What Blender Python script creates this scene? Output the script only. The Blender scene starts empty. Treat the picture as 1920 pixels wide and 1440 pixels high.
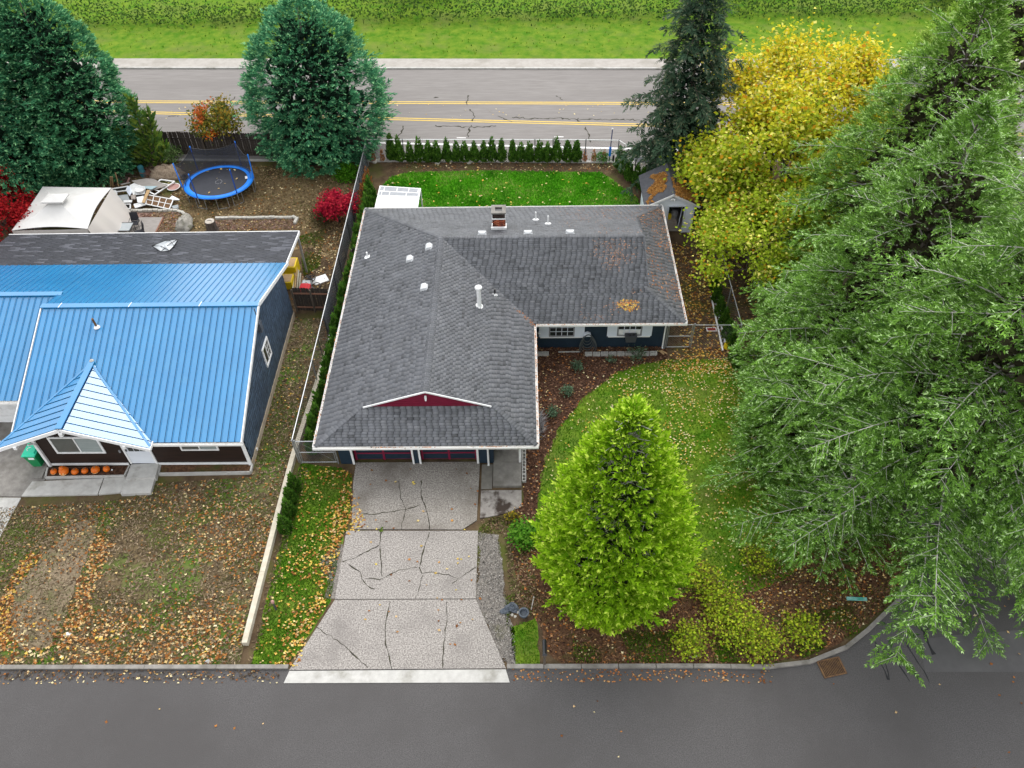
import bpy, math, random
import numpy as np
from mathutils import Vector, Matrix

random.seed(7)
RNG = np.random.default_rng(11)
S = bpy.context.scene
C = S.collection
R = math.radians

# ------------------------------------------------------------------ camera
CAM_H = 32.0
F_PX = 1512.8
PITCH, YAW, ROLL = R(47.109), R(1.1215), R(-1.2651)
_right = np.array([math.cos(YAW), math.sin(YAW), 0.0])
_fwd = np.array([-math.sin(YAW) * math.cos(PITCH), math.cos(YAW) * math.cos(PITCH), -math.sin(PITCH)])
_up = np.cross(_right, _fwd)
_r2 = math.cos(ROLL) * _right + math.sin(ROLL) * _up
_u2 = -math.sin(ROLL) * _right + math.cos(ROLL) * _up
cam_data = bpy.data.cameras.new('camera')
cam = bpy.data.objects.new('camera', cam_data)
C.objects.link(cam)
cam.matrix_world = Matrix(((_r2[0], _u2[0], -_fwd[0], 0), (_r2[1], _u2[1], -_fwd[1], 0),
                           (_r2[2], _u2[2], -_fwd[2], CAM_H), (0, 0, 0, 1)))
cam_data.sensor_width = 36.0
cam_data.lens = 36.0 * F_PX / 1920.0
cam_data.clip_end = 2000
cam_data.clip_start = 0.5
S.camera = cam

# ------------------------------------------------------------------ sky, sun, exposure
SUN_EL, SUN_AZ = R(54), R(14)
w = bpy.data.worlds.new('World')
S.world = w
w.use_nodes = True
nt = w.node_tree
nt.nodes.clear()
o_ = nt.nodes.new('ShaderNodeOutputWorld')
bg = nt.nodes.new('ShaderNodeBackground')
sky = nt.nodes.new('ShaderNodeTexSky')
sky.sky_type = 'NISHITA'
sky.sun_disc = False
sky.sun_elevation = SUN_EL
sky.sun_rotation = SUN_AZ
sky.air_density = 1.6
sky.dust_density = 7.0
sky.ozone_density = 1.0
hs = nt.nodes.new('ShaderNodeHueSaturation')
hs.inputs['Saturation'].default_value = 0.15
nt.links.new(sky.outputs[0], hs.inputs['Color'])
veil = nt.nodes.new('ShaderNodeMix')          # an even cloud layer over the clear-sky model
veil.data_type = 'RGBA'
veil.inputs['Factor'].default_value = 0.68
veil.inputs[7].default_value = (7.6, 7.8, 8.1, 1)
nt.links.new(hs.outputs[0], veil.inputs[6])
nt.links.new(veil.outputs[2], bg.inputs['Color'])
bg.inputs['Strength'].default_value = 0.15
nt.links.new(bg.outputs[0], o_.inputs['Surface'])
sd = bpy.data.lights.new('sun', 'SUN')
sd.energy = 0.8
sd.angle = R(40)
sd.color = (1.0, 0.96, 0.9)
sun = bpy.data.objects.new('sun', sd)
C.objects.link(sun)
# sun_rotation is measured from +Y clockwise seen from above
sdir = Vector((math.sin(SUN_AZ) * math.cos(SUN_EL), math.cos(SUN_AZ) * math.cos(SUN_EL), math.sin(SUN_EL)))
sun.rotation_euler = sdir.to_track_quat('Z', 'Y').to_euler()
S.view_settings.view_transform = 'Standard'
S.view_settings.look = 'None'
S.view_settings.exposure = 0.80
S.view_settings.gamma = 1.0
S.view_settings.use_curve_mapping = False
S.render.engine = 'CYCLES'
S.cycles.max_bounces = 10
S.cycles.diffuse_bounces = 8
S.cycles.transmission_bounces = 8
S.cycles.transparent_max_bounces = 12


# ------------------------------------------------------------------ survey: a photo point at a known height -> metres
def at(x, y, z=0.0):
    d = (x - 960) * _r2 + (720 - y) * _u2 + F_PX * _fwd
    t = (CAM_H - z) / -d[2]
    return Vector((d[0] * t, d[1] * t, z))


# ------------------------------------------------------------------ helpers
ORG = {}


def props(o, label=None, cat=None, group=None, kind=None):
    if label: o['label'] = label
    if cat: o['category'] = cat
    if group: o['group'] = group
    if kind: o['kind'] = kind
    return o


def thing(name, label, cat, loc=(0, 0, 0), group=None, rz=0.0):
    o = bpy.data.objects.new(name, None)
    o.empty_display_size = 0.3
    C.objects.link(o)
    o.location = loc
    o.rotation_euler = (0, 0, rz)
    ORG[o.name] = Vector(loc)
    return props(o, label, cat, group)


def struct(name, loc=(0, 0, 0)):
    o = bpy.data.objects.new(name, None)
    C.objects.link(o)
    o.location = loc
    ORG[o.name] = Vector(loc)
    o['kind'] = 'structure'
    return o


def copy_tree(o, parent=None):
    c = o.copy()
    C.objects.link(c)
    if parent: c.parent = parent
    for ch in list(o.children):
        copy_tree(ch, c)
    return c


def link(name, me, parent=None, kind=None, label=None, local=False):
    o = bpy.data.objects.new(name, me)
    C.objects.link(o)
    if parent is not None:
        o.parent = parent
        ORG[o.name] = ORG[parent.name]
    if kind: o['kind'] = kind
    if label: o['label'] = label
    return o


def npmesh(name, V, F, mat, parent=None, tint=None, smooth=False, kind=None, label=None, local=False):
    V = np.asarray(V, dtype=np.float32).reshape(-1, 3)
    if parent is not None and not local:
        V = V - np.array(ORG[parent.name], dtype=np.float32)
    F = np.asarray(F, dtype=np.int32)
    k = F.shape[1]
    me = bpy.data.meshes.new(name)
    me.vertices.add(len(V))
    me.vertices.foreach_set('co', V.ravel())
    me.loops.add(F.size)
    me.loops.foreach_set('vertex_index', F.ravel())
    me.polygons.add(len(F))
    me.polygons.foreach_set('loop_start', np.arange(0, F.size, k, dtype=np.int32))
    me.polygons.foreach_set('loop_total', np.full(len(F), k, dtype=np.int32))
    if smooth:
        me.polygons.foreach_set('use_smooth', np.ones(len(F), dtype=bool))
    if tint is not None:
        a = me.attributes.new('tint', 'FLOAT_COLOR', 'POINT')
        t4 = np.ones((len(V), 4), dtype=np.float32)
        t4[:, :3] = tint
        a.data.foreach_set('color', t4.ravel())
    me.update(calc_edges=True)
    me.validate()
    me.materials.append(mat)
    return link(name, me, parent, kind, label)


class MB:
    """collects boxes, bars, tubes and polygons; build() links them as one mesh"""

    def __init__(self):
        self.v, self.f = [], []

    def add(self, vs, fs):
        n = len(self.v)
        self.v += [tuple(p) for p in vs]
        self.f += [tuple(i + n for i in f) for f in fs]
        return self

    def box(self, x0, x1, y0, y1, z0, z1):
        vs = [(x0, y0, z0), (x1, y0, z0), (x1, y1, z0), (x0, y1, z0), (x0, y0, z1), (x1, y0, z1), (x1, y1, z1), (x0, y1, z1)]
        return self.add(vs, [(0, 3, 2, 1), (4, 5, 6, 7), (0, 1, 5, 4), (1, 2, 6, 5), (2, 3, 7, 6), (3, 0, 4, 7)])

    def obox(self, c, size, rz=0.0, tilt=0.0, tiltx=0.0):
        """box about centre c, tilted about its local x, then y, then turned about z"""
        m = Matrix.Translation(c) @ Matrix.Rotation(rz, 4, 'Z') @ Matrix.Rotation(tiltx, 4, 'Y') @ Matrix.Rotation(tilt, 4, 'X')
        hx, hy, hz = size[0] / 2, size[1] / 2, size[2] / 2
        vs = [m @ Vector(p) for p in [(-hx, -hy, -hz), (hx, -hy, -hz), (hx, hy, -hz), (-hx, hy, -hz), (-hx, -hy, hz), (hx, -hy, hz), (hx, hy, hz), (-hx, hy, hz)]]
        return self.add(vs, [(0, 3, 2, 1), (4, 5, 6, 7), (0, 1, 5, 4), (1, 2, 6, 5), (2, 3, 7, 6), (3, 0, 4, 7)])

    def beam(self, p, q, w, h, up=(0, 0, 1)):
        p, q = Vector(p), Vector(q)
        d = (q - p).normalized()
        u = Vector(up)
        s = d.cross(u)
        if s.length < 1e-4: s = d.cross(Vector((1, 0, 0)))
        s.normalize()
        u = s.cross(d)
        s, u = s * w / 2, u * h / 2
        vs = [p - s - u, p + s - u, p + s + u, p - s + u, q - s - u, q + s - u, q + s + u, q - s + u]
        return self.add(vs, [(0, 3, 2, 1), (4, 5, 6, 7), (0, 1, 5, 4), (1, 2, 6, 5), (2, 3, 7, 6), (3, 0, 4, 7)])

    def tube(self, p, q, r1, r2=None, n=8, caps=True):
        p, q = Vector(p), Vector(q)
        r2 = r1 if r2 is None else r2
        d = (q - p).normalized()
        a = d.orthogonal().normalized()
        b = d.cross(a)
        vs = []
        for c_, r_ in ((p, r1), (q, r2)):
            for i in range(n):
                t = 2 * math.pi * i / n
                vs.append(c_ + (a * math.cos(t) + b * math.sin(t)) * r_)
        fs = [(i, (i + 1) % n, n + (i + 1) % n, n + i) for i in range(n)]
        if caps:
            fs += [tuple(reversed(range(n))), tuple(range(n, 2 * n))]
        return self.add(vs, fs)

    def path(self, pts, r, n=6, closed=False):
        """a swept tube; r a number or a list"""
        pts = [Vector(p) for p in pts]
        m = len(pts)
        rs = r if hasattr(r, '__len__') else [r] * m
        vs = []
        a = None
        for i, p in enumerate(pts):
            if closed:
                d = pts[(i + 1) % m] - pts[i - 1]
            else:
                d = pts[min(i + 1, m - 1)] - pts[max(i - 1, 0)]
            d.normalize()
            if a is None: a = d.orthogonal().normalized()
            a = (a - d * a.dot(d)).normalized()
            b = d.cross(a)
            for k in range(n):
                t = 2 * math.pi * k / n
                vs.append(p + (a * math.cos(t) + b * math.sin(t)) * rs[i])
        fs = []
        for i in range(m if closed else m - 1):
            j = (i + 1) % m
            for k in range(n):
                fs.append((i * n + k, i * n + (k + 1) % n, j * n + (k + 1) % n, j * n + k))
        if not closed:
            fs += [tuple(reversed(range(n))), tuple(range((m - 1) * n, m * n))]
        return self.add(vs, fs)

    def poly(self, pts):
        return self.add(pts, [tuple(range(len(pts)))])

    def prism(self, pts, dz):
        """polygon (3D points) extruded by the vector dz"""
        n = len(pts)
        dz = Vector(dz)
        vs = [Vector(p) for p in pts] + [Vector(p) + dz for p in pts]
        fs = [tuple(reversed(range(n))), tuple(range(n, 2 * n))] + [(i, (i + 1) % n, n + (i + 1) % n, n + i) for i in range(n)]
        return self.add(vs, fs)

    def lathe(self, c, prof, n=12):
        c = Vector(c)
        vs, fs = [], []
        for (r_, z_) in prof:
            for i in range(n):
                t = 2 * math.pi * i / n
                vs.append(c + Vector((math.cos(t) * r_, math.sin(t) * r_, z_)))
        for j in range(len(prof) - 1):
            for i in range(n):
                fs.append((j * n + i, j * n + (i + 1) % n, (j + 1) * n + (i + 1) % n, (j + 1) * n + i))
        fs.append(tuple(reversed(range(n))))
        fs.append(tuple(range((len(prof) - 1) * n, len(prof) * n)))
        return self.add(vs, fs)

    def build(self, name, mat, parent=None, smooth=False, kind=None, label=None):
        o = ORG[parent.name] if parent is not None else Vector((0, 0, 0))
        me = bpy.data.meshes.new(name)
        me.from_pydata([(p[0] - o[0], p[1] - o[1], p[2] - o[2]) for p in self.v], [], self.f)
        me.validate()
        me.update()
        if smooth:
            me.polygons.foreach_set('use_smooth', np.ones(len(me.polygons), dtype=bool))
        me.materials.append(mat)
        return link(name, me, parent, kind, label)

    def solo(self, name, mat, label, cat, group=None, smooth=False):
        """a thing that is one mesh, its origin at its base"""
        xs = np.array(self.v)
        b = Vector(((xs[:, 0].min() + xs[:, 0].max()) / 2, (xs[:, 1].min() + xs[:, 1].max()) / 2, xs[:, 2].min()))
        self.v = [tuple(Vector(p) - b) for p in self.v]
        o = self.build(name, mat, None, smooth)
        o.location = b
        ORG[o.name] = b
        return props(o, label, cat, group)


# ------------------------------------------------------------------ materials
def mat(name, c1, c2=None, scale=4.0, rough=0.7, bump=0.0, bscale=None, spec=0.3, metal=0.0, c3=None, scale3=0.6, detail=6.0,
        lo=0.35, hi=0.65, lo3=0.5, hi3=0.7, world=True, stretch=None, coat=0.0):
    m = bpy.data.materials.new(name)
    m.use_nodes = True
    n = m.node_tree.nodes
    l = m.node_tree.links
    p = n['Principled BSDF']
    p.inputs['Roughness'].default_value = rough
    p.inputs['Specular IOR Level'].default_value = spec
    p.inputs['Metallic'].default_value = metal
    p.inputs['Coat Weight'].default_value = coat
    p.inputs['Coat IOR'].default_value = 1.62
    p.inputs['Coat Roughness'].default_value = 0.26
    p.inputs['Base Color'].default_value = (*c1, 1)
    vec = None
    if c2 or bump:
        if world:
            g = n.new('ShaderNodeNewGeometry')
            vec = g.outputs['Position']
        else:
            g = n.new('ShaderNodeTexCoord')
            vec = g.outputs['Object']
        if stretch:
            mp = n.new('ShaderNodeMapping')
            mp.inputs['Scale'].default_value = stretch
            l.new(vec, mp.inputs['Vector'])
            vec = mp.outputs['Vector']

    def noise(sc, det=detail):
        t = n.new('ShaderNodeTexNoise')
        t.inputs['Scale'].default_value = sc
        t.inputs['Detail'].default_value = det
        t.inputs['Roughness'].default_value = 0.62
        l.new(vec, t.inputs['Vector'])
        return t

    def ramp(src, a, b):
        r = n.new('ShaderNodeMapRange')
        r.inputs['From Min'].default_value = a
        r.inputs['From Max'].default_value = b
        l.new(src, r.inputs['Value'])
        return r.outputs[0]

    def mix(fac, a, b):
        x = n.new('ShaderNodeMix')
        x.data_type = 'RGBA'
        l.new(fac, x.inputs['Factor'])
        for s, v in ((6, a), (7, b)):
            if isinstance(v, tuple):
                x.inputs[s].default_value = (*v, 1)
            else:
                l.new(v, x.inputs[s])
        return x.outputs[2]

    if c2:
        col = mix(ramp(noise(scale).outputs['Fac'], lo, hi), c1, c2)
        if c3:
            col = mix(ramp(noise(scale3, 5).outputs['Fac'], lo3, hi3), col, c3)
        l.new(col, p.inputs['Base Color'])
    if bump:
        b = n.new('ShaderNodeBump')
        b.inputs['Strength'].default_value = bump
        b.inputs['Distance'].default_value = 0.05
        l.new(noise(bscale or scale * 3, 4).outputs['Fac'], b.inputs['Height'])
        l.new(b.outputs[0], p.inputs['Normal'])
    return m


def tintmat(name, rough=0.7, spec=0.25, transl=0.0, noise=0.0, nscale=8.0):
    """base colour from each piece's own colour attribute"""
    m = bpy.data.materials.new(name)
    m.use_nodes = True
    n = m.node_tree.nodes
    l = m.node_tree.links
    p = n['Principled BSDF']
    p.inputs['Roughness'].default_value = rough
    p.inputs['Specular IOR Level'].default_value = spec
    a = n.new('ShaderNodeAttribute')
    a.attribute_name = 'tint'
    col = a.outputs['Color']
    if noise:
        g = n.new('ShaderNodeNewGeometry')
        t = n.new('ShaderNodeTexNoise')
        t.inputs['Scale'].default_value = nscale
        t.inputs['Detail'].default_value = 5
        l.new(g.outputs['Position'], t.inputs['Vector'])
        r = n.new('ShaderNodeMapRange')
        r.inputs['From Min'].default_value = 0.3
        r.inputs['From Max'].default_value = 0.7
        r.inputs['To Min'].default_value = 1 - noise
        r.inputs['To Max'].default_value = 1 + noise
        l.new(t.outputs['Fac'], r.inputs['Value'])
        v = n.new('ShaderNodeVectorMath')
        v.operation = 'SCALE'
        l.new(col, v.inputs[0])
        l.new(r.outputs[0], v.inputs['Scale'])
        col = v.outputs[0]
    l.new(col, p.inputs['Base Color'])
    if transl:
        t = n.new('ShaderNodeBsdfTranslucent')
        l.new(col, t.inputs['Color'])
        x = n.new('ShaderNodeMixShader')
        x.inputs[0].default_value = transl
        l.new(p.outputs[0], x.inputs[1])
        l.new(t.outputs[0], x.inputs[2])
        l.new(x.outputs[0], n['Material Output'].inputs['Surface'])
    return m


def netmat(name, col, alpha):
    m = bpy.data.materials.new(name)
    m.use_nodes = True
    n = m.node_tree.nodes
    l = m.node_tree.links
    p = n['Principled BSDF']
    p.inputs['Base Color'].default_value = (*col, 1)
    p.inputs['Roughness'].default_value = 0.8
    p.inputs['Alpha'].default_value = alpha
    return m


M = {
    'soil': mat('soil', (0.060, 0.040, 0.024), (0.115, 0.080, 0.046), 1.6, 0.95, 0.6, 9, 0.1, c3=(0.075, 0.085, 0.020), scale3=0.35, lo3=0.5, hi3=0.66),
    'drylawn': mat('drylawn', (0.085, 0.062, 0.036), (0.155, 0.115, 0.062), 2.2, 0.95, 0.7, 11, 0.1, c3=(0.070, 0.125, 0.018), scale3=0.42, lo3=0.46, hi3=0.62),
    'tanlawn': mat('tanlawn', (0.19, 0.135, 0.068), (0.26, 0.195, 0.105), 1.8, 0.95, 0.7, 10, 0.1, c3=(0.09, 0.062, 0.036), scale3=0.30, lo3=0.46, hi3=0.62),
    'lawn': mat('lawn', (0.055, 0.145, 0.008), (0.14, 0.21, 0.020), 1.1, 0.9, 0.7, 14, 0.05, c3=(0.13, 0.165, 0.035), scale3=0.32, lo3=0.50, hi3=0.72),
    'lushlawn': mat('lushlawn', (0.045, 0.19, 0.006), (0.10, 0.29, 0.012), 1.2, 0.9, 0.7, 12, 0.05, c3=(0.22, 0.25, 0.06), scale3=0.45, lo3=0.50, hi3=0.74),
    'mulch': mat('mulch', (0.038, 0.020, 0.013), (0.105, 0.055, 0.035), 7, 0.95, 0.9, 22, 0.1, lo=0.4, hi=0.62),
    'redmulch': mat('redmulch', (0.06, 0.032, 0.02), (0.16, 0.085, 0.045), 8, 0.95, 0.9, 22, 0.1, c3=(0.06, 0.065, 0.02), scale3=0.6, lo3=0.52, hi3=0.7),
    'gravel': mat('gravel', (0.10, 0.09, 0.08), (0.26, 0.235, 0.21), 12, 0.9, 0.9, 20, 0.2, c3=(0.09, 0.09, 0.04), scale3=0.6, lo3=0.56, hi3=0.74),
    'road': mat('road', (0.165, 0.152, 0.143), (0.225, 0.21, 0.20), 5, 0.88, 0.2, 30, 0.2, c3=(0.168, 0.154, 0.147), scale3=0.35, stretch=(0.10, 1, 1), lo=0.3, hi=0.7),
    'street': mat('street', (0.050, 0.047, 0.047), (0.100, 0.095, 0.094), 24, 0.85, 0.4, 40, 0.25, c3=(0.064, 0.060, 0.059), scale3=0.16, lo=0.3, hi=0.7, lo3=0.42, hi3=0.62, detail=4),
    'paving': mat('paving', (0.30, 0.275, 0.25), (0.36, 0.335, 0.305), 2, 0.85, 0.2, 30, 0.3, c3=(0.25, 0.23, 0.20), scale3=0.4),
    'concrete': mat('concrete', (0.16, 0.148, 0.135), (0.24, 0.225, 0.205), 3, 0.85, 0.25, 30, 0.3, c3=(0.11, 0.10, 0.085), scale3=0.8, lo3=0.5, hi3=0.75),
    'paleconc': mat('paleconc', (0.36, 0.35, 0.33), (0.44, 0.43, 0.405), 3, 0.85, 0.25, 30, 0.3, c3=(0.19, 0.18, 0.15), scale3=0.9, lo3=0.52, hi3=0.75),
    'aggregate': mat('aggregate', (0.14, 0.125, 0.115), (0.36, 0.335, 0.31), 17, 0.9, 0.5, 22, 0.15, detail=3, lo=0.36, hi=0.62, c3=(0.165, 0.15, 0.14), scale3=0.55, lo3=0.48, hi3=0.85),
    'timber': mat('timber', (0.40, 0.36, 0.28), (0.50, 0.46, 0.37), 3, 0.8, 0.1, 20),
    'yellowpaint': mat('yellowpaint', (0.62, 0.42, 0.07), (0.50, 0.36, 0.10), 5, 0.7, 0.1, 20),
    'whitepaint': mat('whitepaint', (0.78, 0.78, 0.78), (0.66, 0.66, 0.65), 3, 0.6),
    'roadwhite': mat('roadwhite', (0.72, 0.71, 0.70), (0.55, 0.54, 0.52), 5, 0.75),
    'crack': mat('crack', (0.030, 0.027, 0.022), (0.045, 0.042, 0.025), 4, 0.95),
    'sealer': mat('sealer', (0.018, 0.018, 0.020), None, rough=0.5),
    'gutter': mat('gutter', (0.74, 0.73, 0.71), (0.60, 0.57, 0.52), 2.2, 0.5, lo=0.5, hi=0.8),
    'rust': mat('rust', (0.16, 0.09, 0.04), (0.09, 0.05, 0.03), 8, 0.95),
    'navy': mat('navy', (0.009, 0.021, 0.036), (0.013, 0.027, 0.044), 3, 0.55, spec=0.35),
    'crimson': mat('crimson', (0.165, 0.008, 0.030), (0.14, 0.008, 0.026), 3, 0.5),
    'maroon': mat('maroon', (0.20, 0.012, 0.042), (0.17, 0.012, 0.036), 3, 0.45),
    'pale': mat('pale', (0.66, 0.70, 0.77), (0.62, 0.66, 0.74), 3, 0.6),
    'greyframe': mat('greyframe', (0.24, 0.24, 0.25), None, rough=0.5),
    'glass': mat('glass', (0.016, 0.019, 0.020), (0.03, 0.034, 0.034), 2, 0.08, spec=0.7),
    'blindglass': mat('blindglass', (0.21, 0.25, 0.25), (0.28, 0.32, 0.31), 3, 0.12, spec=0.7, stretch=(0.3, 0.3, 5)),
    'screen': mat('screen', (0.075, 0.080, 0.070), (0.10, 0.105, 0.095), 3, 0.35, spec=0.5),
    'underlay': mat('underlay', (0.020, 0.020, 0.023), None, rough=0.95),
    'metalblue': mat('metalblue', (0.008, 0.160, 0.36), (0.012, 0.185, 0.40), 0.6, 0.33, spec=0.5, coat=1.0, c3=(0.022, 0.19, 0.385), scale3=1.4, lo3=0.5, hi3=0.75),
    'seam': mat('seam', (0.008, 0.04, 0.13), None, rough=0.6),  # navy under the sheet gaps, coloured dark to stand for shade along seams
    'shake': mat('shake', (0.085, 0.135, 0.215), (0.125, 0.180, 0.265), 3.5, 0.75, 0.2, 12, stretch=(1, 1.6, 0.5)),
    'brown': mat('brown', (0.013, 0.007, 0.005), (0.024, 0.012, 0.008), 2.5, 0.6, stretch=(0.4, 1, 3)),
    'found': mat('found', (0.40, 0.34, 0.26), (0.28, 0.23, 0.17), 2, 0.9, 0.2, 10),
    'wood': mat('wood', (0.075, 0.060, 0.048), (0.13, 0.105, 0.080), 5, 0.9, 0.3, 18, stretch=(6, 6, 0.7)),
    'darkwood': mat('darkwood', (0.030, 0.024, 0.020), (0.065, 0.052, 0.043), 5, 0.9, 0.3, 18, stretch=(6, 6, 0.7)),
    'redwood': mat('redwood', (0.26, 0.13, 0.085), (0.19, 0.10, 0.07), 5, 0.85),
    'greywood': mat('greywood', (0.33, 0.30, 0.28), (0.24, 0.22, 0.20), 5, 0.9, 0.2, 14, stretch=(0.6, 5, 1)),
    'newwood': mat('newwood', (0.46, 0.31, 0.16), (0.38, 0.25, 0.13), 6, 0.8),
    'bark': mat('bark', (0.055, 0.042, 0.036), (0.13, 0.105, 0.092), 6, 0.95, 0.8, 14, stretch=(1.5, 1.5, 0.4)),
    'lichen': mat('lichen', (0.46, 0.44, 0.41), (0.26, 0.235, 0.21), 7, 0.95, 0.4, 20, lo=0.4, hi=0.7),
    'twig': mat('twig', (0.16, 0.125, 0.095), (0.10, 0.08, 0.06), 7, 0.95),
    'steel': mat('steel', (0.42, 0.43, 0.44), (0.33, 0.34, 0.35), 6, 0.42, metal=0.6),
    'darksteel': mat('darksteel', (0.085, 0.09, 0.10), None, rough=0.5, metal=0.4),
    'wire': mat('wire', (0.17, 0.18, 0.20), None, rough=0.5, metal=0.4),
    'tramblue': mat('tramblue', (0.010, 0.17, 0.70), (0.014, 0.22, 0.78), 2, 0.45),
    'polefoam': mat('polefoam', (0.012, 0.07, 0.34), (0.010, 0.06, 0.30), 2, 0.5),
    'trammat': mat('trammat', (0.022, 0.024, 0.032), (0.030, 0.032, 0.042), 2, 0.6),
    'net': netmat('net', (0.03, 0.033, 0.042), 0.76),
    'gauze': netmat('gauze', (0.62, 0.58, 0.54), 0.82),
    'canvas': mat('canvas', (0.52, 0.51, 0.49), (0.57, 0.56, 0.54), 1.2, 0.8, 0.1, 5),
    'black': mat('black', (0.012, 0.012, 0.014), None, rough=0.35, spec=0.5),
    'blackmesh': mat('blackmesh', (0.020, 0.020, 0.026), (0.03, 0.03, 0.036), 8, 0.7),
    'rubber': mat('rubber', (0.06, 0.066, 0.066), (0.10, 0.11, 0.108), 8, 0.5),
    'bin': mat('bin', (0.008, 0.20, 0.065), (0.010, 0.22, 0.075), 2, 0.4),
    'binlid': mat('binlid', (0.02, 0.50, 0.30), (0.025, 0.54, 0.33), 2, 0.4),
    'pumpkin': mat('pumpkin', (0.62, 0.14, 0.006), (0.52, 0.10, 0.006), 5, 0.4),
    'palecut': mat('palecut', (0.75, 0.58, 0.30), None, rough=0.6),  # plain pale yellow of the carved mouths and eyes
    'yellow': mat('yellow', (0.72, 0.52, 0.012), (0.64, 0.45, 0.012), 3, 0.45),
    'red': mat('red', (0.42, 0.012, 0.020), None, rough=0.3),
    'signred': mat('signred', (0.20, 0.006, 0.010), None, rough=0.5),
    'stone': mat('stone', (0.34, 0.32, 0.28), (0.50, 0.48, 0.43), 5, 0.9, 0.4, 14),
    'boulder': mat('boulder', (0.24, 0.22, 0.19), (0.36, 0.34, 0.30), 4, 0.95, 0.6, 9, c3=(0.07, 0.08, 0.035), scale3=2.2),
    'slate': mat('slate', (0.055, 0.066, 0.082), (0.10, 0.115, 0.14), 5, 0.7, 0.5, 9),
    'stumptop': mat('stumptop', (0.50, 0.46, 0.41), (0.36, 0.31, 0.26), 7, 0.9),
    'tile': mat('tile', (0.30, 0.33, 0.34), (0.38, 0.40, 0.41), 2, 0.25, spec=0.5),
    'ply': mat('ply', (0.30, 0.255, 0.225), (0.36, 0.31, 0.28), 3, 0.7),
    'pink': mat('pink', (0.42, 0.24, 0.21), (0.34, 0.19, 0.17), 4, 0.6),
    'teal': mat('teal', (0.03, 0.14, 0.17), None, rough=0.5),
    'brick': tintmat('brick', 0.9, 0.1, noise=0.2, nscale=30),
    'shingle': tintmat('shingle', 0.62, 0.42, noise=0.16, nscale=1.3),
    'leaf': tintmat('leaf', 0.7, 0.08, transl=0.42),
    'needle': tintmat('needle', 0.75, 0.06, transl=0.36),
    'litter': tintmat('litter', 0.9, 0.05, transl=0.12),
    'blade': tintmat('blade', 0.8, 0.05, transl=0.25),
    'siding': mat('siding', (0.78, 0.82, 0.88), (0.74, 0.78, 0.85), 2, 0.6),
    'shedroof': mat('shedroof', (0.055, 0.056, 0.064), (0.075, 0.076, 0.084), 3, 0.9, 0.2, 20),
    'dark': mat('dark', (0.012, 0.011, 0.010), None, rough=0.9),
    'ventgrey': mat('ventgrey', (0.42, 0.43, 0.44), (0.52, 0.53, 0.54), 5, 0.5),
    'skyblue': mat('skyblue', (0.30, 0.42, 0.46), (0.38, 0.47, 0.50), 2, 0.3),
    'bluepole': mat('bluepole', (0.02, 0.03, 0.13), None, rough=0.5),
}

# ================================================================== THE GROUND
def inside(poly, P):
    poly = np.asarray(poly)
    x, y = P[:, 0], P[:, 1]
    r = np.zeros(len(P), bool)
    j = len(poly) - 1
    for i in range(len(poly)):
        xi, yi = poly[i]
        xj, yj = poly[j]
        c = ((yi > y) != (yj > y)) & (x < (xj - xi) * (y - yi) / (yj - yi + 1e-12) + xi)
        r ^= c
        j = i
    return r


def W(pts, z=0.0):
    return [tuple(at(x, y, z))[:2] for x, y in pts]


def ragged(poly, amp, step=0.3):
    out = []
    n = len(poly)
    for i in range(n):
        a, b = Vector((*poly[i], 0)), Vector((*poly[(i + 1) % n], 0))
        L = (b - a).length
        k = max(1, min(120, int(L / step)))
        nrm = Vector((-(b - a).y, (b - a).x, 0)) / max(L, 1e-6)
        for q in range(k):
            p = a.lerp(b, q / k) + nrm * random.uniform(-amp, amp)
            out.append((p.x, p.y))
    return out


def sheet(name, poly, level, m, amp=0.0, parent=None, step=0.3):
    if amp: poly = ragged(poly, amp, step)
    b = MB()
    b.poly([(x, y, 0.004 * level) for x, y in poly])
    o = b.build(name, m, parent)
    me = o.data
    if me.polygons and me.polygons[0].normal.z < 0:
        me.flip_normals()
    if parent is None: o['kind'] = 'structure'
    return o


def sample(poly, n, dens=None):
    """n points in a polygon, thinned by dens(x, y) in 0..1"""
    poly = np.asarray(poly)
    lo, hi = poly.min(0), poly.max(0)
    out = []
    got = 0
    for _ in range(60):
        P = RNG.uniform(lo, hi, (max(n, 2000), 2))
        P = P[inside(poly, P)]
        if dens is not None and len(P):
            P = P[RNG.random(len(P)) < dens(P[:, 0], P[:, 1])]
        out.append(P)
        got += len(P)
        if got >= n: break
    return np.concatenate(out)[:n]


def vnoise(scale, seed):
    """smooth random field for clumping"""
    g = np.random.default_rng(seed).random((64, 64))

    def f(x, y):
        u, v = np.asarray(x) * scale + 1000, np.asarray(y) * scale + 1000
        i, j = np.floor(u).astype(int), np.floor(v).astype(int)
        a, b = u - i, v - j
        a, b = a * a * (3 - 2 * a), b * b * (3 - 2 * b)
        q = lambda m, n_: g[m % 64, n_ % 64]
        return (q(i, j) * (1 - a) + q(i + 1, j) * a) * (1 - b) + (q(i, j + 1) * (1 - a) + q(i + 1, j + 1) * a) * b
    return f


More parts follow.
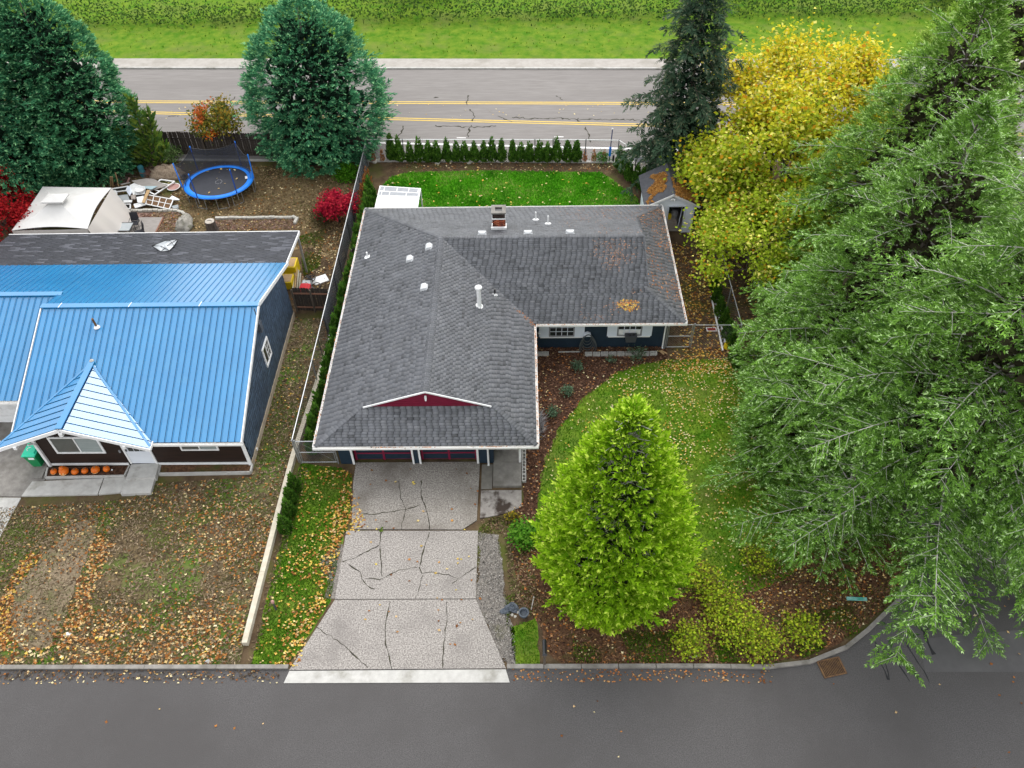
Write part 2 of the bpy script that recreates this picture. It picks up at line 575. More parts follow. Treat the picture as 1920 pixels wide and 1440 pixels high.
def grass(name, poly, n, cols, h=(0.05, 0.11), wid=0.022, z=0.02, dens=None):
    P = sample(poly, n, dens)
    n = len(P)
    az = RNG.random(n) * 6.283
    L = RNG.uniform(h[0], h[1], n)
    lean = RNG.uniform(0.1, 0.9, n)
    d = np.stack([np.cos(az), np.sin(az)], 1)
    s = np.stack([-d[:, 1], d[:, 0]], 1) * wid
    V = np.zeros((n, 3, 3))
    V[:, 0, :2] = P - s
    V[:, 1, :2] = P + s
    V[:, 2, :2] = P + d * (L * lean)[:, None]
    V[:, :2, 2] = z - 0.012
    V[:, 2, 2] = z + L * np.sqrt(1 - (lean * 0.8) ** 2)
    cols = np.array(cols)
    fld = vnoise(0.9, n)(P[:, 0], P[:, 1])
    k = np.clip((fld * 0.7 + RNG.random(n) * 0.5) * len(cols) / 1.2, 0, len(cols) - 1).astype(int)
    t = cols[k] * RNG.uniform(0.75, 1.25, (n, 1))
    F = np.arange(n * 3).reshape(n, 3)
    o = npmesh(name, V.reshape(-1, 3), F, M['blade'], tint=np.repeat(t, 3, 0))
    return props(o, None, None, None, 'stuff')


LEAFCOL = {
    'yellow': [(0.62, 0.42, 0.10), (0.55, 0.33, 0.06), (0.68, 0.52, 0.22), (0.50, 0.24, 0.05), (0.60, 0.46, 0.10)],
    'rust': [(0.30, 0.115, 0.03), (0.20, 0.075, 0.024), (0.38, 0.19, 0.065), (0.50, 0.34, 0.17), (0.12, 0.055, 0.026), (0.34, 0.145, 0.04)],
    'cream': [(0.66, 0.55, 0.30), (0.60, 0.42, 0.18), (0.70, 0.60, 0.36)],
    'orange': [(0.50, 0.20, 0.06), (0.42, 0.16, 0.05), (0.55, 0.28, 0.12), (0.33, 0.12, 0.04)],
}


def leaves(name, P, cols, size=(0.05, 0.085), z=0.05, nrm=None, kind='stuff', label=None, cat=None, mt='litter'):
    """curled lobed leaves lying at points P (n,2) or (n,3)"""
    n = len(P)
    if P.shape[1] == 2:
        P = np.concatenate([P, np.full((n, 1), z)], 1)
    az = RNG.random(n) * 6.283
    r = RNG.uniform(size[0], size[1], n)
    k = 8
    ang = np.arange(k) * 2 * math.pi / k
    rad = np.where(np.arange(k) % 2 == 0, 1.0, 0.52)[None] * RNG.uniform(0.75, 1.15, (n, k))
    V = np.zeros((n, k + 1, 3))
    x = np.cos(ang[None] + az[:, None]) * rad * r[:, None]
    y = np.sin(ang[None] + az[:, None]) * rad * r[:, None] * RNG.uniform(0.6, 1, n)[:, None]
    curl = RNG.uniform(-0.2, 0.75, (n, 1)) * r[:, None]
    zz = curl * (rad ** 2) * RNG.uniform(0.2, 1, (n, k)) + (RNG.uniform(-0.5, 0.5, (n, 1)) * x + RNG.uniform(-0.5, 0.5, (n, 1)) * y)
    if nrm is not None:                       # lying on a slope: z follows the plane z = a x + b y
        zz = zz + nrm[0] * x + nrm[1] * y
    V[:, 1:, 0] = P[:, 0:1] + x
    V[:, 1:, 1] = P[:, 1:2] + y
    V[:, 1:, 2] = P[:, 2:3] + zz
    V[:, 0] = P
    F = np.zeros((n, k, 3), int)
    b = np.arange(n)[:, None] * (k + 1)
    F[:, :, 0] = b
    F[:, :, 1] = b + 1 + np.arange(k)[None]
    F[:, :, 2] = b + 1 + (np.arange(k)[None] + 1) % k
    cols = np.array(cols)
    t = cols[RNG.integers(0, len(cols), n)] * RNG.uniform(0.7, 1.2, (n, 1))
    o = npmesh(name, V.reshape(-1, 3), F.reshape(-1, 3), M[mt], tint=np.repeat(t, k + 1, 0))
    return props(o, label, cat, None, kind)


def crack_mesh(b, pts, w=0.03, z=0.012, wob=0.05):
    """a ragged ribbon along a polyline of ground points"""
    out = []
    for i in range(len(pts) - 1):
        a, c = Vector((*pts[i][:2], 0)), Vector((*pts[i + 1][:2], 0))
        k = max(1, int((c - a).length / 0.18))
        for q in range(k):
            p = a.lerp(c, q / k)
            out.append(p + Vector((random.uniform(-wob, wob), random.uniform(-wob, wob), 0)))
    out.append(Vector((*pts[-1][:2], 0)))
    vs, fs = [], []
    for i, p in enumerate(out):
        d = out[min(i + 1, len(out) - 1)] - out[max(i - 1, 0)]
        d.normalize()
        s = Vector((-d.y, d.x, 0)) * w * random.choice((0.35, 0.6, 0.8, 1.0, 1.7)) * random.uniform(0.8, 1.2) / 2
        vs += [(p.x - s.x, p.y - s.y, z), (p.x + s.x, p.y + s.y, z)]
        if i: fs.append((2 * i - 2, 2 * i - 1, 2 * i + 1, 2 * i))
    b.add(vs, fs)


def Z(ox, oy, pts, k=4.0, z=0.0):
    """points read in an enlarged crop of the photo whose corner is (ox, oy)"""
    return [tuple(at(ox + x / k, oy + y / k, z))[:2] for x, y in pts]


sheet('ground', [(-170, -60), (170, -60), (170, 190), (-170, 190)], 0, M['soil'])

# ---- streets
front_y = 13.86
kerb_line = [(-60, front_y + 0.1), (-0.8, front_y), (6.85, front_y), (9.85, front_y - 0.05), (11.6, front_y + 0.15), (13.3, 14.65), (14.4, 15.4), (16.1, 16.75), (17.4, 18.8), (18.1, 21.5), (18.5, 25), (18.6, 50.2)]
sheet('street', [(-60, -30), (70, -30), (70, 50.2), (18.6, 50.2)] + kerb_line[::-1], 1, M['street'])
sheet('street_patch', Z(1440, 900, [(1180, 1440), (1120, 1200), (1400, 1165), (1950, 1120), (2300, 1440)]), 2, mat('asphalt_patch', (0.072, 0.069, 0.070), (0.09, 0.087, 0.087), 1.2, 0.8, 0.2, 30, 0.35))
k = struct('kerb')
b = MB()
for i in range(len(kerb_line) - 1):
    a, c = Vector((*kerb_line[i], 0)), Vector((*kerb_line[i + 1], 0))
    m_ = max(1, int((c - a).length / 1.5)) if i else 20
    for q in range(m_):
        p, r_ = a.lerp(c, q / m_), a.lerp(c, (q + 1) / m_)
        if i == 1: continue                       # the driveway drops it
        if p.x > -9.8 and p.x < -0.9: continue
        g = (r_ - p).normalized() * 0.008
        nn = Vector((-(r_ - p).y, (r_ - p).x, 0)).normalized()
        s = MB().prism([p + g, r_ - g, r_ - g + nn * 0.17, p + g + nn * 0.17], (0, 0, 0.11))
        s.build('kerb_stone', M['concrete'], k)
p, q = Vector((-0.75, front_y, 0)), Vector((6.85, front_y, 0))
for i in range(5):
    a, c = p.lerp(q, i / 5 + 0.002), p.lerp(q, (i + 1) / 5 - 0.002)
    MB().box(a.x, c.x, front_y, front_y + 0.17, 0, 0.11).build('kerb_stone', M['concrete'], k)
# tar snakes and the drain grate at the street corner
b = MB()
for pl, wd in (([(805, 1210), (850, 1380), (880, 1440), (900, 1500)], 0.05), ([(860, 1260), (870, 1330), (900, 1440), (910, 1500)], 0.04),
               ([(880, 1240), (910, 1290), (1000, 1350), (1090, 1440), (1140, 1500)], 0.11), ([(910, 1300), (975, 1380), (1020, 1440), (1060, 1510)], 0.05),
               ([(1020, 1190), (1090, 1320), (1170, 1440), (1210, 1520)], 0.05), ([(1165, 1130), (1200, 1230), (1245, 1310)], 0.12), ([(1100, 1080), (1170, 1140), (1200, 1110), (1185, 1040)], 0.08),
               ([(1260, 60), (1330, 80), (1480, 90)], 0.10), ([(1080, 460), (1160, 490), (1220, 520)], 0.10)):
    crack_mesh(b, Z(1440, 900, pl), wd, 0.014, 0.02)
o = b.build('tar_seal', M['sealer'], None)
o['kind'] = 'structure'

t = thing('storm_drain', 'rusty slotted iron storm drain grate set in the street by the kerb corner', 'drain grate', tuple(at(1559, 1252)))
gx, gy = at(1559, 1252)[:2]
MB().obox((gx, gy, 0.02), (0.98, 0.72, 0.02), R(12)).build('pit', M['dark'], t)
rot = Matrix.Rotation(R(12), 3, 'Z')
for i in range(14):
    c_ = Vector((gx, gy, 0.045)) + rot @ Vector((-0.43 + i * 0.066, 0, 0))
    MB().obox(c_, (0.032, 0.66, 0.03), R(12)).build('bar', M['rust'], t)
b = MB()
for sx, sy, lx, ly in ((0, 0.34, 0.98, 0.05), (0, -0.34, 0.98, 0.05), (0.47, 0, 0.05, 0.63), (-0.47, 0, 0.05, 0.63)):
    b.obox(Vector((gx, gy, 0.04)) + rot @ Vector((sx, sy, 0)), (lx, ly, 0.036), R(12))
b.build('rim', M['rust'], t)

# ---- the road behind
def yr(x, y0, s=-0.03): return y0 + s * (x + 9.45)
road_near, road_far = 52.25, 66.4
sheet('road', [(-90, yr(-90, road_near)), (90, yr(90, road_near)), (90, yr(90, road_far)), (-90, yr(-90, road_far))], 1, M['road'])
def line(name, p, q, wd, m, lev=3):
    p, q = Vector((*p, 0)), Vector((*q, 0))
    d = (q - p).normalized()
    p, q = p - d * 50, q + d * 70
    s = Vector((-d.y, d.x, 0)) * wd / 2
    return sheet(name, [(v.x, v.y) for v in (p - s, q - s, q + s, p + s)], lev, m)
a, c = at(240, 191), at(1200, 194)
for off in (-0.14, 0.14): line('road_marking', (a.x, a.y + off), (c.x, c.y + off), 0.13, M['yellowpaint'])
a, c = at(240, 210.5), at(1200, 234.5)
for off in (-0.14, 0.14): line('road_marking', (a.x, a.y + off), (c.x, c.y + off), 0.13, M['yellowpaint'])
a, c = at(240, 256.5), at(1220, 280)
line('road_marking', a[:2], c[:2], 0.24, M['roadwhite'])
for px, py in ((865, 258.5), (1048, 256.5)):
    v = at(px, py)
    sheet('road_marking', [(v.x - 0.35, v.y - 0.05), (v.x + 0.35, v.y - 0.08), (v.x + 0.35, v.y + 0.03), (v.x - 0.35, v.y + 0.06)], 3, M['roadwhite'])
b = MB()
for ox, oy, pl in ((0, 180, [(1530, 150), (1500, 190), (1470, 240), (1440, 300)]), (0, 180, [(1260, 155), (1320, 150)]), (0, 180, [(1330, 262), (1400, 265)]), (0, 180, [(1760, 10), (1730, 40)]),
                   (480, 180, [(1600, 100), (1640, 150), (1620, 190)]), (480, 180, [(1620, 215), (1590, 280), (1590, 310)]), (480, 180, [(1590, 0), (1585, 70)]), (480, 180, [(1330, 15), (1370, 10)]),
                   (480, 180, [(1340, 225), (1600, 235), (1800, 225)]), (480, 180, [(1820, 155), (1880, 175), (1920, 195)]), (480, 180, [(1110, 230), (1070, 300)]),
                   (960, 180, [(0, 160), (150, 170), (340, 165), (500, 180), (700, 175), (960, 180)]), (960, 180, [(540, 230), (580, 290), (590, 350)]), (960, 180, [(890, 0), (920, 35)]), (960, 180, [(340, 0), (380, 30)]),
                   (960, 180, [(490, 165), (510, 195)]), (0, 180, [(1340, 150), (1340, 150.5)]), (480, 180, [(0, 110), (110, 120)])):
    crack_mesh(b, Z(ox, oy, pl), 0.10, 0.012, 0.12)
o = b.build('road_cracks', M['crack'], None)
o['kind'] = 'structure'
# near kerb and pavement with the vault lid at the corner
k2 = struct('road_kerb')
for i in range(46):
    x0 = -60 + i * 1.52
    if x0 > 8.0: break
    MB().prism([(x0, yr(x0, road_near - 0.34), 0), (x0 + 1.5, yr(x0 + 1.5, road_near - 0.34), 0), (x0 + 1.5, yr(x0 + 1.5, road_near - 0.12), 0), (x0, yr(x0, road_near - 0.12), 0)], (0, 0, 0.08)).build('kerb_stone', M['paleconc'], k2)
sheet('pavement', W([(1168, 300), (1172, 287), (1200, 282), (1300, 288), (1420, 300), (1420, 345), (1300, 345), (1215, 330), (1190, 322)]), 3, M['paving'])
sheet('pavement_joint', W([(1170, 301), (1290, 318), (1290, 319.2), (1170, 302.2)]), 4, M['concrete'])
t = thing('utility_cover', 'grey rectangular utility cover in the pavement behind the shed', 'utility cover', tuple(at(1204, 300)))
v = at(1204, 300)
b = MB(); b.box(v.x - 1.0, v.x + 1.05, v.y - 0.55, v.y + 0.6, 0.016, 0.05); b.build('collar', M['paleconc'], t)
MB().box(v.x - 0.75, v.x + 0.55, v.y - 0.42, v.y + 0.3, 0.05, 0.075).build('lid', M['darksteel'], t)
# far side of the road
sheet('far_pavement', [(-90, yr(-90, road_far + 0.2)), (90, yr(90, road_far + 0.2)), (90, yr(90, road_far + 2.0)), (-90, yr(-90, road_far + 2.0))], 2, M['paving'])
k3 = struct('far_kerb')
MB().prism([(-90, yr(-90, road_far), 0), (90, yr(90, road_far), 0), (90, yr(90, road_far + 0.2), 0), (-90, yr(-90, road_far + 0.2), 0)], (0, 0, 0.12)).build('kerb_stone', M['paleconc'], k3)
sheet('verge', [(-120, yr(-120, road_far + 2)), (120, yr(120, road_far + 2)), (120, 140), (-120, 140)], 1, M['lawn'])

# ---- yards
LAWN_F = [(0.44, 20.6), (0.72, 22.4), (1.0, 24.3), (1.9, 26.7), (3.4, 28.9), (5.0, 30.4), (6.5, 31.15), (8.3, 31.5), (11.3, 31.5), (13.6, 28), (14.4, 24), (14.2, 20.2), (11.6, 17.9), (9.4, 17.15), (6.8, 17.3), (4, 18.2), (2, 19.4)]
LAWN_S = [(-11.25, 13.98), (-9.75, 13.98), (-8.45, 16.9), (-8.35, 20.3), (-8.2, 20.5), (-8.4, 23.7), (-9.0, 24.1), (-11.1, 24.4)]
LAWN_B = [(-9.7, 49.0), (-9.2, 50.0), (-8, 50.5), (-2, 50.6), (5.7, 50.2), (7.0, 48.4), (8.0, 46.9), (8.0, 43), (-10, 43), (-10, 47)]
MULCH = [(0.0, 23.4), (0.0, 32.5), (8.1, 32.5), (8.1, 31.3), (6.6, 31.1), (5.0, 30.3), (3.4, 28.8), (1.9, 26.6), (1.05, 24.3), (0.75, 22.4), (0.5, 20.6), (-0.6, 20.2), (-0.7, 21.5), (0, 22)]
BED = [(-0.7, 20.4), (0.5, 20.6), (2, 19.4), (4, 18.4), (6.5, 17.7), (9, 17.65), (10.7, 18.3), (13, 19.8), (17.0, 20.2), (17.2, 19), (15.9, 16.95), (14.2, 15.65), (13.1, 14.95), (11.4, 14.35), (9.8, 14.1), (1.6, 14.05), (0.9, 14.6), (0.6, 15.8), (-0.2, 17.2)]
DRY = [(-48, 14.0), (-11.75, 14.0), (-11.6, 24.5), (-11.1, 35), (-13.45, 35.2), (-13.45, 23.6), (-18.0, 23.2), (-19, 22.3), (-26, 21.8), (-30, 14.0)]
TAN = [(-25, 42.6), (-25.0, 46.5), (-23.6, 50.8), (-18, 51.6), (-14, 51.0), (-11.6, 50.0), (-11.5, 40.0), (-12.8, 41.5), (-18, 42.5)]
sheet('lawn', LAWN_F, 2, M['lawn'], 0.09)
sheet('side_lawn', LAWN_S, 2, M['lawn'], 0.07)
sheet('back_lawn', LAWN_B, 2, M['lushlawn'], 0.14)
sheet('planting_bed', MULCH, 1, M['mulch'], 0.05)
sheet('front_bed', BED, 1, M['redmulch'], 0.08)
sheet('neighbour_yard', DRY, 1, M['drylawn'])
sheet('neighbour_backyard', TAN, 1, M['tanlawn'], 0.35)
sheet('gravel_strip', W([(898, 1000), (935, 1003), (942, 1060), (950, 1130), (966, 1200), (968, 1250), (948, 1251), (893, 1125)]), 3, M['gravel'], 0.13)
sheet('bare_patch', Z(480, 900, [(480, 590), (560, 530), (660, 480), (650, 600), (600, 880), (510, 890), (540, 780), (500, 680)]), 3, M['gravel'], 0.08)
sheet('verge_grass', W([(955, 1175), (1005, 1160), (1012, 1250), (968, 1251)]), 3, M['lawn'], 0.06)
b = MB()
v = [Vector((*p, 0)) for p in ragged(Z(0, 900, [(560, 330), (740, 280), (720, 420), (640, 620), (510, 950), (380, 1250), (160, 1275), (110, 1180), (75, 1000), (130, 800), (330, 560), (430, 480)]), 0.05)]
b.prism(v, (0, 0, 0.035))
o = b.build('overgrown_path', mat('pathsoil', (0.15, 0.115, 0.075), (0.235, 0.185, 0.125), 5, 0.95, 0.9, 16, 0.1, c3=(0.10, 0.105, 0.04), scale3=0.9, lo3=0.52, hi3=0.7), None)
o['kind'] = 'structure'

GREEN = [(0.042, 0.14, 0.005), (0.075, 0.20, 0.008), (0.15, 0.25, 0.018), (0.25, 0.29, 0.06)]
LUSH = [(0.028, 0.16, 0.005), (0.055, 0.26, 0.008), (0.10, 0.35, 0.014), (0.26, 0.36, 0.08)]
OLIVE = [(0.05, 0.075, 0.010), (0.085, 0.105, 0.02), (0.15, 0.13, 0.05), (0.19, 0.15, 0.08)]
grass('grass', LAWN_F, 42000, GREEN)
grass('grass', LAWN_S, 15000, [(0.035, 0.10, 0.006), (0.055, 0.15, 0.008), (0.08, 0.16, 0.014), (0.13, 0.15, 0.03)])
grass('grass', LAWN_B, 42000, LUSH, (0.07, 0.17), 0.035)
f1 = vnoise(0.55, 5)
grass('grass', DRY, 30000, OLIVE[:3] + [(0.10, 0.17, 0.015), (0.13, 0.20, 0.02)], (0.04, 0.09), 0.022, dens=lambda x, y: np.clip((f1(x, y) - 0.40) * 3.4, 0.03, 1))
f2 = vnoise(0.6, 8)
grass('grass', TAN, 16000, [(0.20, 0.14, 0.07), (0.26, 0.20, 0.10), (0.13, 0.13, 0.04)], (0.05, 0.12), 0.03)
grass('grass', W([(955, 1175), (1005, 1160), (1012, 1250), (968, 1251)]), 900, GREEN)
grass('grass', [(11, 14.1), (14, 15.4), (14, 16.7), (10, 15.6), (2, 15.3), (2, 14.1)], 9000, OLIVE[:2] + GREEN[1:3], dens=lambda x, y: np.clip((f1(x * 2, y * 2) - 0.35) * 3, 0, 1))
grass('grass', W([(560, 445), (610, 430), (600, 500), (570, 520)]), 2500, [(0.06, 0.14, 0.01), (0.10, 0.17, 0.02), (0.15, 0.14, 0.05)], (0.06, 0.14), 0.03, dens=lambda x, y: np.clip((f2(x, y) - 0.35) * 4, 0, 1))
grass('grass', W([(590, 390), (640, 380), (640, 410), (600, 420)]), 1500, [(0.04, 0.15, 0.01), (0.08, 0.2, 0.02)], (0.08, 0.18), 0.04)
grass('grass', [(-120, yr(-120, 69)), (120, yr(120, 69)), (90, 100), (-90, 100)], 12000, GREEN, (0.1, 0.2), 0.06)

# wood chips over the beds give the bark its relief
def chips(name, poly, n, cols, L=(0.05, 0.14)):
    P = sample(poly, n)
    n = len(P)
    az = RNG.random(n) * 6.283
    l_ = RNG.uniform(*L, n) / 2
    w_ = l_ * RNG.uniform(0.15, 0.4, n)
    d = np.stack([np.cos(az), np.sin(az)], 1) * l_[:, None]
    s = np.stack([-np.sin(az), np.cos(az)], 1) * w_[:, None]
    V = np.zeros((n, 4, 3))
    for i, q in enumerate((-d - s, d - s, d + s, -d + s)):
        V[:, i, :2] = P + q
        V[:, i, 2] = 0.02 + RNG.random(n) * 0.05
    t = np.array(cols)[RNG.integers(0, len(cols), n)] * RNG.uniform(0.6, 1.2, (n, 1))
    o = npmesh(name, V.reshape(-1, 3), np.arange(n * 4).reshape(n, 4), M['litter'], tint=np.repeat(t, 4, 0))
    o['kind'] = 'stuff'
# fallen leaves
fl = vnoise(0.8, 21)
fl2 = vnoise(0.45, 33)
Y_, RU, CR, OR = LEAFCOL['yellow'], LEAFCOL['rust'], LEAFCOL['cream'], LEAFCOL['orange']
leaves('fallen_leaves', sample(LAWN_F, 3300, lambda x, y: np.clip(0.15 + (x - 1) / 9 * 0.4 + (y - 22) / 10 * 0.5, 0.1, 1) * np.clip(fl(x * 1.6, y * 1.6) * 1.8 - 0.2, 0.12, 1)), Y_ + CR + CR, (0.03, 0.066), 0.09)
leaves('fallen_leaves', sample(LAWN_S, 900, lambda x, y: np.clip(0.25 + (x + 11) / 3, 0, 1) * np.clip(fl(x, y) * 1.6, 0, 1)), Y_ + RU, (0.045, 0.08), 0.09)
leaves('fallen_leaves', sample(DRY, 4500, lambda x, y: np.clip((fl2(x, y) - 0.30) * 2.4, 0.05, 1) * np.clip((25.5 - y) / 7, 0.07, 1)), RU + RU + CR[:2], (0.035, 0.09), 0.05)
leaves('fallen_leaves', sample(ragged(Z(0, 900, [(740, 400), (850, 480), (780, 700), (660, 1050), (560, 1250), (380, 1270), (520, 950), (640, 620)]), 0.2), 480), RU + CR[1:2], (0.05, 0.10), 0.06)
leaves('fallen_leaves', sample(Z(0, 900, [(330, 560), (130, 800), (75, 1000), (110, 1180), (0, 1300), (-40, 1000), (60, 800), (200, 560)]), 330), RU + Y_[:2], (0.05, 0.10), 0.06)
leaves('fallen_leaves', sample([(-34, 14.1), (-11.9, 14.1), (-11.8, 16.3), (-34, 16.3)], 950), RU + RU + CR + Y_[:2], (0.05, 0.11), 0.06)
leaves('fallen_leaves', sample([(-13.3, 24), (-11.5, 24), (-11.2, 35), (-13.3, 35)], 150, lambda x, y: np.clip(fl(x, y) * 1.3, 0, 1)), Y_ + RU + CR, (0.045, 0.08), 0.05)
leaves('fallen_leaves', sample(MULCH, 520), RU + CR + OR, (0.045, 0.075), 0.05)
leaves('fallen_leaves', sample(BED, 900, lambda x, y: np.clip(fl(x, y) * 1.2, 0, 1)), RU + OR + CR, (0.04, 0.075), 0.05)
leaves('fallen_leaves', sample([(9.0, 31.6), (12.4, 31.6), (12.2, 33), (12.0, 41), (9.0, 42)], 1500), Y_ + RU + [(0.45, 0.24, 0.03)], (0.05, 0.095), 0.05)
leaves('fallen_leaves', sample([(7.2, 30.6), (12.0, 30.2), (12.2, 32.4), (8.6, 32.2)], 420), Y_ + RU, (0.05, 0.09), 0.06)
leaves('fallen_leaves', sample(LAWN_B, 170), CR + Y_, (0.06, 0.11), 0.17)
leaves('fallen_leaves', sample(TAN, 900), CR + RU, (0.05, 0.09), 0.08)
leaves('fallen_leaves', sample([(-14, 36.5), (-11.4, 36.0), (-11.5, 44), (-13.2, 43)], 420), CR + RU, (0.05, 0.09), 0.05)
leaves('fallen_leaves', sample([(-8.3, 14.5), (-1.8, 14.5), (-2.2, 24), (-8.0, 24)], 60), Y_ + RU, (0.05, 0.09), 0.09)
leaves('fallen_leaves', sample(W([(660, 910), (690, 990), (640, 1010), (590, 1150), (560, 1250), (520, 1250), (590, 1130), (620, 1000), (640, 900)]), 380), RU + Y_, (0.05, 0.09), 0.07)
leaves('fallen_leaves', sample([(-34, 13.3), (-10, 13.3), (-10, 13.84), (-34, 13.84)], 420), RU + CR, (0.03, 0.07), 0.03)
leaves('fallen_leaves', sample([(-0.5, 13.35), (10, 13.25), (10, 13.78), (-0.5, 13.84)], 260), RU + OR, (0.03, 0.07), 0.03)
chips('gutter_grit', [(-34, 13.45), (-10, 13.45), (-10, 13.85), (-34, 13.85)], 900, [(0.12, 0.09, 0.06), (0.06, 0.045, 0.035)])
leaves('fallen_leaves', sample([(-34, 5), (24, 5), (24, 13.3), (-34, 13.3)], 70), CR + RU, (0.04, 0.08), 0.02)
leaves('fallen_leaves', sample([(18, 10), (30, 10), (30, 20), (19, 24)], 130), CR + RU, (0.05, 0.09), 0.03)
leaves('fallen_leaves', sample([(-45, 58.8), (40, 57.5), (40, 59.6), (-45, 61)], 160, lambda x, y: np.clip(fl(x, y), 0, 1)), CR, (0.05, 0.1), 0.03)
leaves('fallen_leaves', sample([(-9, 51.0), (7, 50.4), (7, 51.6), (-9, 52.0)], 240), RU + CR, (0.05, 0.09), 0.04)
leaves('fallen_leaves', sample([(7.2, 49), (9, 47.5), (14, 48), (14, 52), (8, 52)], 120), CR + RU, (0.05, 0.09), 0.04)
leaves('fallen_leaves', sample([(-38, 45), (-25, 45), (-20, 52.5), (-38, 52.5)], 700), RU + CR, (0.05, 0.09), 0.04)
BARK = [(0.07, 0.035, 0.022), (0.11, 0.055, 0.034), (0.17, 0.09, 0.06), (0.045, 0.024, 0.018), (0.24, 0.14, 0.09)]
chips('bark_chips', MULCH, 5200, BARK)
chips('bark_chips', BED, 9000, BARK + [(0.26, 0.13, 0.06), (0.30, 0.16, 0.08)])
chips('bark_chips', [(-9.5, 50.5), (7, 50), (7.4, 51.4), (-9.5, 52.0)], 1500, [(0.16, 0.10, 0.06), (0.24, 0.16, 0.10), (0.10, 0.06, 0.04)])
chips('bark_chips', [(8.3, 32.2), (12, 32), (12, 42), (9, 42)], 1800, BARK)
chips('dry_twigs', DRY, 20000, [(0.22, 0.165, 0.11), (0.12, 0.085, 0.05), (0.26, 0.20, 0.13), (0.075, 0.055, 0.035)], (0.06, 0.16))
chips('gravel_stones', W([(898, 1000), (935, 1003), (942, 1060), (950, 1130), (966, 1200), (968, 1250), (948, 1251), (893, 1125)]), 2600, [(0.36, 0.34, 0.31), (0.20, 0.185, 0.17), (0.45, 0.42, 0.39), (0.10, 0.095, 0.09)], (0.03, 0.07))
chips('forest_litter', [(12.2, 32), (18, 25), (24, 30), (22, 46), (12.4, 44)], 5000, BARK + [(0.26, 0.19, 0.11), (0.36, 0.24, 0.08), (0.08, 0.09, 0.03)], (0.06, 0.16))
leaves('fallen_leaves', sample([(12.2, 32), (18, 25), (20, 30), (20, 46), (12.4, 44)], 1100), RU + Y_, (0.05, 0.10), 0.06)
leaves('fallen_leaves', sample([(9, 14.3), (14, 15.8), (16.5, 18.6), (12.5, 18.6), (9, 17)], 420), Y_ + RU + CR, (0.035, 0.07), 0.06)
grass('grass', BED, 6500, OLIVE + GREEN[2:], (0.05, 0.10), 0.022, dens=lambda x, y: np.clip((f1(x * 1.5, y * 1.5) - 0.5) * 4, 0, 1))
chips('dry_twigs', [(-11.4, 14.1), (-11.1, 14.1), (-10.6, 24.2), (-11.3, 24.2)], 500, [(0.20, 0.15, 0.09), (0.10, 0.07, 0.045)])
chips('dry_twigs', W([(897, 1000), (905, 975), (985, 960), (1000, 1010), (1010, 1160), (960, 1150), (945, 1000)]), 1500, [(0.16, 0.10, 0.06), (0.26, 0.19, 0.12), (0.07, 0.045, 0.03), (0.10, 0.12, 0.03)])
grass('grass', W([(897, 998), (910, 972), (985, 965), (990, 1010), (950, 1180), (940, 1000)]), 1300, GREEN + OLIVE, dens=lambda x, y: np.clip((f1(x * 3, y * 3) - 0.4) * 3, 0, 1))
chips('dry_twigs', TAN, 9000, [(0.30, 0.22, 0.12), (0.22, 0.15, 0.08), (0.12, 0.08, 0.05)], (0.08, 0.2))
chips('dry_twigs', [(-14, 36), (-11.4, 36), (-11.5, 44), (-14, 44)], 1500, [(0.20, 0.15, 0.09), (0.10, 0.07, 0.045), (0.05, 0.035, 0.025)])

# ---- driveway slabs
d = struct('driveway')
def slab(name, pts, m, parent, z=0.06, z0=0.0):
    MB().prism([(x, y, z0) for x, y in pts], (0, 0, z - z0)).build(name, m, parent)
up = W([(668, 874), (660, 995), (895, 996), (897, 874)], 0.05)
slab('slab', [(-8.32, 24.42), (-8.3, 23.2), (-8.0, 20.55), (-2.85, 20.5), (-2.2, 21.0), (-2.15, 24.42)], mat('darkslab', (0.15, 0.135, 0.12), (0.33, 0.305, 0.275), 15, 0.9, 0.5, 22, 0.15, detail=3, lo=0.36, hi=0.62, c3=(0.145, 0.128, 0.11), scale3=0.55, lo3=0.46, hi3=0.74), d)
slab('slab', [(-8.24, 20.46), (-8.24, 16.99), (-2.11, 16.99), (-2.12, 20.42)], M['aggregate'], d)
slab('slab', [(-8.24, 16.95), (-9.62, 13.84), (-0.78, 13.88), (-2.10, 16.95)], M['aggregate'], d)
slab('slab', [(-9.62, 13.80), (-9.75, 13.3), (-0.62, 13.3), (-0.78, 13.84)], M['paleconc'], d, 0.035)
b = MB()
for pl in ([(1070, 0), (1085, 130), (1120, 220), (1100, 300), (1090, 380)], [(1235, 0), (1240, 110), (1270, 200), (1295, 280), (1300, 380)], [(760, 258), (890, 255), (1120, 222), (1220, 190)],
           [(935, 390), (930, 500), (945, 720)], [(1300, 395), (1270, 480), (1230, 640)], [(650, 615), (730, 590), (920, 490)], [(690, 630), (780, 690), (810, 770), (890, 820)], [(820, 740), (930, 745), (1070, 675), (1210, 655)],
           [(1225, 650), (1240, 700), (1330, 695), (1450, 712), (1520, 740), (1655, 650)], [(1520, 740), (1470, 775)], [(1250, 710), (1220, 820), (1195, 890)],
           [(1005, 910), (975, 1040), (965, 1160), (980, 1270), (1020, 1420)], [(1435, 910), (1430, 1060), (1400, 1300), (1400, 1410)], [(450, 1105), (560, 1170), (680, 1260), (840, 1410)]):
    crack_mesh(b, Z(480, 900, pl, z=0.06), 0.036, 0.064, 0.035)
b.build('crack', M['crack'], d, kind='stuff')
leaves('moss_tufts', np.concatenate([np.array(Z(480, 900, [(940 + RNG.normal() * 14, 385 + RNG.normal() * 8)])) for _ in range(14)]), [(0.05, 0.10, 0.01), (0.10, 0.15, 0.02)], (0.03, 0.07), 0.08)
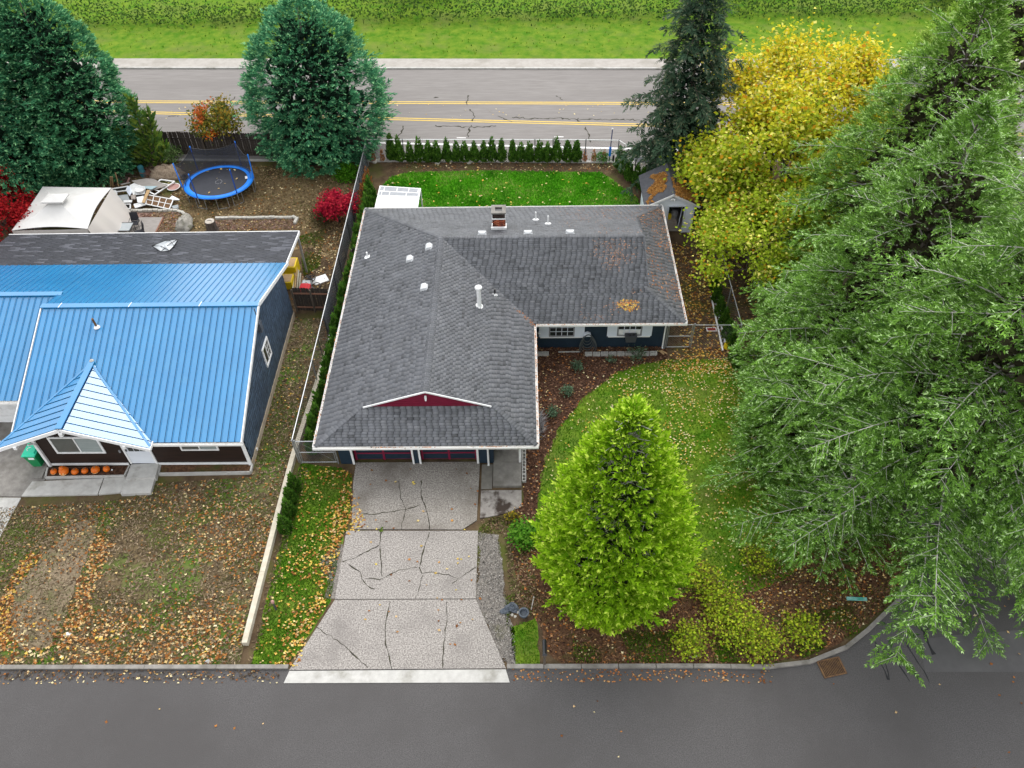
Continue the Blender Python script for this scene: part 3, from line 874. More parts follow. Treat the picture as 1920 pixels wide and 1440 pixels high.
# entry paving beside the garage
p = struct('entry_path')
slab('slab', [(-2.05, 24.25), (-2.05, 22.78), (-1.52, 22.78), (-1.5, 24.25)], mat('entryslab', (0.13, 0.12, 0.105), (0.17, 0.16, 0.14), 3, 0.85, 0.2, 30), p, 0.05)
slab('slab', [(-2.05, 22.70), (-2.05, 21.1), (-0.9, 21.35), (-0.1, 21.75), (-0.1, 22.70)], mat('stainslab', (0.20, 0.18, 0.165), (0.27, 0.25, 0.23), 5, 0.85, 0.3, 30, c3=(0.035, 0.024, 0.018), scale3=0.75, lo3=0.47, hi3=0.56), p, 0.05)
slab('step', [(-1.48, 24.3), (-1.48, 22.88), (-0.1, 22.88), (-0.1, 24.3)], M['concrete'], p, 0.17)
b = MB()
crack_mesh(b, [(-0.9, 26.4), (-0.6, 26.0), (-0.2, 25.85)], 0.03, 0.165, 0.03)
# low retaining wall along the boundary
rw = thing('retaining_wall', 'long low cream concrete retaining kerb between the two front yards', 'retaining wall', (-11.45, 20, 0))
for (xa, ya, xb, yb) in ((-11.66, 14.9, -11.62, 18.2), (-11.62, 18.21, -11.57, 21.4), (-11.57, 21.41, -11.5, 24.6), (-11.5, 24.61, -11.3, 27.4), (-11.3, 27.41, -11.1, 30.2), (-11.1, 30.21, -10.95, 32.6)):
    MB().prism([(xa - 0.11, ya, 0), (xa + 0.12, ya, 0), (xb + 0.12, yb, 0), (xb - 0.11, yb, 0)], (0, 0, 0.30)).build('concrete_length', M['timber'], rw)
v = Vector((-10.95, 32.9, 0.32))
b = MB()
b.box(-11.06, -10.84, 32.62, 33.4, 0.0, 0.30)
b.build('end_block', M['paleconc'], rw)

# ================================================================== ROOFING HELPERS
SH = [(0.105, 0.109, 0.120), (0.110, 0.114, 0.125), (0.115, 0.118, 0.129), (0.107, 0.111, 0.121), (0.099, 0.102, 0.111), (0.118, 0.121, 0.130)]


def shingles(parent, poly, eave_a, eave_b, cols=SH, e=0.142, tab=0.305, gap=0.016, thick=0.030, lift=0.004, stag=0.5, name='shingles', odd=0.09):
    """tabs laid in courses on the plane of poly, courses running parallel to eave_a -> eave_b"""
    a, c = Vector(eave_a), Vector(eave_b)
    u = (c - a).normalized()
    P = [Vector(p) for p in poly]
    nrm = Vector((0, 0, 0))
    for i in range(len(P)):
        nrm += (P[i] - P[0]).cross(P[(i + 1) % len(P)] - P[0])
    nrm.normalize()
    if nrm.z < 0: nrm = -nrm
    v = nrm.cross(u).normalized()
    if v.z < 0: v = -v
    uv = [((p - a).dot(u), (p - a).dot(v)) for p in P]
    pm = max(q[1] for q in uv)
    rows = []
    k = 0
    p0 = min(q[1] for q in uv)
    while p0 < pm - 0.02:
        mid = p0 + e * 0.5
        xs = []
        for i in range(len(uv)):
            (x1, y1), (x2, y2) = uv[i], uv[(i + 1) % len(uv)]
            if (y1 > mid) != (y2 > mid): xs.append(x1 + (x2 - x1) * (mid - y1) / (y2 - y1))
        xs.sort()
        for q in range(0, len(xs) - 1, 2):
            lo, hi = xs[q], xs[q + 1]
            s = lo - ((k * stag) % 1.0) * tab + random.uniform(-0.05, 0.05)
            while s < hi:
                x0, x1 = max(lo, s), min(hi, s + tab - gap)
                if x1 - x0 > 0.02: rows.append((x0, x1, p0 + random.uniform(-0.004, 0.004)))
                s += tab
        p0 += e
        k += 1
    r = np.array(rows)
    n = len(r)
    A, U, Vv, N = (np.array(q) for q in (a, u, v, nrm))
    th = thick * RNG.uniform(0.8, 1.5, n)
    V = np.zeros((n, 8, 3))
    def pt(x, y, h): return A + x[:, None] * U + y[:, None] * Vv + h[:, None] * N
    lo_, up_ = r[:, 2], r[:, 2] + e + 0.02
    z = np.zeros(n)
    V[:, 0] = pt(r[:, 0], lo_, z + lift)
    V[:, 1] = pt(r[:, 1], lo_, z + lift)
    V[:, 2] = pt(r[:, 1], up_, z + lift * 0.5)
    V[:, 3] = pt(r[:, 0], up_, z + lift * 0.5)
    V[:, 4] = pt(r[:, 0], lo_, th + lift)
    V[:, 5] = pt(r[:, 1], lo_, th + lift)
    V[:, 6] = pt(r[:, 1], up_, z + lift + 0.002)
    V[:, 7] = pt(r[:, 0], up_, z + lift + 0.002)
    F = np.array([(4, 5, 6, 7), (0, 1, 5, 4), (1, 2, 6, 5), (3, 0, 4, 7)])
    F = (np.arange(n)[:, None, None] * 8 + F[None]).reshape(-1, 4)
    cols = np.array(cols)
    t = cols[RNG.integers(0, len(cols), n)] * RNG.uniform(0.86, 1.12, (n, 1))
    dk = RNG.random(n) < odd
    t[dk] *= RNG.uniform(0.55, 0.85, (dk.sum(), 1))
    return npmesh(name, V.reshape(-1, 3), F, M['shingle'], parent, np.repeat(t, 8, 0), kind='stuff')


def caps(parent, a, c, d1, d2, step=0.15, half=0.15, lift=0.03, name='ridge_caps', cols=SH, raise_=0.02):
    a, c, d1, d2 = Vector(a), Vector(c), Vector(d1).normalized(), Vector(d2).normalized()
    L = (c - a).length
    u = (c - a) / L
    upv = (-(d1 + d2))
    upv = Vector((0, 0, 1)) if upv.length < 1e-3 else upv.normalized()
    if upv.z < 0: upv = -upv
    n = int(L / step)
    V, F, T = [], [], []
    cols = np.array(cols)
    for i in range(n):
        s0, s1 = i * step, i * step + step * 1.35
        h0, h1 = lift + raise_, lift
        o = len(V)
        ho = half * random.uniform(0.94, 1.05)
        for s, h in ((s0, h0), (s1, h1)):
            m_ = a + u * s + upv * h
            V += [m_ + d1 * ho, m_ + upv * 0.008, m_ + d2 * ho]
        for q in (0, 2):
            V.append(V[o + q] - upv * 0.03)
        V.append(V[o + 1] - upv * 0.03)
        F += [(o, o + 1, o + 4, o + 3), (o + 1, o + 2, o + 5, o + 4), (o + 6, o + 8, o + 1, o), (o + 8, o + 7, o + 2, o + 1)]
        T += [cols[random.randrange(len(cols))] * random.uniform(0.8, 1.1)] * 9
    return npmesh(name, [tuple(p) for p in V], F, M['shingle'], parent, np.array(T), kind='stuff')


def boards(b, p0, p1, z0, z1, out, step=0.18, d=0.014):
    """lapped siding between two ground points as a set of tilted strips; out is the outward normal"""
    p0, p1, out = Vector((*p0, 0)), Vector((*p1, 0)), Vector((*out, 0))
    z = z0
    while z < z1 - 0.01:
        zt = min(z + step, z1)
        a, c = p0 + Vector((0, 0, z)), p1 + Vector((0, 0, z))
        e, f = p1 + Vector((0, 0, zt)), p0 + Vector((0, 0, zt))
        b.add([a + out * d * 2, c + out * d * 2, e + out * d * 0.6, f + out * d * 0.6, a, c], [(0, 1, 2, 3), (4, 5, 1, 0)])
        z = zt


# ================================================================== THE MAIN HOUSE
EZ, RZ = 2.5, 4.26
house = thing('house', 'single storey navy house with a dark grey shingled L shaped roof and two garage doors', 'house', (-1, 33, 0))
A_, B_, C_, D_, E_, F_ = (-9.75, 23.5, EZ), (0.62, 23.5, EZ), (0.62, 31.8, EZ), (8.72, 31.8, EZ), (8.72, 42.5, EZ), (-9.75, 42.5, EZ)
G1, G2 = (-7.6, 25.5, 3.23), (-1.5, 25.5, 3.23)
GA = (-4.56, 25.3, RZ)
G1f, G2f = (-7.6, 25.28, 3.23), (-1.5, 25.28, 3.23)
J_ = (-4.56, 37.15, RZ)
K_ = (6.9, 37.15, RZ)
H1, H2 = (6.75, 33.95, 3.20), (6.75, 40.35, 3.20)
H1f, H2f = (6.9, 33.95, 3.20), (6.9, 40.35, 3.20)
under = M['underlay']
rf = MB()
for pl in ([A_, B_, G2, G1], [A_, G1, G1f, GA, J_, F_], [B_, C_, J_, GA, G2f, G2], [C_, D_, H1, H1f, K_, J_], [F_, J_, K_, H2f, H2, E_], [D_, E_, H2, H1]):
    rf.poly(pl)
rf.poly([(x, y, EZ - 0.14) for x, y, z in (A_, B_, C_, D_, E_, F_)])
roof = rf.build('roof', under, house)
shingles(roof, [A_, B_, G2, G1], A_, B_)
shingles(roof, [A_, G1, G1f, GA, J_, F_], F_, A_)
shingles(roof, [B_, C_, J_, GA, G2f, G2], B_, C_)
shingles(roof, [C_, D_, H1, H1f, K_, J_], C_, D_)
shingles(roof, [F_, J_, K_, H2f, H2, E_], E_, F_, gap=0.010, thick=0.010, odd=0.05)
shingles(roof, [D_, E_, H2, H1], D_, E_)
dw, de = Vector((-5.19, 0, -1.76)), Vector((5.18, 0, -1.76))
ds, dn = Vector((0, -5.35, -1.76)), Vector((0, 5.35, -1.76))
dfr = Vector((0, -2, -0.73))
caps(roof, GA, J_, dw, de, 0.155, 0.17)
caps(roof, K_, J_, dn, ds, 0.155, 0.15)
caps(roof, F_, J_, Vector((-1, -1, -0.33)), Vector((1, 1, -0.33)), 0.155, 0.14)
caps(roof, A_, G1, Vector((-1, 1.05, 0)) * 1.0 + Vector((0, 0, -0.3)), Vector((1, -1.05, -0.3)), 0.155, 0.13)
caps(roof, B_, G2, Vector((1, 1.05, -0.3)), Vector((-1, -1.05, -0.3)), 0.155, 0.13)
caps(roof, D_, H1, Vector((1, 1.05, -0.3)), Vector((-1, -1.05, -0.3)), 0.155, 0.13)
caps(roof, E_, H2, Vector((1, -1.05, -0.3)), Vector((-1, 1.05, -0.3)), 0.155, 0.13)
# the valley between the wings
b = MB()
vd = (Vector(J_) - Vector(C_)).normalized()
b.poly([Vector(C_) + Vector((-0.06, -0.02, 0.03)), Vector(C_) + Vector((0.03, 0.06, 0.03)), Vector(J_) + Vector((0.04, 0.0, 0.02)), Vector(J_) + Vector((0.0, -0.05, 0.02))])
b.build('valley_flashing', M['darksteel'], roof)
# gables: crimson triangle to the street, a second one facing east
b = MB()
b.prism([(-7.55, 25.36, 3.16), (-1.55, 25.36, 3.16), (-4.56, 25.36, RZ - 0.03)], (0, 0.08, 0))
zz = 3.22
while zz < 4.2:
    xh = 2.95 * (RZ - 0.06 - zz) / (RZ - 3.24)
    b.box(-4.56 - xh, -4.56 + xh, 25.345, 25.36, zz, zz + 0.012)
    zz += 0.16
b.build('gable_panel', M['crimson'], house)
b = MB(); b.prism([(6.72, 34.05, 3.18), (6.72, 40.25, 3.18), (6.72, 37.15, RZ - 0.04)], (-0.08, 0, 0)); b.build('gable_panel', M['navy'], house)
b = MB()
for p, q in ((G1f, GA), (GA, G2f)):
    b.beam(Vector(p) + Vector((0, -0.015, 0.0)), Vector(q) + Vector((0, -0.015, 0.0)), 0.04, 0.085)
b.build('gable_trim', M['whitepaint'], house)
b = MB()
for p, q in ((H1f, K_), (K_, H2f)):
    b.beam(Vector(p) + Vector((0.015, 0, -0.03)), Vector(q) + Vector((0.015, 0, -0.03)), 0.03, 0.13, (0, 0, 1))
b.build('gable_trim', M['darksteel'], house)
b = MB(); b.box(-4.62, -4.52, 25.26, 25.34, 3.80, 3.96); b.tube((-4.57, 25.30, 3.80), (-4.57, 25.24, 3.70), 0.05, 0.04); b.build('security_light', M['whitepaint'], house)
# gutters: open channels with litter in them
def gutter(p, q, out, name='gutter', parent=house, m=M['gutter'], junk=True):
    p, q, out = Vector(p), Vector(q), Vector(out)
    b = MB()
    c0 = Vector((0, 0, -0.07))
    b.beam(p + out * 0.115 + c0, q + out * 0.115 + c0, 0.02, 0.13)
    b.beam(p + out * 0.02 + c0, q + out * 0.02 + c0, 0.02, 0.12)
    b.beam(p + out * 0.067 + Vector((0, 0, -0.125)), q + out * 0.067 + Vector((0, 0, -0.125)), 0.11, 0.02)
    g = b.build(name, m, parent)
    return g
gutter(Vector(A_) + Vector((-0.1, 0, 0)), Vector(B_) + Vector((0.1, 0, 0)), (0, -1, 0))
gutter(Vector(F_), Vector(A_), (-1, 0, 0))
gutter(Vector(B_), Vector(C_) + Vector((0, -0.12, 0)), (1, 0, 0))
gutter(Vector(C_) + Vector((0.12, 0, 0)), Vector(D_) + Vector((0.1, 0, 0)), (0, -1, 0))
gutter(Vector(D_), Vector(E_), (1, 0, 0))
gutter(Vector(E_) + Vector((0.1, 0, 0)), Vector(F_) + Vector((-0.1, 0, 0)), (0, 1, 0))
# walls
b = MB()
T = EZ - 0.15
wl = [(-9.05, 24.3), (-8.45, 24.3)]
def wallbox(x0, x1, y0, y1, z0=0.0, z1=T): b.box(x0, x1, y0, y1, z0, z1)
wallbox(-9.05, -8.40, 24.38, 24.5)
wallbox(-8.40, -2.25, 24.38, 24.5, 2.15)                 # over the doors
wallbox(-5.42, -5.10, 24.38, 24.5, 0, 2.15)
wallbox(-2.25, -1.48, 24.38, 24.5)
wallbox(-1.60, -1.48, 24.5, 27.2)                       # porch side
wallbox(-1.60, 0.0, 27.2, 27.32)
wallbox(-0.12, 0.0, 27.32, 32.5)
wallbox(0.0, 8.05, 32.5, 32.62)
wallbox(7.93, 8.05, 32.62, 41.9)
wallbox(-9.05, 8.05, 41.9, 42.02)
wallbox(-9.05, -8.93, 24.5, 41.9)
b.build('wall', M['navy'], house)
b = MB()
boards(b, (-9.05, 24.38), (-8.42, 24.38), 0.1, T, (0, -1))
boards(b, (-2.22, 24.38), (-1.46, 24.38), 0.1, T, (0, -1))
boards(b, (-5.40, 24.38), (-5.12, 24.38), 0.05, T, (0, -1))
boards(b, (0.0, 32.5), (8.05, 32.5), 0.1, T, (0, -1))
boards(b, (-1.48, 24.4), (-1.48, 27.2), 0.15, T, (1, 0))
b.build('siding', M['navy'], house, kind='stuff')
# door trims, corner downspouts, porch post
for x, w_ in ((-8.40, 0.10), (-5.43, 0.09), (-5.09, 0.09), (-2.24, 0.10)):
    MB().box(x - w_ / 2, x + w_ / 2, 24.30, 24.375, 0.06, T).build('door_trim', M['whitepaint'], house)
MB().path([(-1.72, 23.44, 2.34), (-1.72, 23.6, 2.2), (-1.72, 24.2, 2.02), (-1.72, 24.28, 1.9), (-1.72, 24.28, 0.12), (-1.72, 24.16, 0.06)], 0.05, 6).build('downspout', M['whitepaint'], house)
MB().path([(7.86, 31.74, 2.34), (7.86, 31.9, 2.2), (7.86, 32.3, 2.02), (7.86, 32.4, 1.9), (7.86, 32.4, 0.1), (7.86, 32.28, 0.05)], 0.05, 6).build('downspout', M['whitepaint'], house)
b = MB(); b.box(8.02, 8.12, 32.40, 32.5, 0, T); b.build('corner_trim', M['navy'], house)
b = MB(); b.box(-0.22, -0.10, 24.28, 24.40, 0.17, T); b.build('porch_post', M['whitepaint'], house)
MB().box(-1.46, 0.0, 24.32, 27.2, 0.0, 0.155).build('porch_floor', M['concrete'], house)
# garage doors: frame, two stiles, four rows of two panels
def garage_door(x0, x1):
    y = 24.62
    g = MB().box(x0, x1, y, y + 0.05, 0.06, 2.15).build('garage_door', M['maroon'], house)
    n = 4
    h = 2.05 / n
    xm = (x0 + x1) / 2
    for i in range(n):
        z0 = 0.06 + i * h
        for a, c in ((x0 + 0.10, xm - 0.055), (xm + 0.055, x1 - 0.10)):
            MB().box(a, c, y - 0.018, y - 0.001, z0 + 0.05, z0 + h - 0.03).build('panel', M['navy'], g)
        MB().box(x0, x1, y - 0.045, y - 0.001, z0 + h - 0.03, z0 + h + 0.045).build('rail', M['maroon'], g)
    for a, c in ((x0, x0 + 0.10), (xm - 0.05, xm + 0.05), (x1 - 0.10, x1)):
        MB().box(a, c, y - 0.05, y - 0.0015, 0.06, 2.15).build('stile', M['maroon'], g)
garage_door(-8.35, -5.47)
garage_door(-5.05, -2.29)
# front windows with shutters
def front_window(x0, x1, z0, z1, y, rows, cols, ac=False):
    f = MB()
    f.box(x0 - 0.07, x0, y - 0.05, y - 0.002, z0 - 0.07, z1 + 0.07); f.box(x1, x1 + 0.07, y - 0.05, y - 0.002, z0 - 0.07, z1 + 0.07)
    f.box(x0, x1, y - 0.05, y - 0.002, z0 - 0.07, z0); f.box(x0, x1, y - 0.05, y - 0.002, z1, z1 + 0.07)
    f = f.build('window', M['greyframe'], house)
    for i in range(cols):
        for j in range(rows):
            a, c = x0 + (x1 - x0) * i / cols, x0 + (x1 - x0) * (i + 1) / cols
            e, g = z0 + (z1 - z0) * j / rows, z0 + (z1 - z0) * (j + 1) / rows
            low = ac and j == 0
            MB().box(a + 0.012, c - 0.012, y - 0.020, y - 0.012, e + 0.012, g - 0.012).build('pane', M['whitepaint'] if low else M['glass'], f)
    b = MB()
    for i in range(1, cols):
        x = x0 + (x1 - x0) * i / cols
        b.box(x - 0.017, x + 0.017, y - 0.042, y - 0.004, z0, z1)
    for j in range(1, rows):
        z = z0 + (z1 - z0) * j / rows
        b.box(x0, x1, y - 0.040, y - 0.004, z - 0.015, z + 0.015)
    b.build('muntin', M['pale'], f)
    MB().box(x0 - 0.55, x1 + 0.55, y - 0.075, y - 0.002, z0 - 0.15, z0 - 0.075).build('sill', M['whitepaint'], f)
    for a, c in ((x0 - 0.62, x0 - 0.075), (x1 + 0.075, x1 + 0.62)):
        MB().box(a, c, y - 0.045, y - 0.002, z0 - 0.09, z1 + 0.1).build('shutter', M['pale'], f)
    return f
Yw = 32.47
xs = [at(x, 628, 1.5).x * 0 + x for x in ()]
def wx(px, z): # where a photo column meets the wall plane at height z
    lo = at(px, 600, z); return lo.x * 1.0
def onwall(px, py, Y):
    a0, a1 = at(px, py, 0), at(px, py, 2)
    t_ = (Y - a0.y) / (a1.y - a0.y)
    return a0 + (a1 - a0) * t_
w1a, w1b = onwall(1031.5, 628, Yw), onwall(1074.5, 628, Yw)
zb = onwall(1050, 628.5, Yw).z
front_window(w1a.x, w1b.x, zb, 2.2, Yw, 4, 4)
w2a, w2b = onwall(1159, 626, Yw), onwall(1200.5, 626, Yw)
zb2 = onwall(1180, 627, Yw).z
front_window(w2a.x, w2b.x, zb2, 2.2, Yw, 3, 4, True)
xc = onwall(1182, 625, Yw).x
b = MB(); b.prism([(xc - 0.26, Yw - 0.10, zb2 - 0.24), (xc + 0.26, Yw - 0.10, zb2 - 0.24), (xc + 0.31, Yw - 0.10, zb2 + 0.14), (xc - 0.31, Yw - 0.10, zb2 + 0.14)], (0, -0.30, 0)); b.box(xc - 0.33, xc + 0.33, Yw - 0.42, Yw - 0.09, zb2 + 0.14, zb2 + 0.19)
t = b.solo('planter_box', M['darksteel'], 'small dark grey box hung under the right front window of the navy house', 'planter')
b = MB(); b.tube((xc - 0.2, Yw - 0.18, zb2 + 0.19), (xc + 0.2, Yw - 0.33, zb2 + 0.19), 0.05); b.tube((xc - 0.15, Yw - 0.32, zb2 + 0.18), (xc + 0.22, Yw - 0.22, zb2 + 0.20), 0.045)
b.build('cover', M['black'], t)
b = MB(); b.lathe(onwall(1011, 624.5, Yw - 0.02), [(0.0, -0.08), (0.075, -0.05), (0.085, 0.02), (0.03, 0.09)], 8); b.build('porch_light', M['whitepaint'], house)
b = MB(); b.lathe((-1.40, 24.9, 1.35), [(0.0, -0.05), (0.05, -0.02), (0.05, 0.03), (0.01, 0.05)], 8); b.build('wall_light', M['whitepaint'], house)

def zroof_w(x): return EZ + (x + 9.75) * 0.3394          # west slope of the wing
def zroof_e(x): return EZ + (0.62 - x) * 0.3394
def zroof_n(y): return EZ + (42.5 - y) * 0.329
def zroof_s(y): return EZ + (y - 31.8) * 0.329

def box_vent(px, py, slope):
    if slope == 'w':
        z = 3.4
        for _ in range(6):
            p = at(px, py, z); z = zroof_w(p.x) + 0.1
        p = Vector((p.x, p.y, zroof_w(p.x)))
        d, s = Vector((-1, 0, -0.34)).normalized(), Vector((0, 1, 0))
    else:
        z = 3.8
        for _ in range(6):
            p = at(px, py, z); z = zroof_n(p.y) + 0.1
        p = Vector((p.x, p.y, zroof_n(p.y)))
        d, s = Vector((0, 1, -0.33)).normalized(), Vector((1, 0, 0))
    nn = s.cross(d)
    if nn.z < 0: nn = -nn
    b = MB()
    L, Wd, Ht = 0.40, 0.22, 0.17
    prof = [(-0.5, 0.02), (-0.42, 0.10), (-0.2, 0.155), (0.15, 0.17), (0.45, 0.14), (0.55, 0.06)]
    vs, fs = [], []
    for q, h in prof:
        wd = Wd * (0.6 if q < -0.3 else 1.0)
        for sg in (-1, 1):
            vs.append(p + d * (q * L) + s * sg * wd + nn * h)
    for sg in (-1, 1):
        for q, h in prof: vs.append(p + d * (q * L) + s * sg * Wd * 1.15 + nn * 0.015)
    m_ = len(prof)
    for i in range(m_ - 1):
        fs.append((2 * i, 2 * i + 1, 2 * i + 3, 2 * i + 2))
        fs.append((2 * i, 2 * i + 2, 2 * m_ + i + 1, 2 * m_ + i))
        fs.append((2 * i + 1, 3 * m_ + i, 3 * m_ + i + 1, 2 * i + 3))
    b.add(vs, fs)
    o = b.build('roof_vent', M['ventgrey'], house)
    b = MB()
    q = p + d * 0.13 + nn * 0.05
    b.beam(q - s * Wd * 0.8, q + s * Wd * 0.8, 0.10, 0.05, nn)
    b.build('louvre', M['dark'], o)
for v in ((805, 461, 'w'), (769, 484, 'w'), (796, 537, 'w'), (904, 436, 'n'), (990, 435, 'n'), (1069, 434, 'n')): box_vent(*v)

def pipe_on(px, py, slope, h, r, m, flange=0.16):
    z = 3.5
    for _ in range(6):
        p = at(px, py, z)
        z = {'w': zroof_w(p.x), 'n': zroof_n(p.y), 'e': zroof_e(p.x)}[slope]
    b = MB()
    nn = {'w': Vector((-0.34, 0, 1)), 'n': Vector((0, 0.33, 1)), 'e': Vector((0.34, 0, 1))}[slope].normalized()
    b.tube(p + nn * 0.01, p + nn * 0.035, flange, flange * 0.9, 8)
    b.tube(p + Vector((0, 0, 0)), p + Vector((0, 0, 0.10)), flange * 0.62, r * 1.2, 8)
    o = b.build('vent_flashing', M['whitepaint'], house)
    MB().tube(p, p + Vector((0, 0, h)), r, r, 8).build('vent_pipe', m, o)
    return p
pipe_on(1004.5, 412, 'n', 0.55, 0.045, M['whitepaint'], 0.2)
pipe_on(1027.5, 419.5, 'n', 0.55, 0.04, M['whitepaint'], 0.2)
pipe_on(689, 482, 'w', 0.35, 0.05, M['whitepaint'], 0.2)
pipe_on(928, 553, 'e', 0.42, 0.045, M['black'], 0.15)
p = pipe_on(899, 574, 'e', 0.05, 0.10, M['whitepaint'], 0.24)
fl = MB(); fl.tube(p, p + Vector((0, 0, 1.25)), 0.115, 0.115, 12); fl.lathe(p + Vector((0, 0, 1.2)), [(0.13, 0), (0.19, 0.03), (0.19, 0.12), (0.12, 0.18), (0.02, 0.21)], 12)
fl.build('flue', M['whitepaint'], house, smooth=False)
# chimney: brick shaft, concrete bands, flue opening, flashing saddle
z = 4.0
p = at(935.5, 428, zroof_n(38.2))
cx, cy = p.x, p.y + 0.36
zc0, zc1 = zroof_n(cy - 0.36) - 0.15, zroof_n(cy) + 1.18
ch = MB().box(cx - 0.35, cx + 0.35, cy - 0.33, cy + 0.33, zc0, zc1).build('chimney', M['dark'], house)
V, T_ = MB(), []
bh = 0.072
rows = int((zc1 - zc0) / bh)
bc = np.array([(0.30, 0.075, 0.040), (0.38, 0.11, 0.055), (0.20, 0.055, 0.035), (0.42, 0.16, 0.09), (0.13, 0.045, 0.032)])
for i in range(rows):
    z0 = zc0 + i * bh
    for face in range(4):
        n = 4
        for j in range(n):
            a = -0.355 + (j + (0.5 if i % 2 else 0)) * 0.2
            c = min(a + 0.185, 0.365)
            a = max(a, -0.365)
            if c - a < 0.03: continue
            e = 0.365 + random.uniform(-0.006, 0.006)
            if face == 0: V.box(cx + a, cx + c, cy - e, cy - 0.34, z0, z0 + 0.06)
            elif face == 1: V.box(cx + a, cx + c, cy + 0.34, cy + e, z0, z0 + 0.06)
            elif face == 2: V.box(cx - e, cx - 0.355, cy + a * 0.95, cy + c * 0.95, z0, z0 + 0.06)
            else: V.box(cx + 0.355, cx + e, cy + a * 0.95, cy + c * 0.95, z0, z0 + 0.06)
            col = bc[random.randrange(5)] * random.uniform(0.7, 1.2)
            if i > rows - 5: col = col * 0.0 + np.array((0.045, 0.032, 0.028)) * random.uniform(0.7, 1.4)
            T_ += [col] * 8
npmesh('bricks', V.v, V.f, M['brick'], ch, np.array(T_), kind='stuff')
b = MB()
z1 = zc1
b.box(cx - 0.42, cx + 0.42, cy - 0.40, cy - 0.19, z1, z1 + 0.09); b.box(cx - 0.42, cx + 0.42, cy + 0.19, cy + 0.40, z1, z1 + 0.09); b.box(cx - 0.42, cx - 0.2, cy - 0.19, cy + 0.19, z1, z1 + 0.09); b.box(cx + 0.2, cx + 0.42, cy - 0.19, cy + 0.19, z1, z1 + 0.09)
b.build('cap', M['concrete'], ch)
b = MB(); b.box(cx - 0.385, cx + 0.385, cy - 0.385, cy + 0.385, z1 - 0.38, z1 - 0.31); b.build('band', M['whitepaint'], ch)
b = MB(); b.box(cx - 0.2, cx + 0.2, cy - 0.19, cy + 0.19, z1 - 0.25, z1 + 0.01); b.build('flue_opening', M['black'], ch)
b = MB()
b.beam((cx - 0.45, cy - 0.43, zroof_n(cy - 0.43) + 0.1), (cx + 0.45, cy - 0.43, zroof_n(cy - 0.43) + 0.1), 0.13, 0.14)
b.beam((cx - 0.41, cy - 0.4, zroof_n(cy - 0.4) + 0.05), (cx - 0.41, cy + 0.45, zroof_n(cy + 0.45) + 0.05), 0.05, 0.10)
b.beam((cx + 0.41, cy - 0.4, zroof_n(cy - 0.4) + 0.05), (cx + 0.41, cy + 0.45, zroof_n(cy + 0.45) + 0.05), 0.05, 0.10)
b.build('flashing', M['whitepaint'], ch)

# leaf litter lying on the roof
def roof_leaves(poly, n, zf, grad, cols, dens=None, size=(0.035, 0.07)):
    P = sample(poly, n, dens)
    Pz = np.concatenate([P, zf(P[:, 0], P[:, 1])[:, None] + 0.03], 1)
    leaves('roof_leaves', Pz, cols, size, nrm=grad)
fe = vnoise(1.1, 77)
pinkish = [(0.36, 0.20, 0.13), (0.42, 0.26, 0.18), (0.30, 0.15, 0.09), (0.40, 0.26, 0.17)]
roof_leaves([(8.7, 31.9), (8.7, 42.4), (6.8, 40.3), (6.8, 34.0)], 560, lambda x, y: EZ + (8.72 - x) * 0.36, (-0.36, 0), OR + pinkish, lambda x, y: np.clip((fe(x, y) - 0.25) * 1.8, 0, 1) * np.clip((x - 6.4) / 1.8, 0.15, 1))
roof_leaves([(3.0, 32), (8.0, 32), (6.9, 34), (6.9, 37), (4, 37)], 340, lambda x, y: zroof_s(y), (0, 0.329), pinkish, lambda x, y: np.clip((fe(x * 0.7, y) - 0.3) * 1.6, 0, 1) * np.clip(1 - abs(x - 4.9) / 2.2, 0.05, 1), (0.03, 0.055))
roof_leaves([(5.1, 32.45), (6.5, 32.45), (6.5, 33.1), (5.1, 33.2)], 210, lambda x, y: zroof_s(y), (0, 0.329), Y_ + OR, lambda x, y: np.clip(1.3 - ((x - 5.75) / 0.62) ** 2 - ((y - 32.8) / 0.36) ** 2, 0, 1), (0.04, 0.08))
roof_leaves([(2, 37.4), (8, 37.4), (8.6, 42.3), (2, 42.3)], 380, lambda x, y: zroof_n(y), (0, -0.329), pinkish, lambda x, y: np.clip((fe(x, y * 0.7) - 0.3) * 1.6, 0, 1), (0.03, 0.05))
roof_leaves([(-9.92, 23.6), (-9.68, 23.6), (-9.68, 42.4), (-9.92, 42.4)], 420, lambda x, y: EZ - 0.06 + 0 * x, (0, 0), OR + [(0.30, 0.22, 0.17), (0.22, 0.15, 0.11)], None, (0.03, 0.06))
roof_leaves([(0.62, 23.6), (0.78, 23.6), (0.78, 31.7), (0.62, 31.7)], 230, lambda x, y: EZ - 0.05 + 0 * x, (0, 0), OR, None, (0.03, 0.06))
roof_leaves([(0.7, 31.66), (8.8, 31.66), (8.8, 31.82), (0.7, 31.82)], 200, lambda x, y: EZ - 0.05 + 0 * x, (0, 0), OR + pinkish, None, (0.03, 0.06))
roof_leaves([(8.72, 32), (8.86, 32), (8.86, 42), (8.72, 42)], 160, lambda x, y: EZ - 0.05 + 0 * x, (0, 0), OR, None, (0.03, 0.06))
roof_leaves([(-8, 23.38), (0.5, 23.38), (0.5, 23.5), (-8, 23.5)], 130, lambda x, y: EZ - 0.06 + 0 * x, (0, 0), OR + [(0.1, 0.06, 0.03)], lambda x, y: np.clip(fe(x * 2, y) * 2 - 0.9, 0, 1), (0.03, 0.06))
roof_leaves([(-0.4, 30.8), (0.7, 31.7), (0.5, 32.2), (-0.9, 32.9)], 90, lambda x, y: np.minimum(zroof_e(x), 9) , (-0.3394, 0), pinkish + OR, lambda x, y: np.clip(1 - abs((x - 0.62) + (y - 31.8)) / 0.35, 0, 1), (0.03, 0.055))

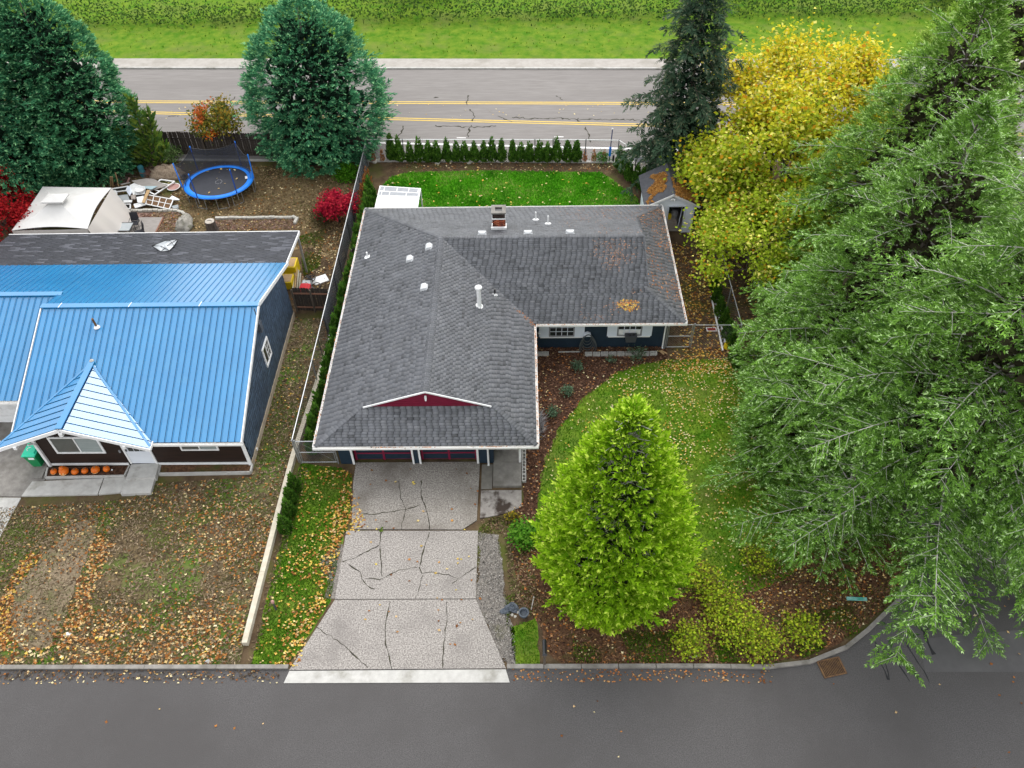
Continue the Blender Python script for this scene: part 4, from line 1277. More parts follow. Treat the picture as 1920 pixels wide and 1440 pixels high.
# ================================================================== THE BLUE ROOFED HOUSE
bh_ = thing('house', 'neighbouring house with a ribbed bright blue metal roof and dark brown front', 'house', (-19, 30, 0))
XL, XR = -24.2, -13.25
EV, RY, RZ2 = (23.8, 2.58), 30.48, 5.2
sl = (RZ2 - EV[1]) / (RY - EV[0])
BY, BZ = 36.05, 3.4
slb = (RZ2 - BZ) / (BY - RY)
def zf_(y): return EV[1] + (y - EV[0]) * sl
def zb_(y): return RZ2 - (y - RY) * slb
# under-roof bodies
b = MB()
b.poly([(XL, 24.3, zf_(24.3) - 0.05), (-21.08, 27.45, zf_(27.45) - 0.05), (-17.5, 23.8, 2.53), (XR, 23.8, 2.53), (XR, RY, RZ2 - 0.05), (XL, RY, RZ2 - 0.05)])
b.poly([(XL, BY, BZ - 0.05), (XR, BY, BZ - 0.05), (XR, RY, RZ2 - 0.05), (XL, RY, RZ2 - 0.05)])
b.poly([(-33, BY, BZ - 0.05), (XL - 0.01, BY, BZ - 0.05), (XL - 0.01, 31.96, 4.66), (-33, 31.96, 4.66)])
LY, LZ = 31.96, 4.72
b.poly([(-33, 26.5, 2.55), (XL - 0.02, 26.5, 2.55), (XL - 0.02, LY, LZ - 0.06), (-33, LY, LZ - 0.06)])
roof2 = b.build('roof', M['seam'], bh_)
PW = 0.335
def panel_mesh(name, p, q, wdt, side):
    """one standing-seam sheet from eave p to ridge q, wdt across towards side, folded up along its left edge"""
    p, q, side = Vector(p), Vector(q), Vector(side).normalized()
    d = (q - p).normalized()
    nn = side.cross(d)
    if nn.z < 0: nn = -nn
    b = MB()
    g = 0.045
    b.prism([p + side * g, p + side * (wdt - 0.001), q + side * (wdt - 0.001), q + side * g], nn * 0.012)
    b.prism([p + side * g, p + side * (g + 0.022), q + side * (g + 0.022), q + side * g], nn * 0.050)
    return b
def rects(x0, x1, y0, z0, y1, z1):
    n = int(round((x1 - x0) / PW))
    wd = (x1 - x0) / n
    first = panel_mesh('roof_panel', (0, y0, z0), (0, y1, z1), wd, (1, 0, 0))
    o0 = None
    for i in range(n):
        if o0 is None:
            first.v = [(v[0] + x0, v[1], v[2]) for v in first.v]
            o0 = first.build('roof_panel', M['metalblue'], roof2)
            o = o0
        else:
            o = o0.copy()
            C.objects.link(o)
            o.location = (i * wd, 0, 0)
# the front slope: sheets over the porch start at its valley
def front_sheets():
    n = int(round((XR - XL) / PW))
    wd = (XR - XL) / n
    half, zr, ze = 3.62, 4.02, 2.55
    o0 = None
    for i in range(n):
        xa, xb = XL + i * wd, XL + (i + 1) * wd
        def ystart(x):
            zp = zr - abs(x + 21.08) * (zr - ze) / half
            return max(23.76, EV[0] + (zp - EV[1]) / sl - 0.12) if zp > EV[1] else 23.76
        ya, yb = ystart(xa), ystart(xb)
        if max(ya, yb) < 23.77:
            if o0 is None:
                b = panel_mesh('roof_panel', (xa, 23.76, zf_(23.76)), (xa, RY - 0.05, RZ2 - 0.02), wd, (1, 0, 0))
                o0, x0 = b.build('roof_panel', M['metalblue'], roof2), xa
            else:
                o = o0.copy()
                C.objects.link(o)
                o.location = (xa - x0, 0, 0)
            continue
        b = MB()
        nn = Vector((0, -sl, 1)).normalized()
        def pt(x, y): return Vector((x, y, zf_(y)))
        g = 0.045
        b.prism([pt(xa + g, ya), pt(xb - 0.001, yb), pt(xb - 0.001, RY - 0.05), pt(xa + g, RY - 0.05)], nn * 0.012)
        b.prism([pt(xa + g, ya), pt(xa + g + 0.022, ya), pt(xa + g + 0.022, RY - 0.05), pt(xa + g, RY - 0.05)], nn * 0.05)
        b.build('roof_panel', M['metalblue'], roof2)
front_sheets()
rects(XL, XR, BY, BZ, RY + 0.05, RZ2 - 0.02)
rects(-32.0, XL - 0.03, BY, BZ, LY + 0.04, zb_(LY + 0.04))
rects(-32.0, XL - 0.14, 26.45, 2.58, LY - 0.05, LZ - 0.02)
# rear sheets fill the strip between the two ridges at the hip
MB().beam((XL - 0.05, RY, RZ2 + 0.04), (XR + 0.04, RY, RZ2 + 0.04), 0.30, 0.05).build('ridge_cap', M['metalblue'], roof2)
MB().beam((-32, LY, LZ + 0.05), (XL + 0.25, LY, LZ + 0.05), 0.30, 0.05).build('ridge_cap', M['metalblue'], roof2)
b = MB()
b.beam((XR + 0.02, 23.74, 2.53), (XR + 0.02, RY, RZ2 - 0.02), 0.05, 0.20); b.beam((XR + 0.02, RY, RZ2 - 0.02), (XR + 0.02, BY, BZ - 0.02), 0.05, 0.20)
b.build('verge_trim', M['whitepaint'], bh_)
MB().beam((XL - 0.03, 23.74, 2.53), (XL - 0.03, RY, RZ2 - 0.02), 0.05, 0.16).build('verge_trim', M['whitepaint'], bh_)
for x in (XL + 0.9, -19.75, -16.2):
    MB().beam((x, RY - 0.17, RZ2 + 0.075), (x + 0.06, RY + 0.17, RZ2 + 0.075), 0.035, 0.02).build('ridge_clip', M['whitepaint'], roof2)
# porch gable
PX_, PZ, PYF, PYB = -21.08, 4.02, 23.35, 27.5
PEZ = 2.55
def porch_side(sg):
    xe = PX_ + sg * 3.62
    n = 10
    k0 = None
    for i in range(n):
        y0, y1 = PYF + 0.02 + i * (PYB - PYF) / n, PYF + 0.02 + (i + 1) * (PYB - PYF) / n
        # the valley cuts the sheet where it meets the main slope
        def cut(y):
            zz = zf_(y)
            if zz <= PEZ: return xe
            return xe + (PX_ - xe) * (zz - PEZ) / (PZ - PEZ)
        def zz(x): return PEZ + (x - xe) / (PX_ - xe) * (PZ - PEZ)
        a, c = cut(y0), cut(y1)
        pk = PX_ + sg * 0.13
        if (c - pk) * sg < 0.03: c = pk + sg * 0.03
        if (a - pk) * sg < 0.05: continue
        b = MB()
        up = Vector((sg * (PZ - PEZ), 0, 3.62)).normalized()
        pts = [Vector((a, y0, zz(a))), Vector((pk, y0, zz(pk))), Vector((pk, y1 - 0.03, zz(pk))), Vector((c, y1 - 0.03, zz(c)))]
        b.prism([p + up * 0.05 for p in pts], up * 0.012)
        b.prism([pts[0] + up * 0.05, pts[1] + up * 0.05, pts[1] + up * 0.05 + Vector((0, 0.022, 0)), pts[0] + up * 0.05 + Vector((0, 0.022, 0))], up * 0.045)
        b.build('roof_panel', M['metalblue'], roof2)
    b = MB()
    yb = PYB
    ysplit = EV[0]
    b.poly([(xe, PYF, PEZ + 0.02), (PX_, PYF, PZ + 0.02), (PX_, yb, PZ + 0.02), (xe, EV[0] - 0.2, PEZ + 0.02)])
    b.build('porch_deck', M['seam'], roof2)
    # white fascia board, stepped end
    MB().beam((xe + sg * 0.03, PYF - 0.03, PEZ - 0.02), (PX_, PYF - 0.03, PZ - 0.02), 0.05, 0.18).build('fascia', M['whitepaint'], bh_)
    MB().beam((xe + sg * 0.02, PYF - 0.02, PEZ - 0.02), (xe + sg * 0.02, EV[0] + 0.1, PEZ - 0.02), 0.06, 0.14).build('fascia', M['whitepaint'], bh_)
    v0 = Vector((xe, EV[0] - 0.3, PEZ + 0.08)); v1 = Vector((PX_, PYB, PZ + 0.10))
    MB().beam(v0, v1, 0.10, 0.03).build('valley_flashing', M['metalblue'], roof2)
    b = MB(); xm = PX_ + sg * 2.55
    b.box(xm - 0.07, xm + 0.07, PYF - 0.12, PYF + 1.2, PEZ + 0.18, PEZ + 0.34)
    b.build('beam_end', M['whitepaint'], bh_)
porch_side(-1)
porch_side(1)
b = MB(); b.box(PX_ - 0.08, PX_ + 0.08, PYF - 0.12, PYF + 1.2, PZ - 0.36, PZ - 0.16); b.build('beam_end', M['whitepaint'], bh_)
MB().beam((PX_, PYF - 0.03, PZ + 0.12), (PX_, PYB + 0.1, PZ + 0.12), 0.30, 0.04).build('ridge_cap', M['metalblue'], roof2)
b = MB(); b.lathe((PX_, PYB + 0.12, PZ + 0.05), [(0.12, 0), (0.10, 0.12), (0.02, 0.2)], 8); b.build('ridge_end', M['paleconc'], roof2)
# front walls, dark stained boards
FY = 24.32
b = MB()
b.box(-23.6, XR - 0.2, FY, FY + 0.12, 0.0, 2.5)
b.prism([(-23.6, FY, 2.5), (-18.3, FY, 2.5), (PX_, FY, 3.80)], (0, 0.12, 0))
b.box(-23.6, -23.48, FY, 26.9, 0, 2.4)
b.build('front_wall', M['brown'], bh_)
b = MB()
boards(b, (-23.5, FY), (-19.55, FY), 0.32, 2.42, (0, -1), 0.2, 0.010)
boards(b, (-18.2, FY), (-13.6, FY), 0.32, 2.42, (0, -1), 0.2, 0.010)
b.build('front_boards', M['brown'], bh_, kind='stuff')
for x0, x1 in ((-23.62, -23.46), (XR - 0.36, XR - 0.2)):
    MB().box(x0, x1, FY - 0.09, FY - 0.002, 0.12, 2.45).build('corner_trim', M['whitepaint'], bh_)
for x0, x1 in ((-23.45, -19.58), (-18.17, XR - 0.37)):
    MB().box(x0, x1, FY - 0.075, FY - 0.002, 0.2, 0.32).build('base_trim', M['whitepaint'], bh_)
# side wall of blue shakes
b = MB()
xs_ = XR - 0.2
b.prism([(xs_, 24.3, 0.35), (xs_, 35.3, 0.35), (xs_, 35.3, zb_(35.3) - 0.12), (xs_, RY, RZ2 - 0.12), (xs_, 24.3, zf_(24.3) - 0.12)], (-0.12, 0, 0))
b.build('side_wall', M['shake'], bh_)
V, T_ = [], []
z = 0.4
row = 0
while z < 5.4:
    h = 0.24
    y = 24.36 + (row % 2) * 0.07
    while y < 35.25:
        wd_ = random.uniform(0.10, 0.24)
        top = min(zf_(y), zb_(y)) - 0.16
        if z < top:
            zt = min(z + h, top)
            x = xs_ + 0.004
            t0 = 0.020 * random.uniform(0.7, 1.4)
            j = random.uniform(-0.012, 0.012)
            y1 = min(y + wd_ - 0.008, 35.28)
            V += [(x + t0, y, z + j), (x + t0, y1, z + j), (x + 0.003, y1, zt + 0.02), (x + 0.003, y, zt + 0.02), (x, y, z + j), (x, y1, z + j)]
            c_ = np.array((0.092, 0.145, 0.23)) * random.uniform(0.78, 1.2)
            T_ += [c_] * 6
        y += wd_
    z += h
    row += 1
n_ = len(V) // 6
F_a = np.concatenate([np.array([(0, 1, 2, 3), (4, 5, 1, 0)]) + 6 * i for i in range(n_)])
npmesh('shakes', V, F_a, M['shingle'], bh_, np.array(T_), kind='stuff')
MB().box(xs_ - 0.1, xs_ + 0.05, 24.3, 35.3, 0, 0.38).build('foundation', M['found'], bh_)
b = MB(); b.box(-23.0, xs_ - 0.1, 35.2, 35.32, 0, 2.9); b.build('rear_wall', M['shake'], bh_)
def side_at(px, py):
    a0, a1 = at(px, py, 0), at(px, py, 4)
    t_ = (xs_ - a0.x) / (a1.x - a0.x)
    return a0 + (a1 - a0) * t_
q = [side_at(*v) for v in ((497.5, 626), (511, 655), (499.5, 695), (487, 665))]
yA, yB = (q[0].y + q[1].y) / 2 * 0 + min(v.y for v in q), max(v.y for v in q)
yA, yB = side_at(493, 680).y, side_at(505, 640).y
yc, zc = (yA + yB) / 2, side_at(499, 660).z
hw, hh = 0.55, 0.62
f = MB()
x = xs_
f.box(x + 0.002, x + 0.07, yc - hw, yc + hw, zc + hh - 0.1, zc + hh); f.box(x + 0.002, x + 0.07, yc - hw, yc + hw, zc - hh, zc - hh + 0.1)
f.box(x + 0.002, x + 0.07, yc - hw, yc - hw + 0.1, zc - hh + 0.1, zc + hh - 0.1); f.box(x + 0.002, x + 0.07, yc + hw - 0.1, yc + hw, zc - hh + 0.1, zc + hh - 0.1)
f = f.build('window', M['whitepaint'], bh_)
for s0, s1 in ((-hw + 0.1, -0.025), (0.025, hw - 0.1)):
    MB().box(x + 0.015, x + 0.032, yc + s0, yc + s1, zc - hh + 0.1, zc + hh - 0.1).build('pane', M['glass'], f)
b = MB(); b.box(x + 0.01, x + 0.06, yc - 0.025, yc + 0.025, zc - hh + 0.1, zc + hh - 0.1)
for zq in (-0.14, 0.16): b.box(x + 0.034, x + 0.045, yc + 0.025, yc + hw - 0.1, zc + zq - 0.012, zc + zq + 0.012)
b.box(x + 0.034, x + 0.045, yc + 0.22, yc + 0.245, zc - hh + 0.1, zc + hh - 0.1)
b.build('muntin', M['whitepaint'], f)
v = side_at(482, 612)
b = MB(); b.box(xs_ + 0.03, xs_ + 0.24, v.y - 0.16, v.y + 0.16, v.z - 0.3, v.z + 0.3); b.tube((xs_ + 0.15, v.y, v.z + 0.3), (xs_ + 0.15, v.y, v.z + 1.2), 0.03); b.build('meter_box', M['slate'], bh_)
v = side_at(479.5, 842)
b = MB(); b.box(xs_ + 0.02, xs_ + 0.09, v.y - 0.05, v.y + 0.05, v.z - 0.07, v.z + 0.07); b.build('outlet', M['whitepaint'], bh_)
# front windows, door
def fwin(corners, mid, panes):
    pts = [onwall(px, py, FY) for px, py in corners]
    x0, x1 = min(p.x for p in pts), max(p.x for p in pts)
    z0 = min(p.z for p in pts)
    return x0, x1, z0
a, c = onwall(108, 849, FY), onwall(199, 847, FY)
x0, x1, z0, z1 = a.x, c.x, a.z, a.z + 1.25
f = MB()
y = FY
def frame(f, x0, x1, z0, z1, y, wd=0.09):
    f.box(x0, x1, y - 0.06, y - 0.002, z0, z0 + wd); f.box(x0, x1, y - 0.06, y - 0.002, z1 - wd, z1)
    f.box(x0, x0 + wd, y - 0.06, y - 0.002, z0 + wd, z1 - wd); f.box(x1 - wd, x1, y - 0.06, y - 0.002, z0 + wd, z1 - wd)
frame(f, x0, x1, z0, z1, y, 0.10)
f = f.build('window', M['whitepaint'], bh_)
xm = x0 + (x1 - x0) * 0.51
MB().box(x0 + 0.1, xm - 0.03, y - 0.03, y - 0.018, z0 + 0.1, z1 - 0.1).build('pane', M['screen'], f)
MB().box(xm + 0.03, x1 - 0.1, y - 0.03, y - 0.018, z0 + 0.1, z1 - 0.1).build('pane', M['blindglass'], f)
MB().box(xm - 0.03, xm + 0.03, y - 0.055, y - 0.004, z0 + 0.1, z1 - 0.1).build('mullion', M['whitepaint'], f)
a, c = onwall(341, 843.5, FY), onwall(411, 841.5, FY)
x0, x1, z0, z1 = a.x, c.x, a.z, 2.46
f = MB(); frame(f, x0, x1, z0, z1, y, 0.085); f = f.build('window', M['whitepaint'], bh_)
xm = (x0 + x1) / 2
MB().box(x0 + 0.085, xm - 0.03, y - 0.03, y - 0.018, z0 + 0.085, z1 - 0.085).build('pane', M['screen'], f)
MB().box(xm + 0.03, x1 - 0.085, y - 0.03, y - 0.018, z0 + 0.085, z1 - 0.085).build('pane', M['blindglass'], f)
MB().box(xm - 0.03, xm + 0.03, y - 0.055, y - 0.004, z0 + 0.085, z1 - 0.085).build('mullion', M['whitepaint'], f)
a, c = onwall(249, 866, FY), onwall(291.5, 866, FY)
x0, x1, z0, z1 = a.x - 0.02, c.x + 0.02, 0.3, 2.4
f = MB(); f.box(x0 - 0.1, x0, y - 0.07, y - 0.002, z0, z1 + 0.1); f.box(x1, x1 + 0.1, y - 0.07, y - 0.002, z0, z1 + 0.1); f.box(x0, x1, y - 0.07, y - 0.002, z1, z1 + 0.1)
f.build('door_frame', M['whitepaint'], bh_)
dr = MB().box(x0 + 0.004, x1 - 0.004, y - 0.045, y - 0.003, z0, z1 - 0.003).build('door', mat('doorwhite', (0.64, 0.67, 0.71), (0.60, 0.63, 0.68), 3, 0.45), bh_)
gx0, gx1, gz0, gz1 = x0 + 0.16, x1 - 0.16, 1.25, 2.2
for i in range(3):
    for j in range(3):
        w_, h_ = (gx1 - gx0) / 3, (gz1 - gz0) / 3
        MB().box(gx0 + i * w_ + 0.015, gx0 + (i + 1) * w_ - 0.015, y - 0.052, y - 0.046, gz0 + j * h_ + 0.015, gz0 + (j + 1) * h_ - 0.015).build('pane', M['glass'] if j == 0 else M['skyblue'], dr)
b = MB(); b.box(x0 + 0.05, x0 + 0.10, y - 0.09, y - 0.046, 1.28, 1.5); b.build('handle', M['black'], dr)
v = onwall(225, 845, FY); b = MB(); b.box(v.x - 0.04, v.x + 0.04, FY - 0.08, FY - 0.02, v.z - 0.08, v.z + 0.08); b.build('doorbell', M['greyframe'], bh_)
# gutters
b = MB(); gutter((PX_ + 3.66, 23.76, 2.54), (XR + 0.05, 23.76, 2.54), (0, -1, 0), parent=bh_)
b = MB(); b.path([(-23.55, 23.9, 2.25), (-23.5, 24.1, 2.1), (-23.48, 24.2, 1.9), (-23.48, 24.2, 0.2)], 0.045, 6); b.build('downspout', M['whitepaint'], bh_)
# roof pipe
v = at(197, 587, zf_(29.3)); v = Vector((v.x, 29.35, zf_(29.35)))
b = MB(); b.lathe(v, [(0.16, 0.02), (0.14, 0.06), (0.07, 0.14)], 10); o = b.build('vent_flashing', M['whitepaint'], roof2)
MB().tube(v + Vector((0, 0, 0.1)), v + Vector((0, -0.02, 0.62)), 0.055).build('vent_pipe', M['rust'], o)
# set back garage at the left
b = MB(); b.box(-33, XL - 0.1, 27.3, 27.42, 0, 2.36); b.build('garage_wall', M['pale'], bh_)
gd = MB().box(-29.2, -24.6, 27.24, 27.295, 0.05, 2.2).build('garage_door', M['whitepaint'], bh_)
for i in range(4):
    MB().box(-29.15, -24.65, 27.205, 27.238, 0.07 + i * 0.53, 0.57 + i * 0.53).build('panel', M['whitepaint'], gd)
gutter((-33, 26.45, 2.55), (XL - 0.15, 26.45, 2.55), (0, -1, 0), parent=bh_)

# ---- concrete at the blue house
d2 = struct('neighbour_driveway')
slab('slab', W([(95, 875), (88, 898), (42, 932), (-160, 930), (-160, 790), (60, 790)]), M['concrete'], d2, 0.04)
slab('slab', W([(40, 934), (-160, 932), (-420, 1250), (-130, 1250)]), M['paleconc'], d2, 0.04)
w2 = struct('front_walk')
slab('slab', W([(62, 905), (195, 899), (184, 929), (42, 932)]), M['paleconc'], w2, 0.10)
slab('slab', W([(197, 899), (240, 897), (228, 925), (186, 929)]), M['paleconc'], w2, 0.10)
for i in range(3):
    xa = 66 + i * 8
    slab('step', W([(74 + i * 7, 868 + i * 1), (80 + i * 7, 868), (66 + i * 7, 899), (58 + i * 7, 899)]), M['concrete'], w2, 0.06 + i * 0.03)
zt = 0.3
slab('landing', [tuple(at(x, y, zt))[:2] for x, y in ((246, 870.5), (298, 868.5), (291, 895), (236, 897))], M['paleconc'], w2, zt)
slab('step', [tuple(at(x, y, 0.2))[:2] for x, y in ((235, 898.5), (290, 896.5), (282, 924), (226, 926))], M['paleconc'], w2, 0.2)
for nm, lb, cs in (('planter_bed', 'narrow soil bed holding the row of pumpkins under the front window', ((90, 878), (244, 873), (234, 893), (86, 896))), ('planter_bed', 'low framed bark bed under the small window right of the white front door', ((302, 870), (474, 867), (470, 886), (298, 889))), ):
    c4 = [at(x, y, 0.12) for x, y in cs]
    t = thing(nm, lb, 'flower bed', tuple((c4[0] + c4[2]) / 2 - Vector((0, 0, 0.12))))
    MB().prism([Vector((v.x, v.y, 0)) for v in c4], (0, 0, 0.14)).build('soil', M['mulch'] if cs[0][0] < 100 else M['redmulch'], t)
    for i in range(4):
        a, c = c4[i], c4[(i + 1) % 4]
        if i == 0: continue
        MB().beam((a.x, a.y, 0.10), (c.x, c.y, 0.10), 0.08, 0.20).build('edge_board', M['paleconc'], t)

# ---- the carport behind, grey shingles on posts
cp = thing('carport', 'flat dark grey shingled carport roof on a post behind the blue metal roof', 'carport', (-22, 38.5, 0))
CA, CB_, CC_, CD = (-31.6, 36.15, 3.22), (-13.45, 36.15, 3.22), (-13.45, 39.8, 2.80), (-31.0, 39.8, 2.80)
b = MB(); b.prism([CA, CB_, CC_, CD], (0, 0, -0.16)); cr = b.build('roof', M['underlay'], cp)
SH2 = [(0.030, 0.032, 0.041), (0.034, 0.036, 0.046), (0.032, 0.034, 0.043), (0.032, 0.034, 0.043), (0.075, 0.078, 0.094), (0.036, 0.038, 0.048)]
shingles(cr, [CA, CB_, CC_, CD], CC_, CD, SH2, 0.15, 0.62, 0.004, 0.006, odd=0.0)
b = MB(); b.beam((CD[0] - 0.05, 39.8, 2.72), (CC_[0] + 0.06, 39.83, 2.73), 0.05, 0.2); b.beam((CB_[0] + 0.03, 36.15, 3.13), (CC_[0] + 0.03, 39.8, 2.71), 0.05, 0.2); b.build('fascia', M['whitepaint'], cp)
MB().beam((-13.42, 39.35, 0), (-13.42, 39.35, 2.62), 0.11, 0.11).build('post', M['steel'], cp)
MB().beam((-30.5, 39.35, 0), (-30.5, 39.35, 2.62), 0.11, 0.11).build('post', M['steel'], cp)
ps = [at(x, y, 3.0) for x, y in ((285, 461), (311, 450), (333, 447), (327, 463), (318, 472), (303, 474), (294, 468))]
b = MB()
pz = [3.2 - (p_.y - 36.15) * 0.115 + q_ for p_, q_ in zip(ps, (0.03, .09, .04, .11, .06, .04, .08))]
ctr = Vector((sum(v.x for v in ps) / 7, sum(v.y for v in ps) / 7, sum(pz) / 7 + 0.1))
vs = [Vector((v.x, v.y, z_)) for v, z_ in zip(ps, pz)]
mid_ = [(v + ctr) / 2 + Vector((0, 0, 0.05 * (-1) ** i)) for i, v in enumerate(vs)]
b.add(vs + mid_ + [ctr], [(i, (i + 1) % 7, 7 + (i + 1) % 7, 7 + i) for i in range(7)] + [(7 + i, 7 + (i + 1) % 7, 14) for i in range(7)])
pl = b.solo('plastic_sheet', mat('plastic', (0.34, 0.36, 0.38), (0.46, 0.48, 0.50), 3, 0.3, spec=0.6), 'crumpled whitish plastic sheet lying on the grey carport shingles', 'plastic sheet')
b = MB()
for i, j in ((0, 4), (1, 3), (0, 2), (5, 2)):
    b.path([vs[i] + Vector((0, 0, 0.03)), (vs[i] + vs[j]) / 2 + Vector((0.05, 0.05, 0.12)), vs[j] + Vector((0, 0, 0.03))], 0.018, 4)
b.path(vs + [vs[0]], 0.022, 4)
b.build('cord', M['black'], pl)

# ================================================================== FENCES
def chain_link(t, pts, h, gap=0.16, wd=0.007, z0=0.05):
    """woven wire between fence points: crossing diagonal wires as thin flat strips"""
    V, F = [], []
    for i in range(len(pts) - 1):
        a, c = Vector((*pts[i], 0)), Vector((*pts[i + 1], 0))
        L = (c - a).length
        u = (c - a) / L
        H = h - z0
        s = -H
        while s < L:
            for sg in (1, -1):
                # a wire rising at 45 degrees from s
                x0, x1 = s, s + H
                lo, hi = max(x0, 0), min(x1, L)
                if hi - lo < 0.02: continue
                zl, zh = (lo - x0), (hi - x0)
                if sg < 0: zl, zh = H - zl, H - zh
                p, q = a + u * lo + Vector((0, 0, z0 + zl)), a + u * hi + Vector((0, 0, z0 + zh))
                n = Vector((-u.y, u.x, 0)) * (0.004 * sg)
                o = Vector((0, 0, wd))
                k = len(V)
                V += [p - o + n, q - o + n, q + o + n, p + o + n]
                F.append((k, k + 1, k + 2, k + 3))
            s += gap
    return npmesh('wire_mesh', [tuple(v) for v in V], F, M['wire'], t, kind='stuff')


def post(t, x, y, h, r=0.035, m=None):
    b = MB(); b.tube((x, y, 0), (x, y, h), r); b.lathe((x, y, h), [(r * 1.25, 0), (r * 1.1, 0.03), (0.01, 0.06)], 8)
    b.build('post', m or M['steel'], t)


def rail(t, p, q, r=0.024, m=None):
    MB().tube(p, q, r, r, 6).build('rail', m or M['steel'], t)


FH = 1.75
ft = thing('chain_link_fence', 'long chain link fence between the arborvitae row and the blue roofed neighbour', 'chain link fence', (-11.15, 38, 0))
fl_pts = [(-11.18, 24.5), (-11.15, 29.9), (-11.13, 35.3), (-11.11, 40.7), (-11.09, 46.1), (-11.07, 51.5)]
for i, p in enumerate(fl_pts): post(ft, *p, FH, 0.04)
for i in range(5): rail(ft, (*fl_pts[i], FH), (*fl_pts[i + 1], FH), 0.03)
for i in range(5):
    for q in (1, 2):
        a, c = Vector((*fl_pts[i], 0)), Vector((*fl_pts[i + 1], 0))
        v = a.lerp(c, q / 3)
        if i: MB().tube((v.x, v.y, 0), (v.x, v.y, FH - 0.03), 0.03).build('post', M['darksteel'], ft)
chain_link(ft, fl_pts, FH, 0.13, 0.009)
# grey privacy fabric on the rear stretch
b = MB(); b.box(-11.145, -11.125, 33.6, 51.4, 0.1, FH - 0.1)
b.build('fabric', netmat('fabric', (0.13, 0.145, 0.175), 0.6), ft)

gt = thing('chain_link_gate', 'small chain link gate closing the passage left of the garage', 'gate', (-10.1, 24.4, 0))
for x in (-11.05, -9.2): post(gt, x, 24.42, FH + 0.05, 0.038)
for z in (0.12, 0.9, FH): rail(gt, (-11.0, 24.42, z), (-9.25, 24.42, z), 0.024)
for x in (-10.95, -9.3): MB().tube((x, 24.42, 0.12), (x, 24.42, FH), 0.024, 0.024, 6).build('stile', M['steel'], gt)
MB().tube((-10.95, 24.43, FH), (-9.3, 24.43, 0.15), 0.008, 0.008, 5).build('brace_wire', M['steel'], gt)
chain_link(gt, [(-10.95, 24.40), (-9.3, 24.40)], FH, 0.11, 0.006)

g2 = thing('chain_link_gate', 'chain link walk gate with a middle bar at the right corner of the navy house', 'gate', (8.7, 32.36, 0))
for x in (7.98, 9.42): post(g2, x, 32.36, 1.85, 0.036)
for z in (0.12, 0.95, 1.8): rail(g2, (8.03, 32.36, z), (9.36, 32.36, z))
for x in (8.06, 9.33): MB().tube((x, 32.36, 0.12), (x, 32.36, 1.8), 0.024, 0.024, 6).build('stile', M['steel'], g2)
chain_link(g2, [(8.06, 32.35), (9.33, 32.35)], 1.8, 0.15, 0.004)

f3 = thing('chain_link_fence', 'chain link fence running back along the right side of the navy house', 'chain link fence', (11.9, 36, 0))
p3 = [(9.42, 32.36), (11.97, 32.32), (11.98, 35.5), (12.0, 39), (12.1, 43.5)]
for p in p3[1:]: post(f3, *p, 1.8, 0.036)
for i in range(4): rail(f3, (*p3[i], 1.78), (*p3[i + 1], 1.78))
chain_link(f3, p3, 1.78, 0.15, 0.005)

f4 = thing('chain_link_fence', 'chain link fence with a top rail beside the road behind the arborvitae hedge', 'chain link fence', (-2, 51.6, 0))
p4 = [(-11.0, 52.0), (-8.47, 51.95), (-5.4, 51.88), (-2.2, 51.8), (1.0, 51.72), (2.29, 51.7), (4.62, 51.62), (6.95, 51.5), (8.05, 50.0), (9.6, 48.8), (11.4, 47.6)]
for i, p in enumerate(p4): post(f4, *p, 1.8, 0.035, M['darksteel'])
for i in range(len(p4) - 1): rail(f4, (*p4[i], 1.8), (*p4[i + 1], 1.8), 0.03, M['whitepaint'] if i < 8 else M['steel'])
chain_link(f4, p4, 1.78, 0.22, 0.003)


def picket_fence(t, a, c, h, mw, wd=0.145, gap=0.012, rails=(0.35, 1.35), side=-1, cap=False, posts=2.4):
    a, c = Vector((*a, 0)), Vector((*c, 0))
    L = (c - a).length
    u = (c - a) / L
    n = Vector((-u.y, u.x, 0)) * side
    ang = math.atan2(u.y, u.x)
    k = int(L / (wd + gap))
    base = None
    for i in range(k):
        v = a + u * ((i + 0.5) * (wd + gap))
        if base is None:
            b = MB(); b.prism([(-wd / 2, -0.01, 0), (wd / 2, -0.01, 0), (wd / 2, -0.01, h - 0.06), (wd / 2 - 0.03, -0.01, h), (-wd / 2 + 0.03, -0.01, h), (-wd / 2, -0.01, h - 0.06)], (0, 0.02, 0))
            me = bpy.data.meshes.new('picket'); me.from_pydata([tuple(q) for q in b.v], [], b.f); me.materials.append(mw)
            base = me
        o = link('picket', base, t)
        o.location = v - ORG[t.name] + Vector((0, 0, random.uniform(-0.03, 0.02)))
        o.rotation_euler = (0, random.uniform(-0.006, 0.006), ang)
    for z in rails:
        MB().beam(a + n * 0.045 + Vector((0, 0, z)), c + n * 0.045 + Vector((0, 0, z)), 0.045, 0.09).build('rail', M['redwood'] if cap else mw, t)
    m_ = max(1, int(round(L / posts)))
    for i in range(m_ + 1):
        v = a.lerp(c, i / m_) + n * 0.12
        MB().beam((v.x, v.y, 0), (v.x, v.y, h - 0.05), 0.09, 0.09).build('post', M['wood'], t)


